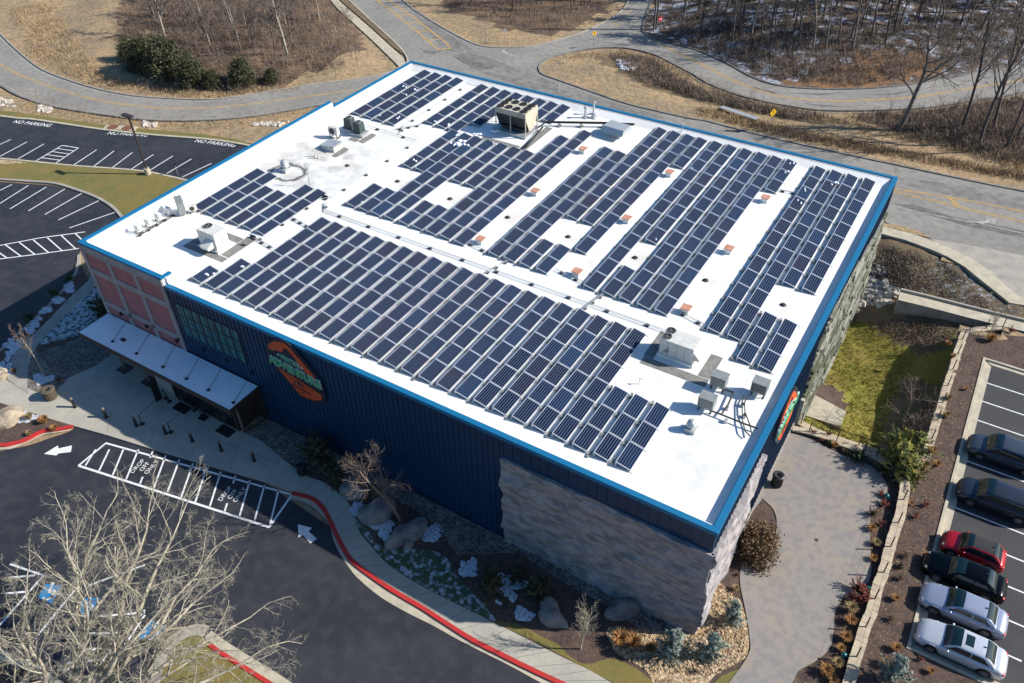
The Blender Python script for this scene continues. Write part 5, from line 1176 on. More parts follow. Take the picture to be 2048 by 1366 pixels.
# big pale tree at the lower left
bt = empty('big_bare_tree', (-26.2, -23.4, 0), 0, 'big pale bare oak spreading over the lower left parking stalls', 'tree')
rr = random.Random(21); tr = MB(); br = MB()
P = dict(seg=[6,7,6,5,3,2], wig=.26, up=.02, tip=.42, kids=[8,7,6,5,4,3], t0=[.3,.22,.18,.15,.1,.1], ang=.75, len=.5, rr=.5, minr=.007)
tr.cyl((0,0,-.1), (-.1,.1,1.6), .55, .45, 12); base = Vector((-.1,.1,1.5)); trunk_l = bt.location
tips = [((50,1150),7.5),((130,1060),8.5),((210,1020),8),((300,1010),8.5),((370,1030),8),((420,1110),7),((430,1180),6.5),((500,1240),5.5),((520,1310),4.5),((20,1230),7),((-40,1330),7),((270,1120),9.5),((160,1180),10),((330,1200),8.5),((100,1280),10),((420,1300),6)]
for (px, py), zt in tips:
    tgt = G(px, py, zt)-trunk_l; v = tgt-base; L = v.length
    n = 8; p = base+Vector((rr.uniform(-.2,.2), rr.uniform(-.2,.2), rr.uniform(-.3,.4))); pts = [p.copy()]; bend = perp(v.normalized(), rr)*L*.08
    for k in range(1, n+1):
        t = k/n; q = base+v*t+bend*math.sin(t*math.pi)+Vector((0,0,L*.06*math.sin(t*math.pi)))+perp(v.normalized(), rr)*.16; pts.append(q)
    r0 = .11+.009*L
    for k in range(n):
        ra, rb = r0*(1-.85*k/n), r0*(1-.85*(k+1)/n); tr.cyl(pts[k], pts[k+1], ra, rb, 7, cap=False)
        for c in range(2 if k > 2 else (1 if k == 2 else 0)):
            f = rr.random(); q = pts[k].lerp(pts[k+1], f); td = (pts[k+1]-pts[k]).normalized(); an = rr.uniform(.5, 1.05)
            nd = (td*math.cos(an)+perp(td, rr)*math.sin(an)).normalized(); nd.z = nd.z*.8+.12
            limb(br, q, nd, L*.30*rr.uniform(.7, 1.25)*(1.25-.6*k/n), ra*.42, 1, 4, rr, dict(P, kids=[0,5,5,4,3], seg=[0,7,5,4,3]), br)
    limb(br, pts[-1], (pts[-1]-pts[-2]).normalized(), L*.22, r0*.15+.01, 2, 4, rr, dict(P, kids=[0,0,6,4,3]), br)
tr.build('trunk', M['bark_pale'], bt, True); br.build('branches', M['bark_pale'], bt, True)

# prototypes for the woods
woods = [bare_tree('bare_tree', 31+k, h, M[m], 3, m2=M[m2], kids=[17,8,5,2], len=.34, ang=.65, up=.14, t0=[.3,.2,.2,.1], r0=.17, rr=.45, minr=.018)
         for k, (h, m, m2) in enumerate(((13,'bark','bark'), (15,'bark_dark','bark_dark'), (11,'bark','twig'), (14,'bark_dark','bark'), (9,'bark','bark')))]
spread = [bare_tree('bare_tree', 61+k, h, M[m], 3, m2=M[m2], kids=[9,7,5,3], len=.55, ang=.8, up=.08, t0=[.22,.15,.15,.1], r0=.2, rr=.6, minr=.022)
          for k, (h, m, m2) in enumerate(((10,'bark_pale','bark'), (9,'bark','twig')))]
pines = []
for k, h in enumerate((13, 11)):
    rr = random.Random(80+k); rt = empty('pine_tree'); s = MB(); s.cyl((0,0,-.2), (.2,.1,h*.98), .16, .04, 7)
    f = MB()
    for q in range(26):
        z = h*(.42+.56*q/26); a = rr.uniform(0, 6.28); L = (1.9-1.5*q/26)*rr.uniform(.7, 1.1); e = Vector((L*math.cos(a), L*math.sin(a), z+.25)); s.cyl((.1,.05,z), e, .035, .012, 4)
        c0 = e.copy()
        leaves(f, 30, lambda r_, c0=c0: (c0+Vector((r_.gauss(0,.28), r_.gauss(0,.28), r_.gauss(0,.15))), 1), .22, rr, 5, csz=.22)
    s.build('trunk', M['bark_dark'], rt, True); f.build('crown', M['pine'], rt); pines.append(rt)
saplings = [bare_tree('bare_sapling', 91+k, 3.6, M['twig'], 2, kids=[9,5,3], len=.5, ang=.45, t0=[.15,.2,.2], r0=.045, minr=.012) for k in range(2)]
def scatter(poly, n, fn, seed, dmin=1.5):
    rr = random.Random(seed); xs = [p[0] for p in poly]; ys = [p[1] for p in poly]; out = []; tries = 0
    while len(out) < n and tries < n*60:
        tries += 1; px, py = rr.uniform(min(xs), max(xs)), rr.uniform(min(ys), max(ys))
        if not inpoly(px, py, poly): continue
        p = H(px, py)
        if any((p.x-q.x)**2+(p.y-q.y)**2 < dmin*dmin for q in out): continue
        out.append(p); fn(p, rr, px, py)
def wood(label, group, protos, smin, smax, cat='bare tree'):
    def f(p, rr, px, py):
        o = rr.choice(protos); lb, gr = label, group
        if 'snowy' in group:
            w = 'left part' if px < 1560 else ('middle' if px < 1800 else 'right part'); w2 = ' near the road edge' if py > 70 else ' deep in the wood'
            lb, gr = label+', '+w+w2, group+', '+w+w2
        elif 'copse' in group: w = 'left side' if px < 450 else 'right side'; lb, gr = label+', '+w, group+', '+w
        place(o, used, p, rr.uniform(0, 6.28), rr.uniform(smin, smax), lb, cat, gr)
    return f
scatter([(1350,-60),(1370,40),(1500,110),(1640,120),(1760,95),(1900,105),(2040,60),(2200,20),(2200,-120),(1350,-120)], 155, wood('bare tree of the snowy woods above the loop', 'bare trees of the snowy woods', woods, .62, 1.0), 1, 2.2)
scatter([(1340,-60),(1350,40),(1460,90),(1600,60),(1900,70),(2100,0),(2100,-90)], 40, wood('thin olive pine above the loop', 'pines of the snowy woods', pines, .6, .95, 'pine'), 2, 3)
scatter([(1300,60),(1380,92),(1500,140),(1560,155),(1700,150),(1500,110),(1400,70),(1330,30)], 16, wood('dark bare sapling on the shaded bank above the loop road', 'saplings on the shaded bank', saplings, .6, 1.1, 'sapling'), 3, 2)
scatter([(320,-60),(300,20),(330,90),(440,120),(560,110),(640,60),(640,-70)], 78, wood('grey bare tree in the copse by the left bend', 'bare trees of the copse', woods[:1]+woods[2:3]+woods[4:5]+spread, .45, .75), 4, 1.5)
scatter([(270,0),(270,80),(420,150),(600,150),(720,110),(700,20),(520,60)], 90, wood('bare sapling in the copse by the left bend', 'saplings of the copse', saplings, .5, 1.1, 'sapling'), 5, 1.5)
scatter([(850,-60),(880,-10),(950,20),(1060,40),(1150,20),(1210,-10),(1220,-70)], 50, wood('bare tree in the dark wood between the two road arms', 'bare trees between the road arms', woods, .5, .8), 6, 2)
scatter([(1000,20),(1050,60),(1085,62),(1130,48),(1060,25)], 12, wood('brown bare sapling at the tip of the dark wood', 'saplings at the wood tip', saplings, .6, 1.0, 'sapling'), 7, 1.2)
for px, py, s, lab in ((330,75,.95,'pale bare tree with spreading limbs at the left edge of the copse'), (575,110,1.05,'wide bare tree at the right side of the copse near the road'), (420,90,.7,'smaller pale bare tree behind the dark evergreens')):
    place(spread[0], used, H(px, py), px*.01, s, lab, 'bare tree')
# single trees by the loop road
big = bare_tree('bare_tree', 145, 12.0, M['bark'], 3, m2=M['bark'], kids=[8,7,5,3], len=.55, ang=.95, up=.10, t0=[.36,.2,.2,.1], r0=.30, rr=.5, minr=.02, wig=.3)
place(big, used, H(1795,262), 1.0, 1.0, 'broad bare tree standing alone in front of the loop road', 'bare tree')
TALLS = [(1925,250,1.15,'tall straight bare tree right of the lone broad tree'), (1958,290,1.2,'tall thin bare tree leaning over the thicket at the right edge'), (1985,262,1.1,'tall thin bare tree, second from the right edge of the thicket'), (2010,296,1.0,'tall dark bare tree at the right edge of the thicket'), (2035,270,1.05,'tallest bare tree cut by the right edge of the picture')]
for px, py, s, lab in TALLS: place(woods[(px//7) % 4], used, H(px, py), px*.3, s, lab, 'bare tree')
scatter([(1700,235),(1850,225),(2060,200),(2060,320),(1940,290),(1800,255)], 26, wood('brown bare sapling in the thicket below the loop road', 'saplings of the right thicket', saplings, .5, 1.2, 'sapling'), 8, 1.5)
scatter([(1230,110),(1300,125),(1400,185),(1480,205),(1600,235),(1560,240),(1400,200),(1280,160)], 18, wood('small bare sapling in the brush between the road and the loop', 'saplings of the brush strip', saplings, .3, .7, 'sapling'), 9, 1.5)
# dark evergreens in the copse
ev = bush('evergreen_tree', 11, dome(2.3, 2.1, 4.2, .3), 5200, .17, 'evergreen', 90, (.12, 3), csz=.17)
for px, py, s, lab in ((290,140,1.0,'dark evergreen at the left of the evergreen clump by the bend'), (335,148,1.15,'largest dark evergreen of the clump by the left bend'), (388,165,.85,'low dark evergreen right of the largest one'), (488,168,.8,'dark evergreen standing apart, nearer the road'), (430,172,.5,'small dark evergreen between the clump and the lone one'), (545,165,.45,'small evergreen bush right of the lone evergreen'), (262,120,.7,'dark evergreen at the far left edge of the copse')):
    place(ev, used, H(px, py), px*.1, s, lab, 'evergreen')
# undergrowth as uncountable brush
def brushfield(name, poly, n, hmin, hmax, m, seed, kmin=6, rad=.7, flat=False, hz=None):
    rr = random.Random(seed); b = MB(); xs = [p[0] for p in poly]; ys = [p[1] for p in poly]
    for _ in range(n):
        for _t in range(40):
            px, py = rr.uniform(min(xs), max(xs)), rr.uniform(min(ys), max(ys))
            if inpoly(px, py, poly): break
        c = (hz or H)(px, py)
        for k in range(kmin):
            a = rr.uniform(0, 6.283); h = rr.uniform(hmin, hmax); p = c+Vector((rr.gauss(0, rad*.5), rr.gauss(0, rad*.5), -.05)); e = p+Vector((math.cos(a)*h*.5, math.sin(a)*h*.5, h)); s = Vector((-math.sin(a), math.cos(a), 0))*.035
            b.add([p-s, p+s, e], [(0,1,2)])
            if not flat:
                for j in range(2): q = p.lerp(e, rr.uniform(.3, .8)); a2 = rr.uniform(0, 6.28); e2 = q+Vector((math.cos(a2)*h*.35, math.sin(a2)*h*.35, h*.25)); b.add([q-s*.6, q+s*.6, e2], [(0,1,2)])
    return tag(b.build(name, M[m]), kind='stuff')
brushfield('undergrowth', [(235,30),(240,110),(300,160),(470,185),(600,165),(720,120),(690,20),(560,-60),(260,-60)], 1700, .3, 1.1, 'brushtwig', 1, 7, 1.1)
brushfield('undergrowth', [(850,-60),(900,10),(1000,52),(1090,66),(1150,50),(1215,10),(1230,-60)], 600, .3, 1.0, 'brushtwig', 2, 7, 1.0)
brushfield('undergrowth', [(1300,40),(1400,95),(1560,160),(1700,170),(1900,140),(2060,100),(2060,20),(1700,60),(1400,20)], 2200, .3, .9, 'brushtwig', 3, 8, 1.2)
brushfield('undergrowth', [(1690,232),(1850,222),(2060,195),(2060,330),(1930,296),(1800,262)], 1000, .3, 1.1, 'brushtwig', 4, 7, .9)
brushfield('undergrowth', [(1220,110),(1300,118),(1400,182),(1520,212),(1660,235),(1600,240),(1420,205),(1280,162)], 900, .3, .9, 'brushtwig', 5, 7, .8)
brushfield('tall_dry_grass', [(100,0),(200,150),(420,190),(600,170),(600,180),(400,196),(190,172),(60,110),(20,20)], 1500, .2, .5, 'grassblade', 6, 8, .8, True)
brushfield('tall_dry_grass', [(1400,215),(1600,262),(1900,320),(2060,350),(2060,362),(1880,330),(1580,275),(1390,228)], 1500, .2, .55, 'grassblade', 7, 8, .8, True)
brushfield('tall_dry_grass', [(1080,120),(1250,100),(1350,150),(1500,215),(1700,255),(1900,300),(2060,345),(2060,300),(1800,262),(1500,200),(1300,110)], 1400, .15, .5, 'grassblade', 8, 8, .9, True)
brushfield('tall_dry_grass', [(40,175),(200,228),(400,238),(600,215),(620,225),(420,262),(200,246),(40,222)], 700, .1, .35, 'grassblade', 9, 8, .8, True)
brushfield('bank_brush', [(1745,485),(1810,500),(1890,525),(1960,590),(2010,630),(1900,598),(1810,578),(1740,555)], 900, .08, .3, 'brushtwig', 10, 7, .5, False, lambda a, b_: Hpit(a, b_))
brushfield('bank_brush', [(1745,648),(1820,625),(1950,650),(1900,690),(1860,700),(1800,680)], 700, .06, .22, 'brushtwig', 11, 7, .4, False, lambda a, b_: Hpit(a, b_))
b = MB(); rr = random.Random(4)   # lawn relief in the hollow: short grass clumps
for _ in range(5200):
    x, y = rr.uniform(.3, 6.4), rr.uniform(20.6, 40)
    if z_of(x, y) != 'hollow_lawn' or (x < 3 and 25.4 < y < 29.1): continue
    z = float(pit_z(x, y)) if False else 0; b.v and None
    b.m.append((x, y))
pts_ = b.m; b = MB(); zs = pit_z(np.array([p[0] for p in pts_]), np.array([p[1] for p in pts_]))
for (x, y), z in zip(pts_, zs):
    for k in range(3): a = rr.uniform(0, 6.28); q = Vector((x+rr.gauss(0,.08), y+rr.gauss(0,.08), z+.02)); s = Vector((math.cos(a), math.sin(a), 0))*.03; b.add([q-s, q+s, q+Vector((rr.gauss(0,.05), rr.gauss(0,.05), rr.uniform(.06,.14)))], [(0,1,2)])
tag(b.build('grass', M['pitlawn']), kind='stuff')

# rocks
def rocks(name, pts_fn, n, smin, smax, m, seed, sub=1, label=None):
    rr = random.Random(seed); b = MB()
    for k in range(n):
        p = pts_fn(rr); s = rr.uniform(smin, smax)**1.0; b.blob(p, (s*rr.uniform(.8,1.3), s*rr.uniform(.7,1.1), s*rr.uniform(.5,.8)), seed=seed*1000+k, sub=sub, rough=.3)
    return tag(b.build(name, M[m]), kind='stuff')
def px_pick(poly, fn):
    xs = [p[0] for p in poly]; ys = [p[1] for p in poly]
    def f(rr):
        while True:
            a, c = rr.uniform(min(xs), max(xs)), rr.uniform(min(ys), max(ys))
            if inpoly(a, c, poly): return fn(a, c)
    return f
rocks('riprap', px_pick([(1712,622),(1722,575),(1738,556),(1772,560),(1800,585),(1786,606),(1760,612),(1730,610)], lambda a, c: Hpit(a, c)), 230, .16, .42, 'riprap', 3, 1)
rocks('riprap', px_pick([(1735,530),(1760,520),(1775,545),(1745,560)], lambda a, c: Hpit(a, c)), 40, .12, .25, 'riprap', 4, 1)
gp = lambda z: (lambda a, c: G(a, c, z))
rocks('golden_pebbles', px_pick([(1225,1262),(1386,1268),(1425,1180),(1445,1170),(1476,1200),(1492,1270),(1488,1315),(1430,1350),(1300,1345),(1240,1310)], gp(.12)), 2600, .035, .09, 'goldgravel', 5, 0)
rocks('grey_pebbles', px_pick([(495,866),(700,940),(870,1010),(1180,1190),(1040,1105),(913,1110),(870,1045),(770,985),(620,940)], gp(.11)), 2600, .035, .085, 'gravel', 6, 0)
rocks('grey_pebbles', px_pick([(75,700),(164,676),(222,712),(191,732),(143,752),(115,780)], gp(.135)), 700, .035, .08, 'gravel', 7, 0)
rocks('golden_pebbles', px_pick([(1803,985),(1815,1000),(1800,1060),(1780,1110),(1762,1180),(1745,1230),(1735,1225),(1752,1160),(1775,1095),(1795,1040)], gp(.09)), 500, .04, .1, 'goldgravel', 8, 0)
rocks('roadside_stones', px_pick([(-5,196),(30,204),(28,214),(-5,212)], lambda a, c: H(a, c)), 40, .15, .4, 'riprap', 9, 1)
rocks('roadside_stones', px_pick([(75,212),(105,214),(100,225),(72,222)], lambda a, c: H(a, c)), 40, .15, .4, 'riprap', 10, 1)
rocks('roadside_stones', px_pick([(285,243),(315,244),(312,254),(288,254)], lambda a, c: H(a, c)), 40, .15, .35, 'riprap', 11, 1)
rocks('roadside_stones', px_pick([(505,246),(580,243),(560,252),(510,252)], lambda a, c: H(a, c)), 60, .15, .35, 'riprap', 12, 1)
rocks('snowy_stones', px_pick([(1235,118),(1262,118),(1275,138),(1245,142)], lambda a, c: H(a, c)), 30, .2, .5, 'snow', 13, 1)
for i, (px, py, sx, sy, sz, m, lab) in enumerate(((706,982,1.0,.8,.9,'boulder','rounded grey boulder, nearest the plaza end of the front bed'), (752,1022,1.35,1.1,1.0,'boulder','largest grey boulder behind the bare tree in the front bed'), (815,1068,1.5,.8,.75,'boulder','wide grey boulder beside the walk bend'), (814,1090,.42,.36,.35,'boulder','small grey boulder in front of the wide one'),
    (1103,1228,1.25,.7,.7,'boulder','long flat boulder just left of the small bare tree'), (1243,1222,1.0,.75,.7,'boulder','squat boulder near the rock clad corner'), (1018,1080,.3,.25,.22,'tanboulder','small pale rock at the foot of the siding'), (14,838,1.15,1.0,.95,'tanboulder','big tan boulder in the red-kerbed island bed'), (5,750,.8,.6,.6,'tanboulder','tan boulder beside the left walk'))):
    p = G(px, py, .1); b = MB(); b.blob((0,0,0), (sx, sy, sz), seed=70+i, sub=3, rough=.27); o = b.build('boulder', M[m], loc=p, smooth_=False); o.rotation_euler = (0,0,i*.7); tag(o, lab, 'boulder')

# planting round the building
fb = bare_tree('ornamental_tree', 203, 6.6, M['twig'], 3, kids=[15,9,6,3], len=.5, ang=.8, up=.10, t0=[.22,.15,.1,.1], r0=.12, rr=.42, wig=.2, minr=.007)
place(fb, used, G(802,1042,.1), .4, 1.0, 'bare brown tree against the dark siding in the front bed', 'bare tree')
sb = bare_tree('ornamental_tree', 207, 3.9, M['bark_pale'], 3, kids=[16,8,5,2], len=.46, ang=.62, up=.16, t0=[.3,.15,.1,.1], r0=.055, rr=.45, minr=.006)
place(sb, used, G(1161,1298,.1), .2, 1.0, 'small pale bare tree by the walk near the rock clad corner', 'bare tree')
lb = bare_tree('ornamental_tree', 211, 4.6, M['bark_pale'], 3, m2=M['twig'], kids=[8,7,5,2], len=.45, ang=.5, up=.12, t0=[.5,.2,.1,.1], r0=.06, minr=.01)
place(lb, used, G(88,752,.13), 2.2, .95, 'slender bare tree with pinkish twigs over the left walk', 'bare tree')
pt = bare_tree('ornamental_tree', 215, 4.8, M['twig'], 3, kids=[9,7,5,3], len=.6, ang=.9, up=.02, t0=[.2,.15,.1,.1], r0=.09, minr=.01)
q = Hpit(1795,885); place(pt, used, q, .5, 1.0, 'grey bare tree in the hollow by the two tier wall', 'bare tree')
nb = bare_tree('ornamental_tree', 219, 2.6, M['bark_pale'], 3, kids=[10,6,4,2], len=.5, ang=.7, t0=[.15,.1,.1,.1], r0=.05, minr=.012)
place(nb, used, G(1975,672,.1), .5, 1.0, 'small pale bare tree at the corner of the retaining wall', 'bare tree')
sp = feathery('blue_spruce', 17, 130, .85, 2.6, 'spruce', .10, .05, 42, 1.0, .92, up=.45)
for px, py, s, lab in ((1342,1312,1.15,'blue spruce left of the building corner, tallest of its group'), (1420,1312,1.0,'blue spruce directly in front of the building corner'), (1461,1245,.95,'blue spruce on golden gravel beside the patio edge'), (1778,1362,1.1,'blue spruce at the bottom of the east bed')):
    place(sp, used, G(px, py, .1), px*.2, s, lab, 'blue spruce')
gc_ = feathery('golden_cypress', 19, 95, 1.75, 2.0, 'goldcypress', .13, .35, 70, 1.0, .7, up=.5)
place(gc_, used, G(1788,925,.1), .3, 1.25, 'large yellow green conifer at the turn of the patio wall', 'conifer'); place(gc_, used, G(1818,900,.1), 1.3, .95, 'yellow green conifer against the retaining wall end', 'conifer')
place(gc_, used, G(1812,958,.1), 2.3, .8, 'yellow green conifer right of the tan wall, beside the straw tuft', 'conifer')
g2 = feathery('evergreen_shrub', 23, 60, .95, .8, 'shadegreen', .09, .25, 45, 1.0, .7, cname='foliage')
for px, py, s, lab in ((1715,920,1.0,'dark green shrub overhanging the patio edge'), (1770,945,1.1,'dark green shrub below the large conifer'), (215,628,2.0,'dark green shrub beside the canopy at the left wall'), (60,640,.8,'green shrub in the left bed, lower one'), (110,590,.8,'green shrub in the left bed, middle one'), (140,560,.7,'green shrub in the left bed, upper one'), (1657,888,.45,'small green shrub at the top edge of the patio'), (1800,1135,.4,'tiny green plant on mulch beside the black sedan')):
    place(g2, used, G(px, py, .1), px*.3, s, lab, 'shrub')
mg = feathery('magnolia_shrub', 29, 85, 1.45, 1.9, 'evergreen', .15, .15, 48, 1.0, .8, cname='foliage', up=.7)
for px, py, s, lab in ((640,925,1.25,'tall dark evergreen shrub against the siding near the plaza'), (672,960,.8,'dark evergreen shrub beside the round boulder'), (985,1180,.9,'dark evergreen shrub in the middle of the front bed'), (1075,1190,.8,'dark evergreen shrub left of the flat boulder'), (1035,1160,.6,'low evergreen shrub between the two dark shrubs')):
    place(mg, used, G(px, py, .1), px*.3, s, lab, 'evergreen shrub')
bz = bush('bronze_shrub', 37, dome(1.2, 1.7, 1.9, .1), 8200, .10, 'bronze', 120, (.05, 1.2), csz=.2)
place(bz, used, (1.25, 7.6, .1), .2, 1.0, 'large bronze leaved shrub against the rock clad side wall', 'shrub')
rs = feathery('red_shrub', 41, 34, .55, .4, 'red_shrub', .06, .1, 26, 1.0, .5, cname='foliage', up=.8)
tf = [tuft('ornamental_grass', 43, 260, .55, .6, 'orange_grass'), tuft('ornamental_grass', 44, 260, .6, .75, 'straw')]
items = [(1862,905,'o',.75),(1872,932,'o',.7),(1846,938,'s',.95),(1832,960,'s',.9),(1850,1012,'r',.75),(1832,1035,'r',.7),(1980,682,'o',1.0),(2022,664,'r',.8),(1895,690,'o',.6),(1905,715,'o',.5),(1910,745,'r',.4),(1895,800,'s',.6),(1890,835,'s',.7),(1930,780,'o',.4),
    (1700,1222,'s',.8),(1716,1180,'r',1.4),(1722,1205,'r',1.2),(1700,1245,'o',.8),(1690,1278,'o',.8),(1762,990,'r',.7),(1765,1010,'r',.8),(1745,1030,'b',.9),(1760,1050,'r',.7),(1742,1060,'o',.7),(1750,1090,'s',.6),(1745,1120,'o',.6),(1705,1200,'r',.9),(1680,1300,'o',.6),(1672,1330,'s',.7),(1650,1345,'o',.9),(1700,1365,'r',.5),(1665,1365,'o',.7),
    (1640,882,'r',.5),(1668,893,'o',.6),(1690,905,'o',.5),(1712,908,'r',.5),(1625,868,'r',.7),(1655,872,'r',.7),(1240,1285,'o',1.2),(1265,1290,'o',1.1),(1250,1265,'b',.8),(1300,1300,'o',.8),(1390,1345,'b',.5),(1470,1180,'s',.5),(1465,1120,'o',.5),(1480,1118,'s',.5),(1475,1150,'b',.35),(1820,1010,'o',.5),(1850,1115,'o',.6),(1810,1115,'b',.6),(1800,1160,'b',.6),(1790,1200,'o',.6),(1780,1240,'b',.6),(1790,1300,'o',.7),(1770,1330,'o',.8),(1840,1320,'r',.5),(1860,1345,'o',.5),
    (90,845,'o',.9),(60,838,'s',.7),(110,860,'o',.7),(118,762,'r',.6),(60,870,'s',.5),(30,745,'s',.5),(1830,760,'b',.4),(1925,1180,'o',.01)]
bzs = feathery('bronze_shrub', 47, 40, .7, .5, 'bronze', .06, .1, 24, 1.0, .5, cname='foliage', up=.8)
KN = {'o': (tf[0], 'orange grass tuft', 'grass tuft'), 's': (tf[1], 'straw coloured grass tuft', 'grass tuft'), 'r': (rs, 'low red leaved shrub', 'shrub'), 'b': (bzs, 'low brown shrub', 'shrub')}
def where(px, py):
    if px < 150: return 'in the bed left of the plaza'
    if px < 1330: return 'in front of the rock clad wall near the walk'
    if px < 1490: return 'beside the patio edge near the building corner'
    if px > 1880 and py < 850: return 'on mulch near the top of the right parking lot'
    if px > 1770: return 'on mulch between the tan wall and the parked cars'
    if py < 915: return 'between the two tiers of the wall behind the patio'
    if py < 1130: return 'in the narrow bed right of the patio, upper half'
    return 'in the narrow bed right of the patio, lower half'
for px, py, k, s in items:
    if s < .1: continue
    o, lab, cat = KN[k]; wtxt = where(px, py); place(o, used, G(px, py, .1), px*.7+py, s*1.15, lab+' '+wtxt, cat, lab+'s '+wtxt)
hs = bush('low_hedge', 53, dome(2.6, .5, .55, .0), 3600, .06, 'goldcypress', 90, csz=.28)
o = place(hs, used, (1.9, 21.1, -1.2), 0, 1.0, 'yellow green hedge on the lower tier below the patio wall', 'hedge')

# ---------------------------------------------------------------- retaining walls, railings
def blockwall(name, P, wd, z0, z1, label, seed=1, both=True):
    "stacked block wall with separate cap stones"
    Q = [Vector((p[0], p[1])) for p in P]; b = MB(); ribbon(b, [(p.x, p.y) for p in Q], -wd/2+.03, wd/2-.03, z0, z1-.10); o = tag(b.build(name, M['block_wall']), label, 'retaining wall')
    c = MB(); rr = random.Random(seed); acc = []; tot = 0
    ds = [0]
    for a, b_ in zip(Q[:-1], Q[1:]): ds.append(ds[-1]+(b_-a).length)
    def at(s):
        for i in range(len(Q)-1):
            if s <= ds[i+1]: return Q[i].lerp(Q[i+1], (s-ds[i])/(ds[i+1]-ds[i]+1e-9))
        return Q[-1]
    s = 0
    while s < ds[-1]-.2:
        e = min(s+rr.uniform(.38, .62), ds[-1]); h = rr.uniform(-.012, .012); wv = rr.uniform(-.03, .03); ribbon(c, [tuple(at(s+.008)), tuple(at(e-.008))], -wd/2-.02+wv, wd/2+.02+wv, z1-.10, z1+h); s = e
    c.build('cap_stones', M['capstone'], o); return at, ds[-1]
at_e, Le = blockwall('block_retaining_wall', [(9.2,20.9),(9.2,30),(9.25,36.5),(9.3,38.0)], .55, -3.4, .22, 'tall tan block wall with cap stones between the hollow and the parking lot', 3)
at_p, Lp = blockwall('block_garden_wall', wall_line, .62, -.1, .55, 'low curving tan block wall right of the patio', 5)
at_u, Lu = blockwall('block_retaining_wall', [(.1,20.35),(2,20.0),(4,20.1),(6,20.3),(7.6,20.25),(8.6,20.5),(9.2,21.2)], .5, -4.5, .18, 'upper tier of the tan block wall behind the patio', 7)
at_l, Ll = blockwall('block_garden_wall', GL([(1583,862),(1612,868),(1640,876),(1680,893),(1712,905),(1738,916)], 0), .5, -.2, .36, 'front tier of the tan block wall along the patio edge', 9)
at_n, Ln = blockwall('block_retaining_wall', [(9.3,38.0),(10.3,38.9),(12.0,40.2)], .5, -1.8, .22, 'short angled end of the block wall near the concrete channel', 11)
def railing(name, at, L, z, label, step=2.2, h=1.05, s0=.4, rails=3):
    a0 = at(0); rt = empty(name, (a0.x, a0.y, z), 0, label, 'railing'); n = int((L-s0)/step)
    for k in range(n+1):
        p = at(s0+k*step)-a0; b = MB(); b.box((p.x-.035,p.y-.035,-.1), (p.x+.035,p.y+.035,h)); b.build('rail_post', M['dark'], rt)
    b = MB()
    for j in range(rails):
        pts = [at(s0+k*step)-a0 for k in range(n+1)]; b.tube([Vector((p.x, p.y, h-.04-j*.3)) for p in pts], .004, 4)
    b.build('rail_wires', M['dark'], rt)
railing('wire_railing', at_e, Le, .22, 'black wire railing along the tall wall above the hollow'); railing('wire_railing', at_p, Lp, .55, 'black wire railing on the curving wall beside the patio')
railing('wire_railing', at_u, Lu, .18, 'black wire railing on the upper tier behind the patio', 2.15); railing('wire_railing', at_l, Ll, .30, 'black wire railing on the front tier at the patio edge', 2.0, s0=1.2); railing('wire_railing', at_n, Ln, .2, 'black wire railing at the short angled wall end', 1.5)
# concrete channel
ch = [(3.4,40.9),(6,41.15),(9,41.35),(12,41.6),(15,41.9),(40,43.5)]
b = MB(); ribbon(b, ch, -.85, .55, -1.9, -.12); b2 = MB()
o = tag(b.build('drainage_channel', M['gutter']), 'pale concrete drainage channel running from the stone pile to the right edge', 'drainage channel')
b = MB(); ribbon(b, ch, .55, .75, -1.0, .12); b.build('back_wall', M['concrete_old'], o); b = MB(); ribbon(b, ch, -.86, -.84, -1.9, -.11); b.build('front_face', M['concrete_old'], o)
# planters, bins, balls, bollards
def bin_(loc, label, m, r=.33, h=.95, dome_=False):
    b = MB(); b.cyl((0,0,0), (0,0,h*.86), r*.92, r*.92, 18); 
    for k in range(18): a = 2*math.pi*k/18; b.box((r*.95*math.cos(a)-.015, r*.95*math.sin(a)-.015, .04), (r*.95*math.cos(a)+.015, r*.95*math.sin(a)+.015, h*.86))
    o = b.build('litter_bin', M[m], loc=loc); tag(o, label, 'litter bin')
    b = MB(); n = 20
    for k in range(n):
        a0, a1 = 2*math.pi*k/n, 2*math.pi*(k+1)/n
        prof = [(r*1.08, h*.84), (r*1.08, h*.95), (r*.85, h), (r*.42, h*.97), (r*.42, h*.85)]
        vs = [(q*math.cos(a), q*math.sin(a), z) for a in (a0, a1) for q, z in prof]; b.add(vs, [(i, i+5, i+6, i+1) for i in range(4)])
    b.build('rim', M[m], o); b = MB(); b.cyl((0,0,h*.84), (0,0,h*.87), r*.42, n=14); b.build('opening', M['darkfan'], o)
bin_(G(605,947,.12), 'black slatted litter bin at the right end of the plaza', 'dark'); bin_((.75,13.5,.15), 'black slatted litter bin on the patio by the side wall', 'dark', .38, 1.1)
bin_(G(103,795,.13), 'tan round litter bin in the bed corner left of the plaza', 'brown_pot', .5, .95)
labs = ['first bollard from the left, bronze topped, standing in the sun', 'second bollard from the left along the plaza edge', 'third bollard from the left, beside a rope stand', 'fourth bollard from the left, beside a rope stand', 'fifth bollard from the left along the plaza edge', 'sixth bollard from the left along the plaza edge', 'last bollard on the right, near the litter bin']
bo = None
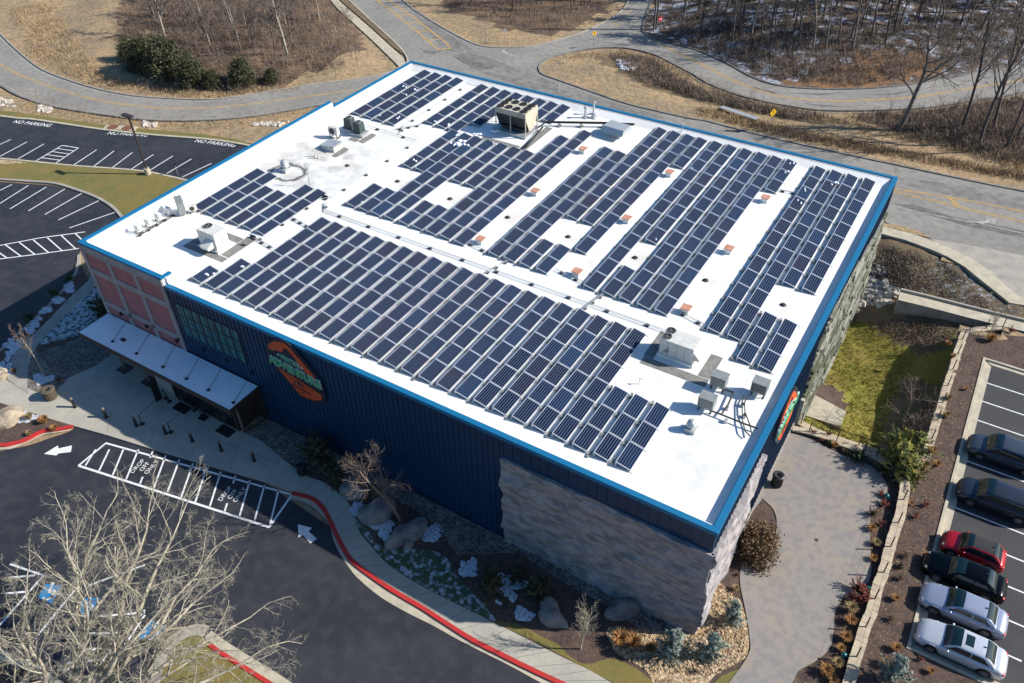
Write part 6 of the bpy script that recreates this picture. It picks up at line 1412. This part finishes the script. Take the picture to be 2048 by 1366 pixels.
for k, (x, y) in enumerate(((-48.85,-7.0),(-45.75,-6.45),(-42.95,-5.85),(-40.35,-5.25),(-38.0,-4.75),(-35.4,-4.3),(-32.6,-3.75))):
    if bo is None:
        bo = empty('bollard'); b = MB(); b.cyl((0,0,0), (0,0,.85), .105, n=14); b.cyl((0,0,.0), (0,0,.04), .15, n=14); b.build('shaft', M['dark'], bo)
        b = MB(); b.cyl((0,0,.85), (0,0,.88), .08, n=12); b.cyl((0,0,.88), (0,0,1.0), .125, .11, 14); b.cyl((0,0,1.0), (0,0,1.05), .11, .04, 14); b.build('lamp_cap', M['post'], bo); o = bo
    else: o = copy_tree(bo)
    o.location = (x, y, .12); o.rotation_euler = (0,0,k*.3); tag(o, labs[k], 'bollard', 'bollards along the plaza edge')
def stanchion(x, y, label, h=1.0):
    rt = empty('rope_stand', (x, y, .12), 0, label, 'rope stand'); b = MB(); b.cyl((0,0,0), (0,0,.05), .2, .17, 14); b.build('foot', M['dark'], rt); b = MB(); b.cyl((0,0,.05), (0,0,h), .035, n=8); b.build('pole', M['dark'], rt)
stanchion(-42.75,-5.5,'rope stand beside the third bollard'); stanchion(-40.15,-4.95,'rope stand beside the fourth bollard'); stanchion(-43.4,-2.65,'left rope stand at the porch side wall'); stanchion(-42.9,-2.75,'right rope stand at the porch side wall'); stanchion(-40.4,-2.4,'rope stand in front of the porch doors')
for a, c, lab in (((-42.75,-5.5),(-43.4,-2.65),'black rope strung from the third bollard stand to the porch side'), ((-40.15,-4.95),(-40.4,-2.4),'black rope strung from the fourth bollard stand to the porch doors')):
    b = MB(); b.tube([Vector((a[0]+(c[0]-a[0])*t, a[1]+(c[1]-a[1])*t, 1.06-.12*math.sin(t*math.pi))) for t in np.linspace(0, 1, 9)], .02, 5); tag(b.build('barrier_rope', M['dark']), lab, 'rope')
b = MB(); b.box((-.06,-.3,0), (.06,.3,.1)); b.box((-.04,-.28,.1), (.04,.28,1.7)); tag(b.build('narrow_sign_board', M['dark'], loc=(-43.75,-3.0,.12)), 'tall narrow black sign board at the porch side wall', 'sign board')
b = MB(); b.box((-.35,-.3,0), (.35,.3,.03)); b.box((-.3,.0,.03), (-.26,.04,1.0)); b.box((.26,.0,.03), (.3,.04,1.0)); b.box((-.3,.0,.6), (.3,.03,1.0)); tag(b.build('floor_sign_frame', M['dark'], loc=(-39.2,-2.6,.12)), 'low black sign frame on a square foot before the doors', 'floor sign')
for x, lab in ((-41.45,'left black door mat before the porch'), (-36.65,'right black door mat before the porch')):
    b = MB(); b.box((-.72,-.42,0), (.72,.42,.018)); tag(b.build('door_mat', M['doormat'], loc=(x,-2.72,.12)), lab, 'door mat')
for px, py, lab in ((1771,996,'teal glazed ball at the bend of the patio bed'), (1686,1314,'teal glazed ball near the bottom of the patio bed'), (1735,1182,'small teal ball among red shrubs right of the patio')):
    p = G(px, py, .1); b = MB(); b.blob((0,0,.22), (.2,.2,.22), 0, 0, 3, 0); o = b.build('glazed_ball', M['teal_ball'], loc=p, smooth_=True); tag(o, lab, 'garden ball')
# lamp post at the left lots
lp_ = empty('parking_lamp', (-74.1, 21.1, .1), 0, 'tall dark parking lamp on a pale base beside the upper left lot', 'lamp post')
b = MB(); b.cyl((0,0,0), (0,0,.75), .33, n=16); b.build('concrete_base', M['gutter'], lp_); b = MB(); b.box((-.08,-.08,.75), (.08,.08,7.0)); b.build('pole', M['brown_metal'], lp_)
b = MB(); b.box((-.2,-.25,6.95), (.55,.25,7.12)); b.box((-.9,-.25,6.95), (-.25,.25,7.12)); b.build('lamp_head', M['brown_metal'], lp_)
# signs and small things along the roads
def signpost(px, py, hgt, shape, m, label, sz=.38, word=None):
    p = H(px, py); p.z = max(p.z, -.05); rt = empty('road_sign', p, 0, label, 'road sign'); face = R(-28)+math.pi/2; rt.rotation_euler = (0,0,face)
    b = MB(); b.box((-.03,-.03,0), (.03,.03,hgt)); b.build('post', M['grey_metal'], rt)
    n = {'diamond': 4, 'stop': 8, 'rect': 4}[shape]; off_ = {'diamond': 0, 'stop': math.pi/8, 'rect': math.pi/4}[shape]; b = MB()
    pts = [(sz*math.cos(off_+2*math.pi*k/n), sz*math.sin(off_+2*math.pi*k/n)) for k in range(n)]
    vs = [(u, -.04, hgt-.1+v) for u, v in pts]+[(u, -.06, hgt-.1+v) for u, v in pts]; b.add(vs, [tuple(range(n-1,-1,-1)), tuple(range(n, 2*n))]+[(k, (k+1) % n, n+(k+1) % n, n+k) for k in range(n)]); f = b.build('face', M[m], rt)
    if word == 'arrow':
        b = MB(); b.add([(-.05,-.064,hgt-.3),(.05,-.064,hgt-.3),(.05,-.064,hgt-.05),(-.05,-.064,hgt-.05)], [(0,1,2,3)]); b.add([(-.14,-.064,hgt-.05),(.14,-.064,hgt-.05),(0,-.064,hgt+.12)], [(0,1,2)]); b.build('arrow', M['dark'], f)
    elif word: put_text(word, .24, 'lettering', M['white_paint'], Matrix.Translation((0,-.064,hgt-.1)) @ Matrix.Rotation(R(90), 4, 'X'), f, .002, .01)
signpost(1538,264,2.6,'diamond','sign_yellow','yellow diamond sign on the grass verge behind the building',.55,'arrow'); signpost(1187,97,2.3,'diamond','sign_yellow','yellow diamond sign at the mouth of the loop road',.42,'arrow')
signpost(1010,86,2.0,'rect','grey_metal','small grey sign at the edge of the road junction',.35); signpost(1318,62,1.9,'stop','sign_red','red octagonal stop sign by the utility poles',.4,'STOP')
signpost(357,352,1.6,'rect','dark','small dark sign on the tip of the lawn island',.22)
for px, py, h, lab in ((1307,60,13,'left one of two wooden utility poles by the junction'), (1312,58,13,'right one of two wooden utility poles by the junction')):
    p = H(px, py); b = MB(); b.cyl((0,0,-.2), (0,0,h), .16, .11, 8); tag(b.build('utility_pole', M['bark'], loc=p), lab, 'utility pole')
for px, py, lab in ((975,84,'short white marker post at the junction corner'), (1129,127,'left one of two short white marker posts on the verge'), (1122,122,'right one of two short white marker posts on the verge'), (777,112,'short white marker post by the north walk'), (1118,180,'low marker post on the kerb behind the building')):
    p = H(px, py); b = MB(); b.cyl((0,0,0), (0,0,.8), .05, n=6); tag(b.build('marker_post', M['white_metal'], loc=p), lab, 'marker post')
p = G(1478,226,.05); b = MB(); b.box((-2.6,-.4,0), (2.6,.4,.08)); o = b.build('metal_cover_plate', M['lt_metal'], loc=p); o.rotation_euler = (0,0,R(-12)); tag(o, 'long pale metal plate lying on the grass behind the building', 'metal plate')
q = GL([(213,250),(275,253),(270,262),(207,257)], .1); b = MB(); b.prism([(v.x, v.y) for v in q], -.1, .13); o = tag(b.build('manhole_pad', M['gutter']), 'concrete pad with two rusty manhole lids above the upper left lot', 'manhole pad')
for t in (.25, .72): c = q[0].lerp(q[1], t).lerp(q[3].lerp(q[2], t), .5); b = MB(); b.cyl((c.x,c.y,.13), (c.x,c.y,.145), .7, n=18); b.build('lid', mat('rusty_iron', (.17,.07,.04), .9), o)
p = G(1633,1080,.15); b = MB(); b.cyl((0,0,0), (0,0,.012), .13, n=12); tag(b.build('patio_drain', M['coil'], loc=p), 'small round drain cover in the patio', 'drain')
for px, py, lab in ((1333,258,'dark storm drain slot in the kerb behind the building'),):
    p = G(1465,262,.03); b = MB(); b.box((-.8,-.15,0), (.8,.15,.05)); o = b.build('storm_drain', M['coil'], loc=p); o.rotation_euler = (0,0,R(20)); tag(o, lab, 'storm drain')
b = MB(); b.cyl((0,0,0), (0,0,.02), .1, n=10); 

# ---------------------------------------------------------------- cars
def interp(tab, x):
    for (a, va), (b_, vb) in zip(tab[:-1], tab[1:]):
        if x <= b_: t = (x-a)/(b_-a); t = max(0, min(1, t)); return va+(vb-va)*t
    return tab[-1][1]
def smoothtab(tab, n):
    xs = np.linspace(tab[0][0], tab[-1][0], n); ys = np.array([interp(tab, x) for x in xs]); k = np.array([1,2,3,2,1])/9.
    yp = np.concatenate([[ys[0]]*2, ys, [ys[-1]]*2]); return list(zip(xs, np.convolve(yp, k, 'valid')))
def car(loc, rz, L, W, Hh, paint, kind, label, roofm=None, sunroof=False, glassroof=False):
    """x forward; nose at +L/2. body lofted through cross sections, glass set just proud of the cabin"""
    rt = empty('parked_car', loc, rz, label, 'car'); h = L/2; w2 = W/2
    S = dict(sedan=dict(top=[(-1,.60),(-.985,.88),(-.93,.98),(-.72,1.02),(-.55,1.0),(.33,.98),(.45,.94),(.80,.80),(.93,.70),(.985,.56),(1,.42)], cab=[(-.74,.0),(-.46,1.0),(.05,1.0),(.42,.0)], tin=.76, cz=Hh),
             van=dict(top=[(-1,.62),(-.985,1.0),(-.95,1.06),(-.5,1.05),(.42,1.0),(.56,.97),(.82,.86),(.94,.74),(.985,.58),(1,.42)], cab=[(-.985,.0),(-.87,1.0),(.18,1.0),(.55,.0)], tin=.80, cz=Hh),
             small=dict(top=[(-1,.55),(-.97,.85),(-.88,.95),(-.6,.98),(.35,.96),(.55,.90),(.80,.80),(.93,.68),(.985,.55),(1,.42)], cab=[(-.86,.0),(-.52,1.0),(.10,1.0),(.48,.0)], tin=.74, cz=Hh))[kind]
    top = smoothtab([(a*h, z) for a, z in S['top']], 44)
    wtab = [(-1,.74),(-.97,.88),(-.85,.97),(-.5,1),(.5,1),(.78,.965),(.92,.87),(.975,.76),(1,.62)]
    bm = bmesh.new(); rings = []
    wb = .29*L; wx = (h*.60 if kind != 'small' else h*.62, -h*.58)
    for i, (x, zt) in enumerate(top):
        hw = interp([(a*h, v*w2) for a, v in wtab], x); zb = .20+.10*max(0, abs(x/h)-.8)*3
        # wheel arch: the lower edge rises over each wheel
        for cx_ in wx:
            dd = abs(x-cx_)
            if dd < .39: zb = max(zb, .33+math.sqrt(max(0, .39**2-dd**2))*.97)
        zb = min(zb, zt-.08)
        mid = zb+(zt-zb)*.45
        sec = [(-hw*.80, zb), (-hw*.97, zb+.02), (-hw, mid), (-hw*.985, zt-.14), (-hw*.93, zt-.035), (-hw*.78, zt+.0), (-hw*.4, zt+.028), (0, zt+.036)]
        sec += [(-a, z) for a, z in sec[:-1][::-1]]
        rings.append([bm.verts.new((x, a, z)) for a, z in sec])
    for a, b_ in zip(rings[:-1], rings[1:]):
        for k in range(len(a)-1): bm.faces.new((a[k], b_[k], b_[k+1], a[k+1]))
        bm.faces.new((a[-1], b_[-1], b_[0], a[0]))
    bm.faces.new(rings[0]); bm.faces.new(rings[-1][::-1])
    bmesh.ops.recalc_face_normals(bm, faces=bm.faces)
    me = bpy.data.meshes.new('body'); bm.to_mesh(me); bm.free(); me.materials.append(paint); me.polygons.foreach_set('use_smooth', [True]*len(me.polygons))
    body = bpy.data.objects.new('body', me); C.objects.link(body); body.parent = rt
    # cabin
    cab = [(a*h, v) for a, v in S['cab']]; x0, x1, x2, x3 = [c[0] for c in cab]; zr = Hh-.02
    def zbase(x): return interp(top, x)-.02
    def cabsec(x, v, infl=0.0):
        zb_ = zbase(x); zt_ = zb_+(zr-zb_)*v; wb_ = w2*.90+infl; wt_ = w2*(S['tin']*v+.90*(1-v))+infl
        if x > x2: wb_ *= 1-.05*(x-x2)/(x3-x2)
        return zb_, zt_, wb_, wt_
    N1 = 7; st_ = [x0+(x1-x0)*k/N1 for k in range(N1)]+[x1+(x2-x1)*k/6 for k in range(6)]+[x2+(x3-x2)*k/N1 for k in range(N1+1)]
    def vv(x):
        v = interp(cab, x)
        v = math.sin(v*math.pi/2)**.85 if v < 1 else 1
        return v
    crown = lambda x: .045*(1-((x-(x1+x2)/2)/((x3-x0)/2))**2)
    bm = bmesh.new(); rings = []
    for x in st_:
        zb_, zt_, wb_, wt_ = cabsec(x, vv(x)); c = crown(x)*(1 if vv(x) > .5 else vv(x)*2)
        sec = [(-wb_, zb_-.05), (-(wb_*.55+wt_*.45), zb_+(zt_-zb_)*.45), (-wt_, zt_-.05*vv(x)), (-wt_*.90, zt_), (-wt_*.5, zt_+c*.8), (0, zt_+c)]
        sec += [(-a, z) for a, z in sec[:-1][::-1]]; rings.append([bm.verts.new((x, a, z)) for a, z in sec])
    for a, b_ in zip(rings[:-1], rings[1:]):
        for k in range(len(a)-1): bm.faces.new((a[k], b_[k], b_[k+1], a[k+1]))
    bmesh.ops.recalc_face_normals(bm, faces=bm.faces)
    me = bpy.data.meshes.new('cabin'); bm.to_mesh(me); bm.free(); me.materials.append(paint); me.materials.append(roofm or paint); me.polygons.foreach_set('use_smooth', [True]*len(me.polygons))
    if roofm:
        for p in me.polygons:
            if p.center.z > zr-.12 and abs(p.center.y) < w2*.7 and x0+.35 < p.center.x < x2+.1: p.material_index = 1
    o = bpy.data.objects.new('cabin', me); C.objects.link(o); o.parent = rt
    def glasspatch(name, xa, xb, ya, yb, nx=6, ny=6, up_=.014):
        "patch of glass over the sloping front or back of the cabin"
        bm = MB(); idx = []
        for i in range(nx+1):
            x = xa+(xb-xa)*i/nx; zb_, zt_, wb_, wt_ = cabsec(x, vv(x)); c = crown(x)*(1 if vv(x) > .5 else vv(x)*2)
            for j in range(ny+1):
                s = -1+2*j/ny; y = s*wt_*(ya+(yb-ya)*i/nx); q = abs(y)/wt_
                z = zt_+c*(1-q*q)+up_ if q < .9 else zt_+up_-.01; bm.v.append((x, y, z))
        for i in range(nx):
            for j in range(ny): o_ = i*(ny+1)+j; bm.f.append((o_, o_+ny+1, o_+ny+2, o_+1)); bm.m.append(0)
        return bm.build(name, M['glass'], rt, True)
    glasspatch('windshield', x2+.02, x3-.03, .90, .97); glasspatch('rear_window', x1-.02, x0+(x1-x0)*.12, .88, .84 if kind != 'van' else .8)
    for sgn in (-1, 1):
        bm = MB(); n = 14; xa, xb = x0+(x1-x0)*(.45 if kind == 'sedan' else .35), x3-(x3-x2)*.25; lo_, hi_ = [], []
        for i in range(n+1):
            x = xa+(xb-xa)*i/n; v = vv(x); zb_, zt_, wb_, wt_ = cabsec(x, v)
            f0, f1 = .12, .82; e = min(1, min(i, n-i)/2.2); f1 = f0+(f1-f0)*max(.12, e) if x < x1 or x > x2 else f1
            def yz(f):
                A = [(wb_, zb_-.05), (wb_*.55+wt_*.45, zb_+(zt_-zb_)*.45), (wt_, zt_-.05*v)]
                z = zb_+(zt_-zb_)*f
                a, b2 = (A[0], A[1]) if z < A[1][1] else (A[1], A[2]); t = (z-a[1])/(b2[1]-a[1]+1e-6); return a[0]+(b2[0]-a[0])*min(1, t)+.012, z
            y_, z_ = yz(f0); lo_.append((x, sgn*y_, z_)); y_, z_ = yz(f1); hi_.append((x, sgn*y_, z_))
        half = int(n*.48)
        for (a, b2) in ((0, half), (half, n)):
            m2 = MB(); aa = a+(0 if a == 0 else .0); k0 = a; L_ = lo_[a:b2+1]; Hh_ = hi_[a:b2+1]
            if a: L_[0] = (L_[0][0]+.05, L_[0][1], L_[0][2]); Hh_[0] = (Hh_[0][0]+.05, Hh_[0][1], Hh_[0][2])
            q = len(L_); m2.add(L_+Hh_, [(i, i+1, q+i+1, q+i) for i in range(q-1)]); m2.build('side_window', M['glass'], rt)
    for cx_ in wx:
        for sgn in (-1, 1):
            b = MB(); b.cyl((cx_, sgn*(w2-.23), .33), (cx_, sgn*(w2-.01), .33), .325, n=22); ty = b.build('wheel', M['tyre'], rt)
            b = MB(); b.cyl((cx_, sgn*(w2-.02), .33), (cx_, sgn*(w2-.005), .33), .21, n=20, mi=1)
            for k in range(5):
                a = k*2*math.pi/5+.3; T_ = Matrix.Translation((cx_, sgn*(w2+.0), .33)) @ Matrix.Rotation(a, 4, 'Y'); b.box((-.03, -.012, .03), (.03, .012, .2), 0, T_)
            b.cyl((cx_, sgn*(w2-.01), .33), (cx_, sgn*(w2+.01), .33), .05, n=10, mi=0)
            for k in range(20):
                a0, a1 = 2*math.pi*k/20, 2*math.pi*(k+1)/20; b.add([(cx_+r_*math.cos(a), sgn*(w2+.005), .33+r_*math.sin(a)) for a, r_ in ((a0,.195),(a1,.195),(a1,.225),(a0,.225))], [(0,1,2,3)], 0)
            b.build('rim', [M['rim'], M['dark']], ty)
            b = MB(); b.cyl((cx_, sgn*(w2-.4), .36), (cx_, sgn*(w2-.02-.012), .36), .37, n=20); b.build('wheel_arch', M['sill'], rt)
    for sgn in (-1, 1):
        b = MB(); xx = h*.93; yy = interp([(a*h, v*w2) for a, v in wtab], xx)
        b.blob((xx-.10, sgn*(yy-.17), .655), (.19, .13, .04), 0, 0, 2, 0); b.build('headlight', M['head_lamp'], rt, True)
        b = MB(); b.blob((-h*.965+.07, sgn*(w2*.80-.05), .80 if kind != 'van' else .95), (.10, .19, .06 if kind != 'van' else .16), 0, 0, 2, 0); b.build('taillight', M['tail_lamp'], rt, True)
        b = MB(); b.blob((x3-.35, sgn*(w2+.06), 1.0), (.07, .11, .07), 0, 0, 2, 0); b.box((x3-.38, min(sgn*(w2-.12), sgn*w2), .96), (x3-.33, max(sgn*(w2-.12), sgn*w2), .99)); b.build('door_mirror', paint, rt, True)
        b = MB()
        for xx in (-h*.08, -h*.36) if kind != 'small' else (-h*.1,): y0_, y1_ = sorted((sgn*(w2-.01), sgn*(w2+.015))); b.box((xx-.1, y0_, .82), (xx+.1, y1_, .85))
        b.build('door_handle', paint, rt)
    b = MB(); b.box((h*.955, -w2*.45, .36), (h*1.0, w2*.45, .56)); b.build('grille', M['sill'], rt)
    b = MB(); b.box((-h*.9, -w2*.93, .17), (h*.9, w2*.93, .24)); b.build('underside', M['sill'], rt)
    b = MB(); 
    for sgn in (-1, 1): y0_, y1_ = sorted((sgn*(w2-.03), sgn*(w2+.006))); b.box((wx[1]+.42, y0_, .2), (wx[0]-.42, y1_, .27))
    b.build('sill_trim', M['sill'], rt)
    if sunroof:
        xm = (x1+x2)/2+.25; b = MB(); b.box((xm-.22, -.38, zr+.028), (xm+.22, .38, zr+.046)); b.build('sunroof', M['glass'], rt)
    b = MB(); b.box((x1+.02, -.02, zr+.0), (x1+.14, .02, zr+.10)); b.build('aerial_fin', M['sill'], rt)
    return rt
def paint(name, c, metal=.3): return mat(name, c, .32, metal=metal, coat=.45, spec=.4)
YC = lambda ys_, W: ys_+W/2
car((13.72, 6.85, .006), R(180), 4.85, 1.84, 1.46, paint('white_silver_paint', (.55,.58,.62), .35), 'sedan', 'white silver sedan with sunroof, nearest the bottom edge', sunroof=True)
car((13.42, 9.55, .006), R(180), 4.85, 1.84, 1.46, paint('silver_blue_paint', (.36,.40,.50), .5), 'sedan', 'silver blue sedan without sunroof, beside the black sedan')
car((13.12, 12.05, .006), R(180), 4.75, 1.80, 1.44, mat('black_paint', (.001,.002,.003), .18, spec=.22), 'sedan', 'black sedan between the red car and the silver sedans')
car((13.28, 14.35, .006), R(180), 3.75, 1.66, 1.48, paint('red_paint', (.40,.008,.018), .2), 'small', 'small red hatchback with black fabric roof', roofm=mat('black_fabric_roof', (.022,.022,.025), .9))
car((14.05, 19.5, .006), R(180), 5.05, 1.96, 1.70, paint('dark_grey_blue_paint', (.035,.042,.06), .5), 'van', 'dark grey minivan parked alone above the red car')
car((13.98, 24.25, .006), R(180), 5.05, 1.96, 1.72, paint('slate_paint', (.07,.085,.11), .5), 'van', 'slate grey minivan at the upper end of the parked cars')
# fallen leaves and bits on the mulch of the east bed
b = MB(); rr = random.Random(91)
for _ in range(5000):
    x, y = rr.uniform(5, 11.1), rr.uniform(-6, 39)
    if y > 19.5 and x < 9.65: continue
    if inpoly(x, y, P_patio): continue
    a = rr.uniform(0, 6.28); s = rr.uniform(.03, .075); u = Vector((math.cos(a), math.sin(a), rr.uniform(-.2, .2)))*s; v = Vector((-math.sin(a), math.cos(a), .1))*s*.6; c = Vector((x, y, .10))
    b.add([c-u, c+v, c+u, c-v], [(0,1,2,3)], rr.randrange(3))
tag(b.build('fallen_leaves', [M['bronze'], M['straw'], M['mulch']]), kind='stuff')
# prototypes that found no place in the picture
for o in list(C.objects):
    if o.type == 'EMPTY' and o.parent is None and not o.get('label'):
        for c in list(o.children): bpy.data.objects.remove(c)
        bpy.data.objects.remove(o)
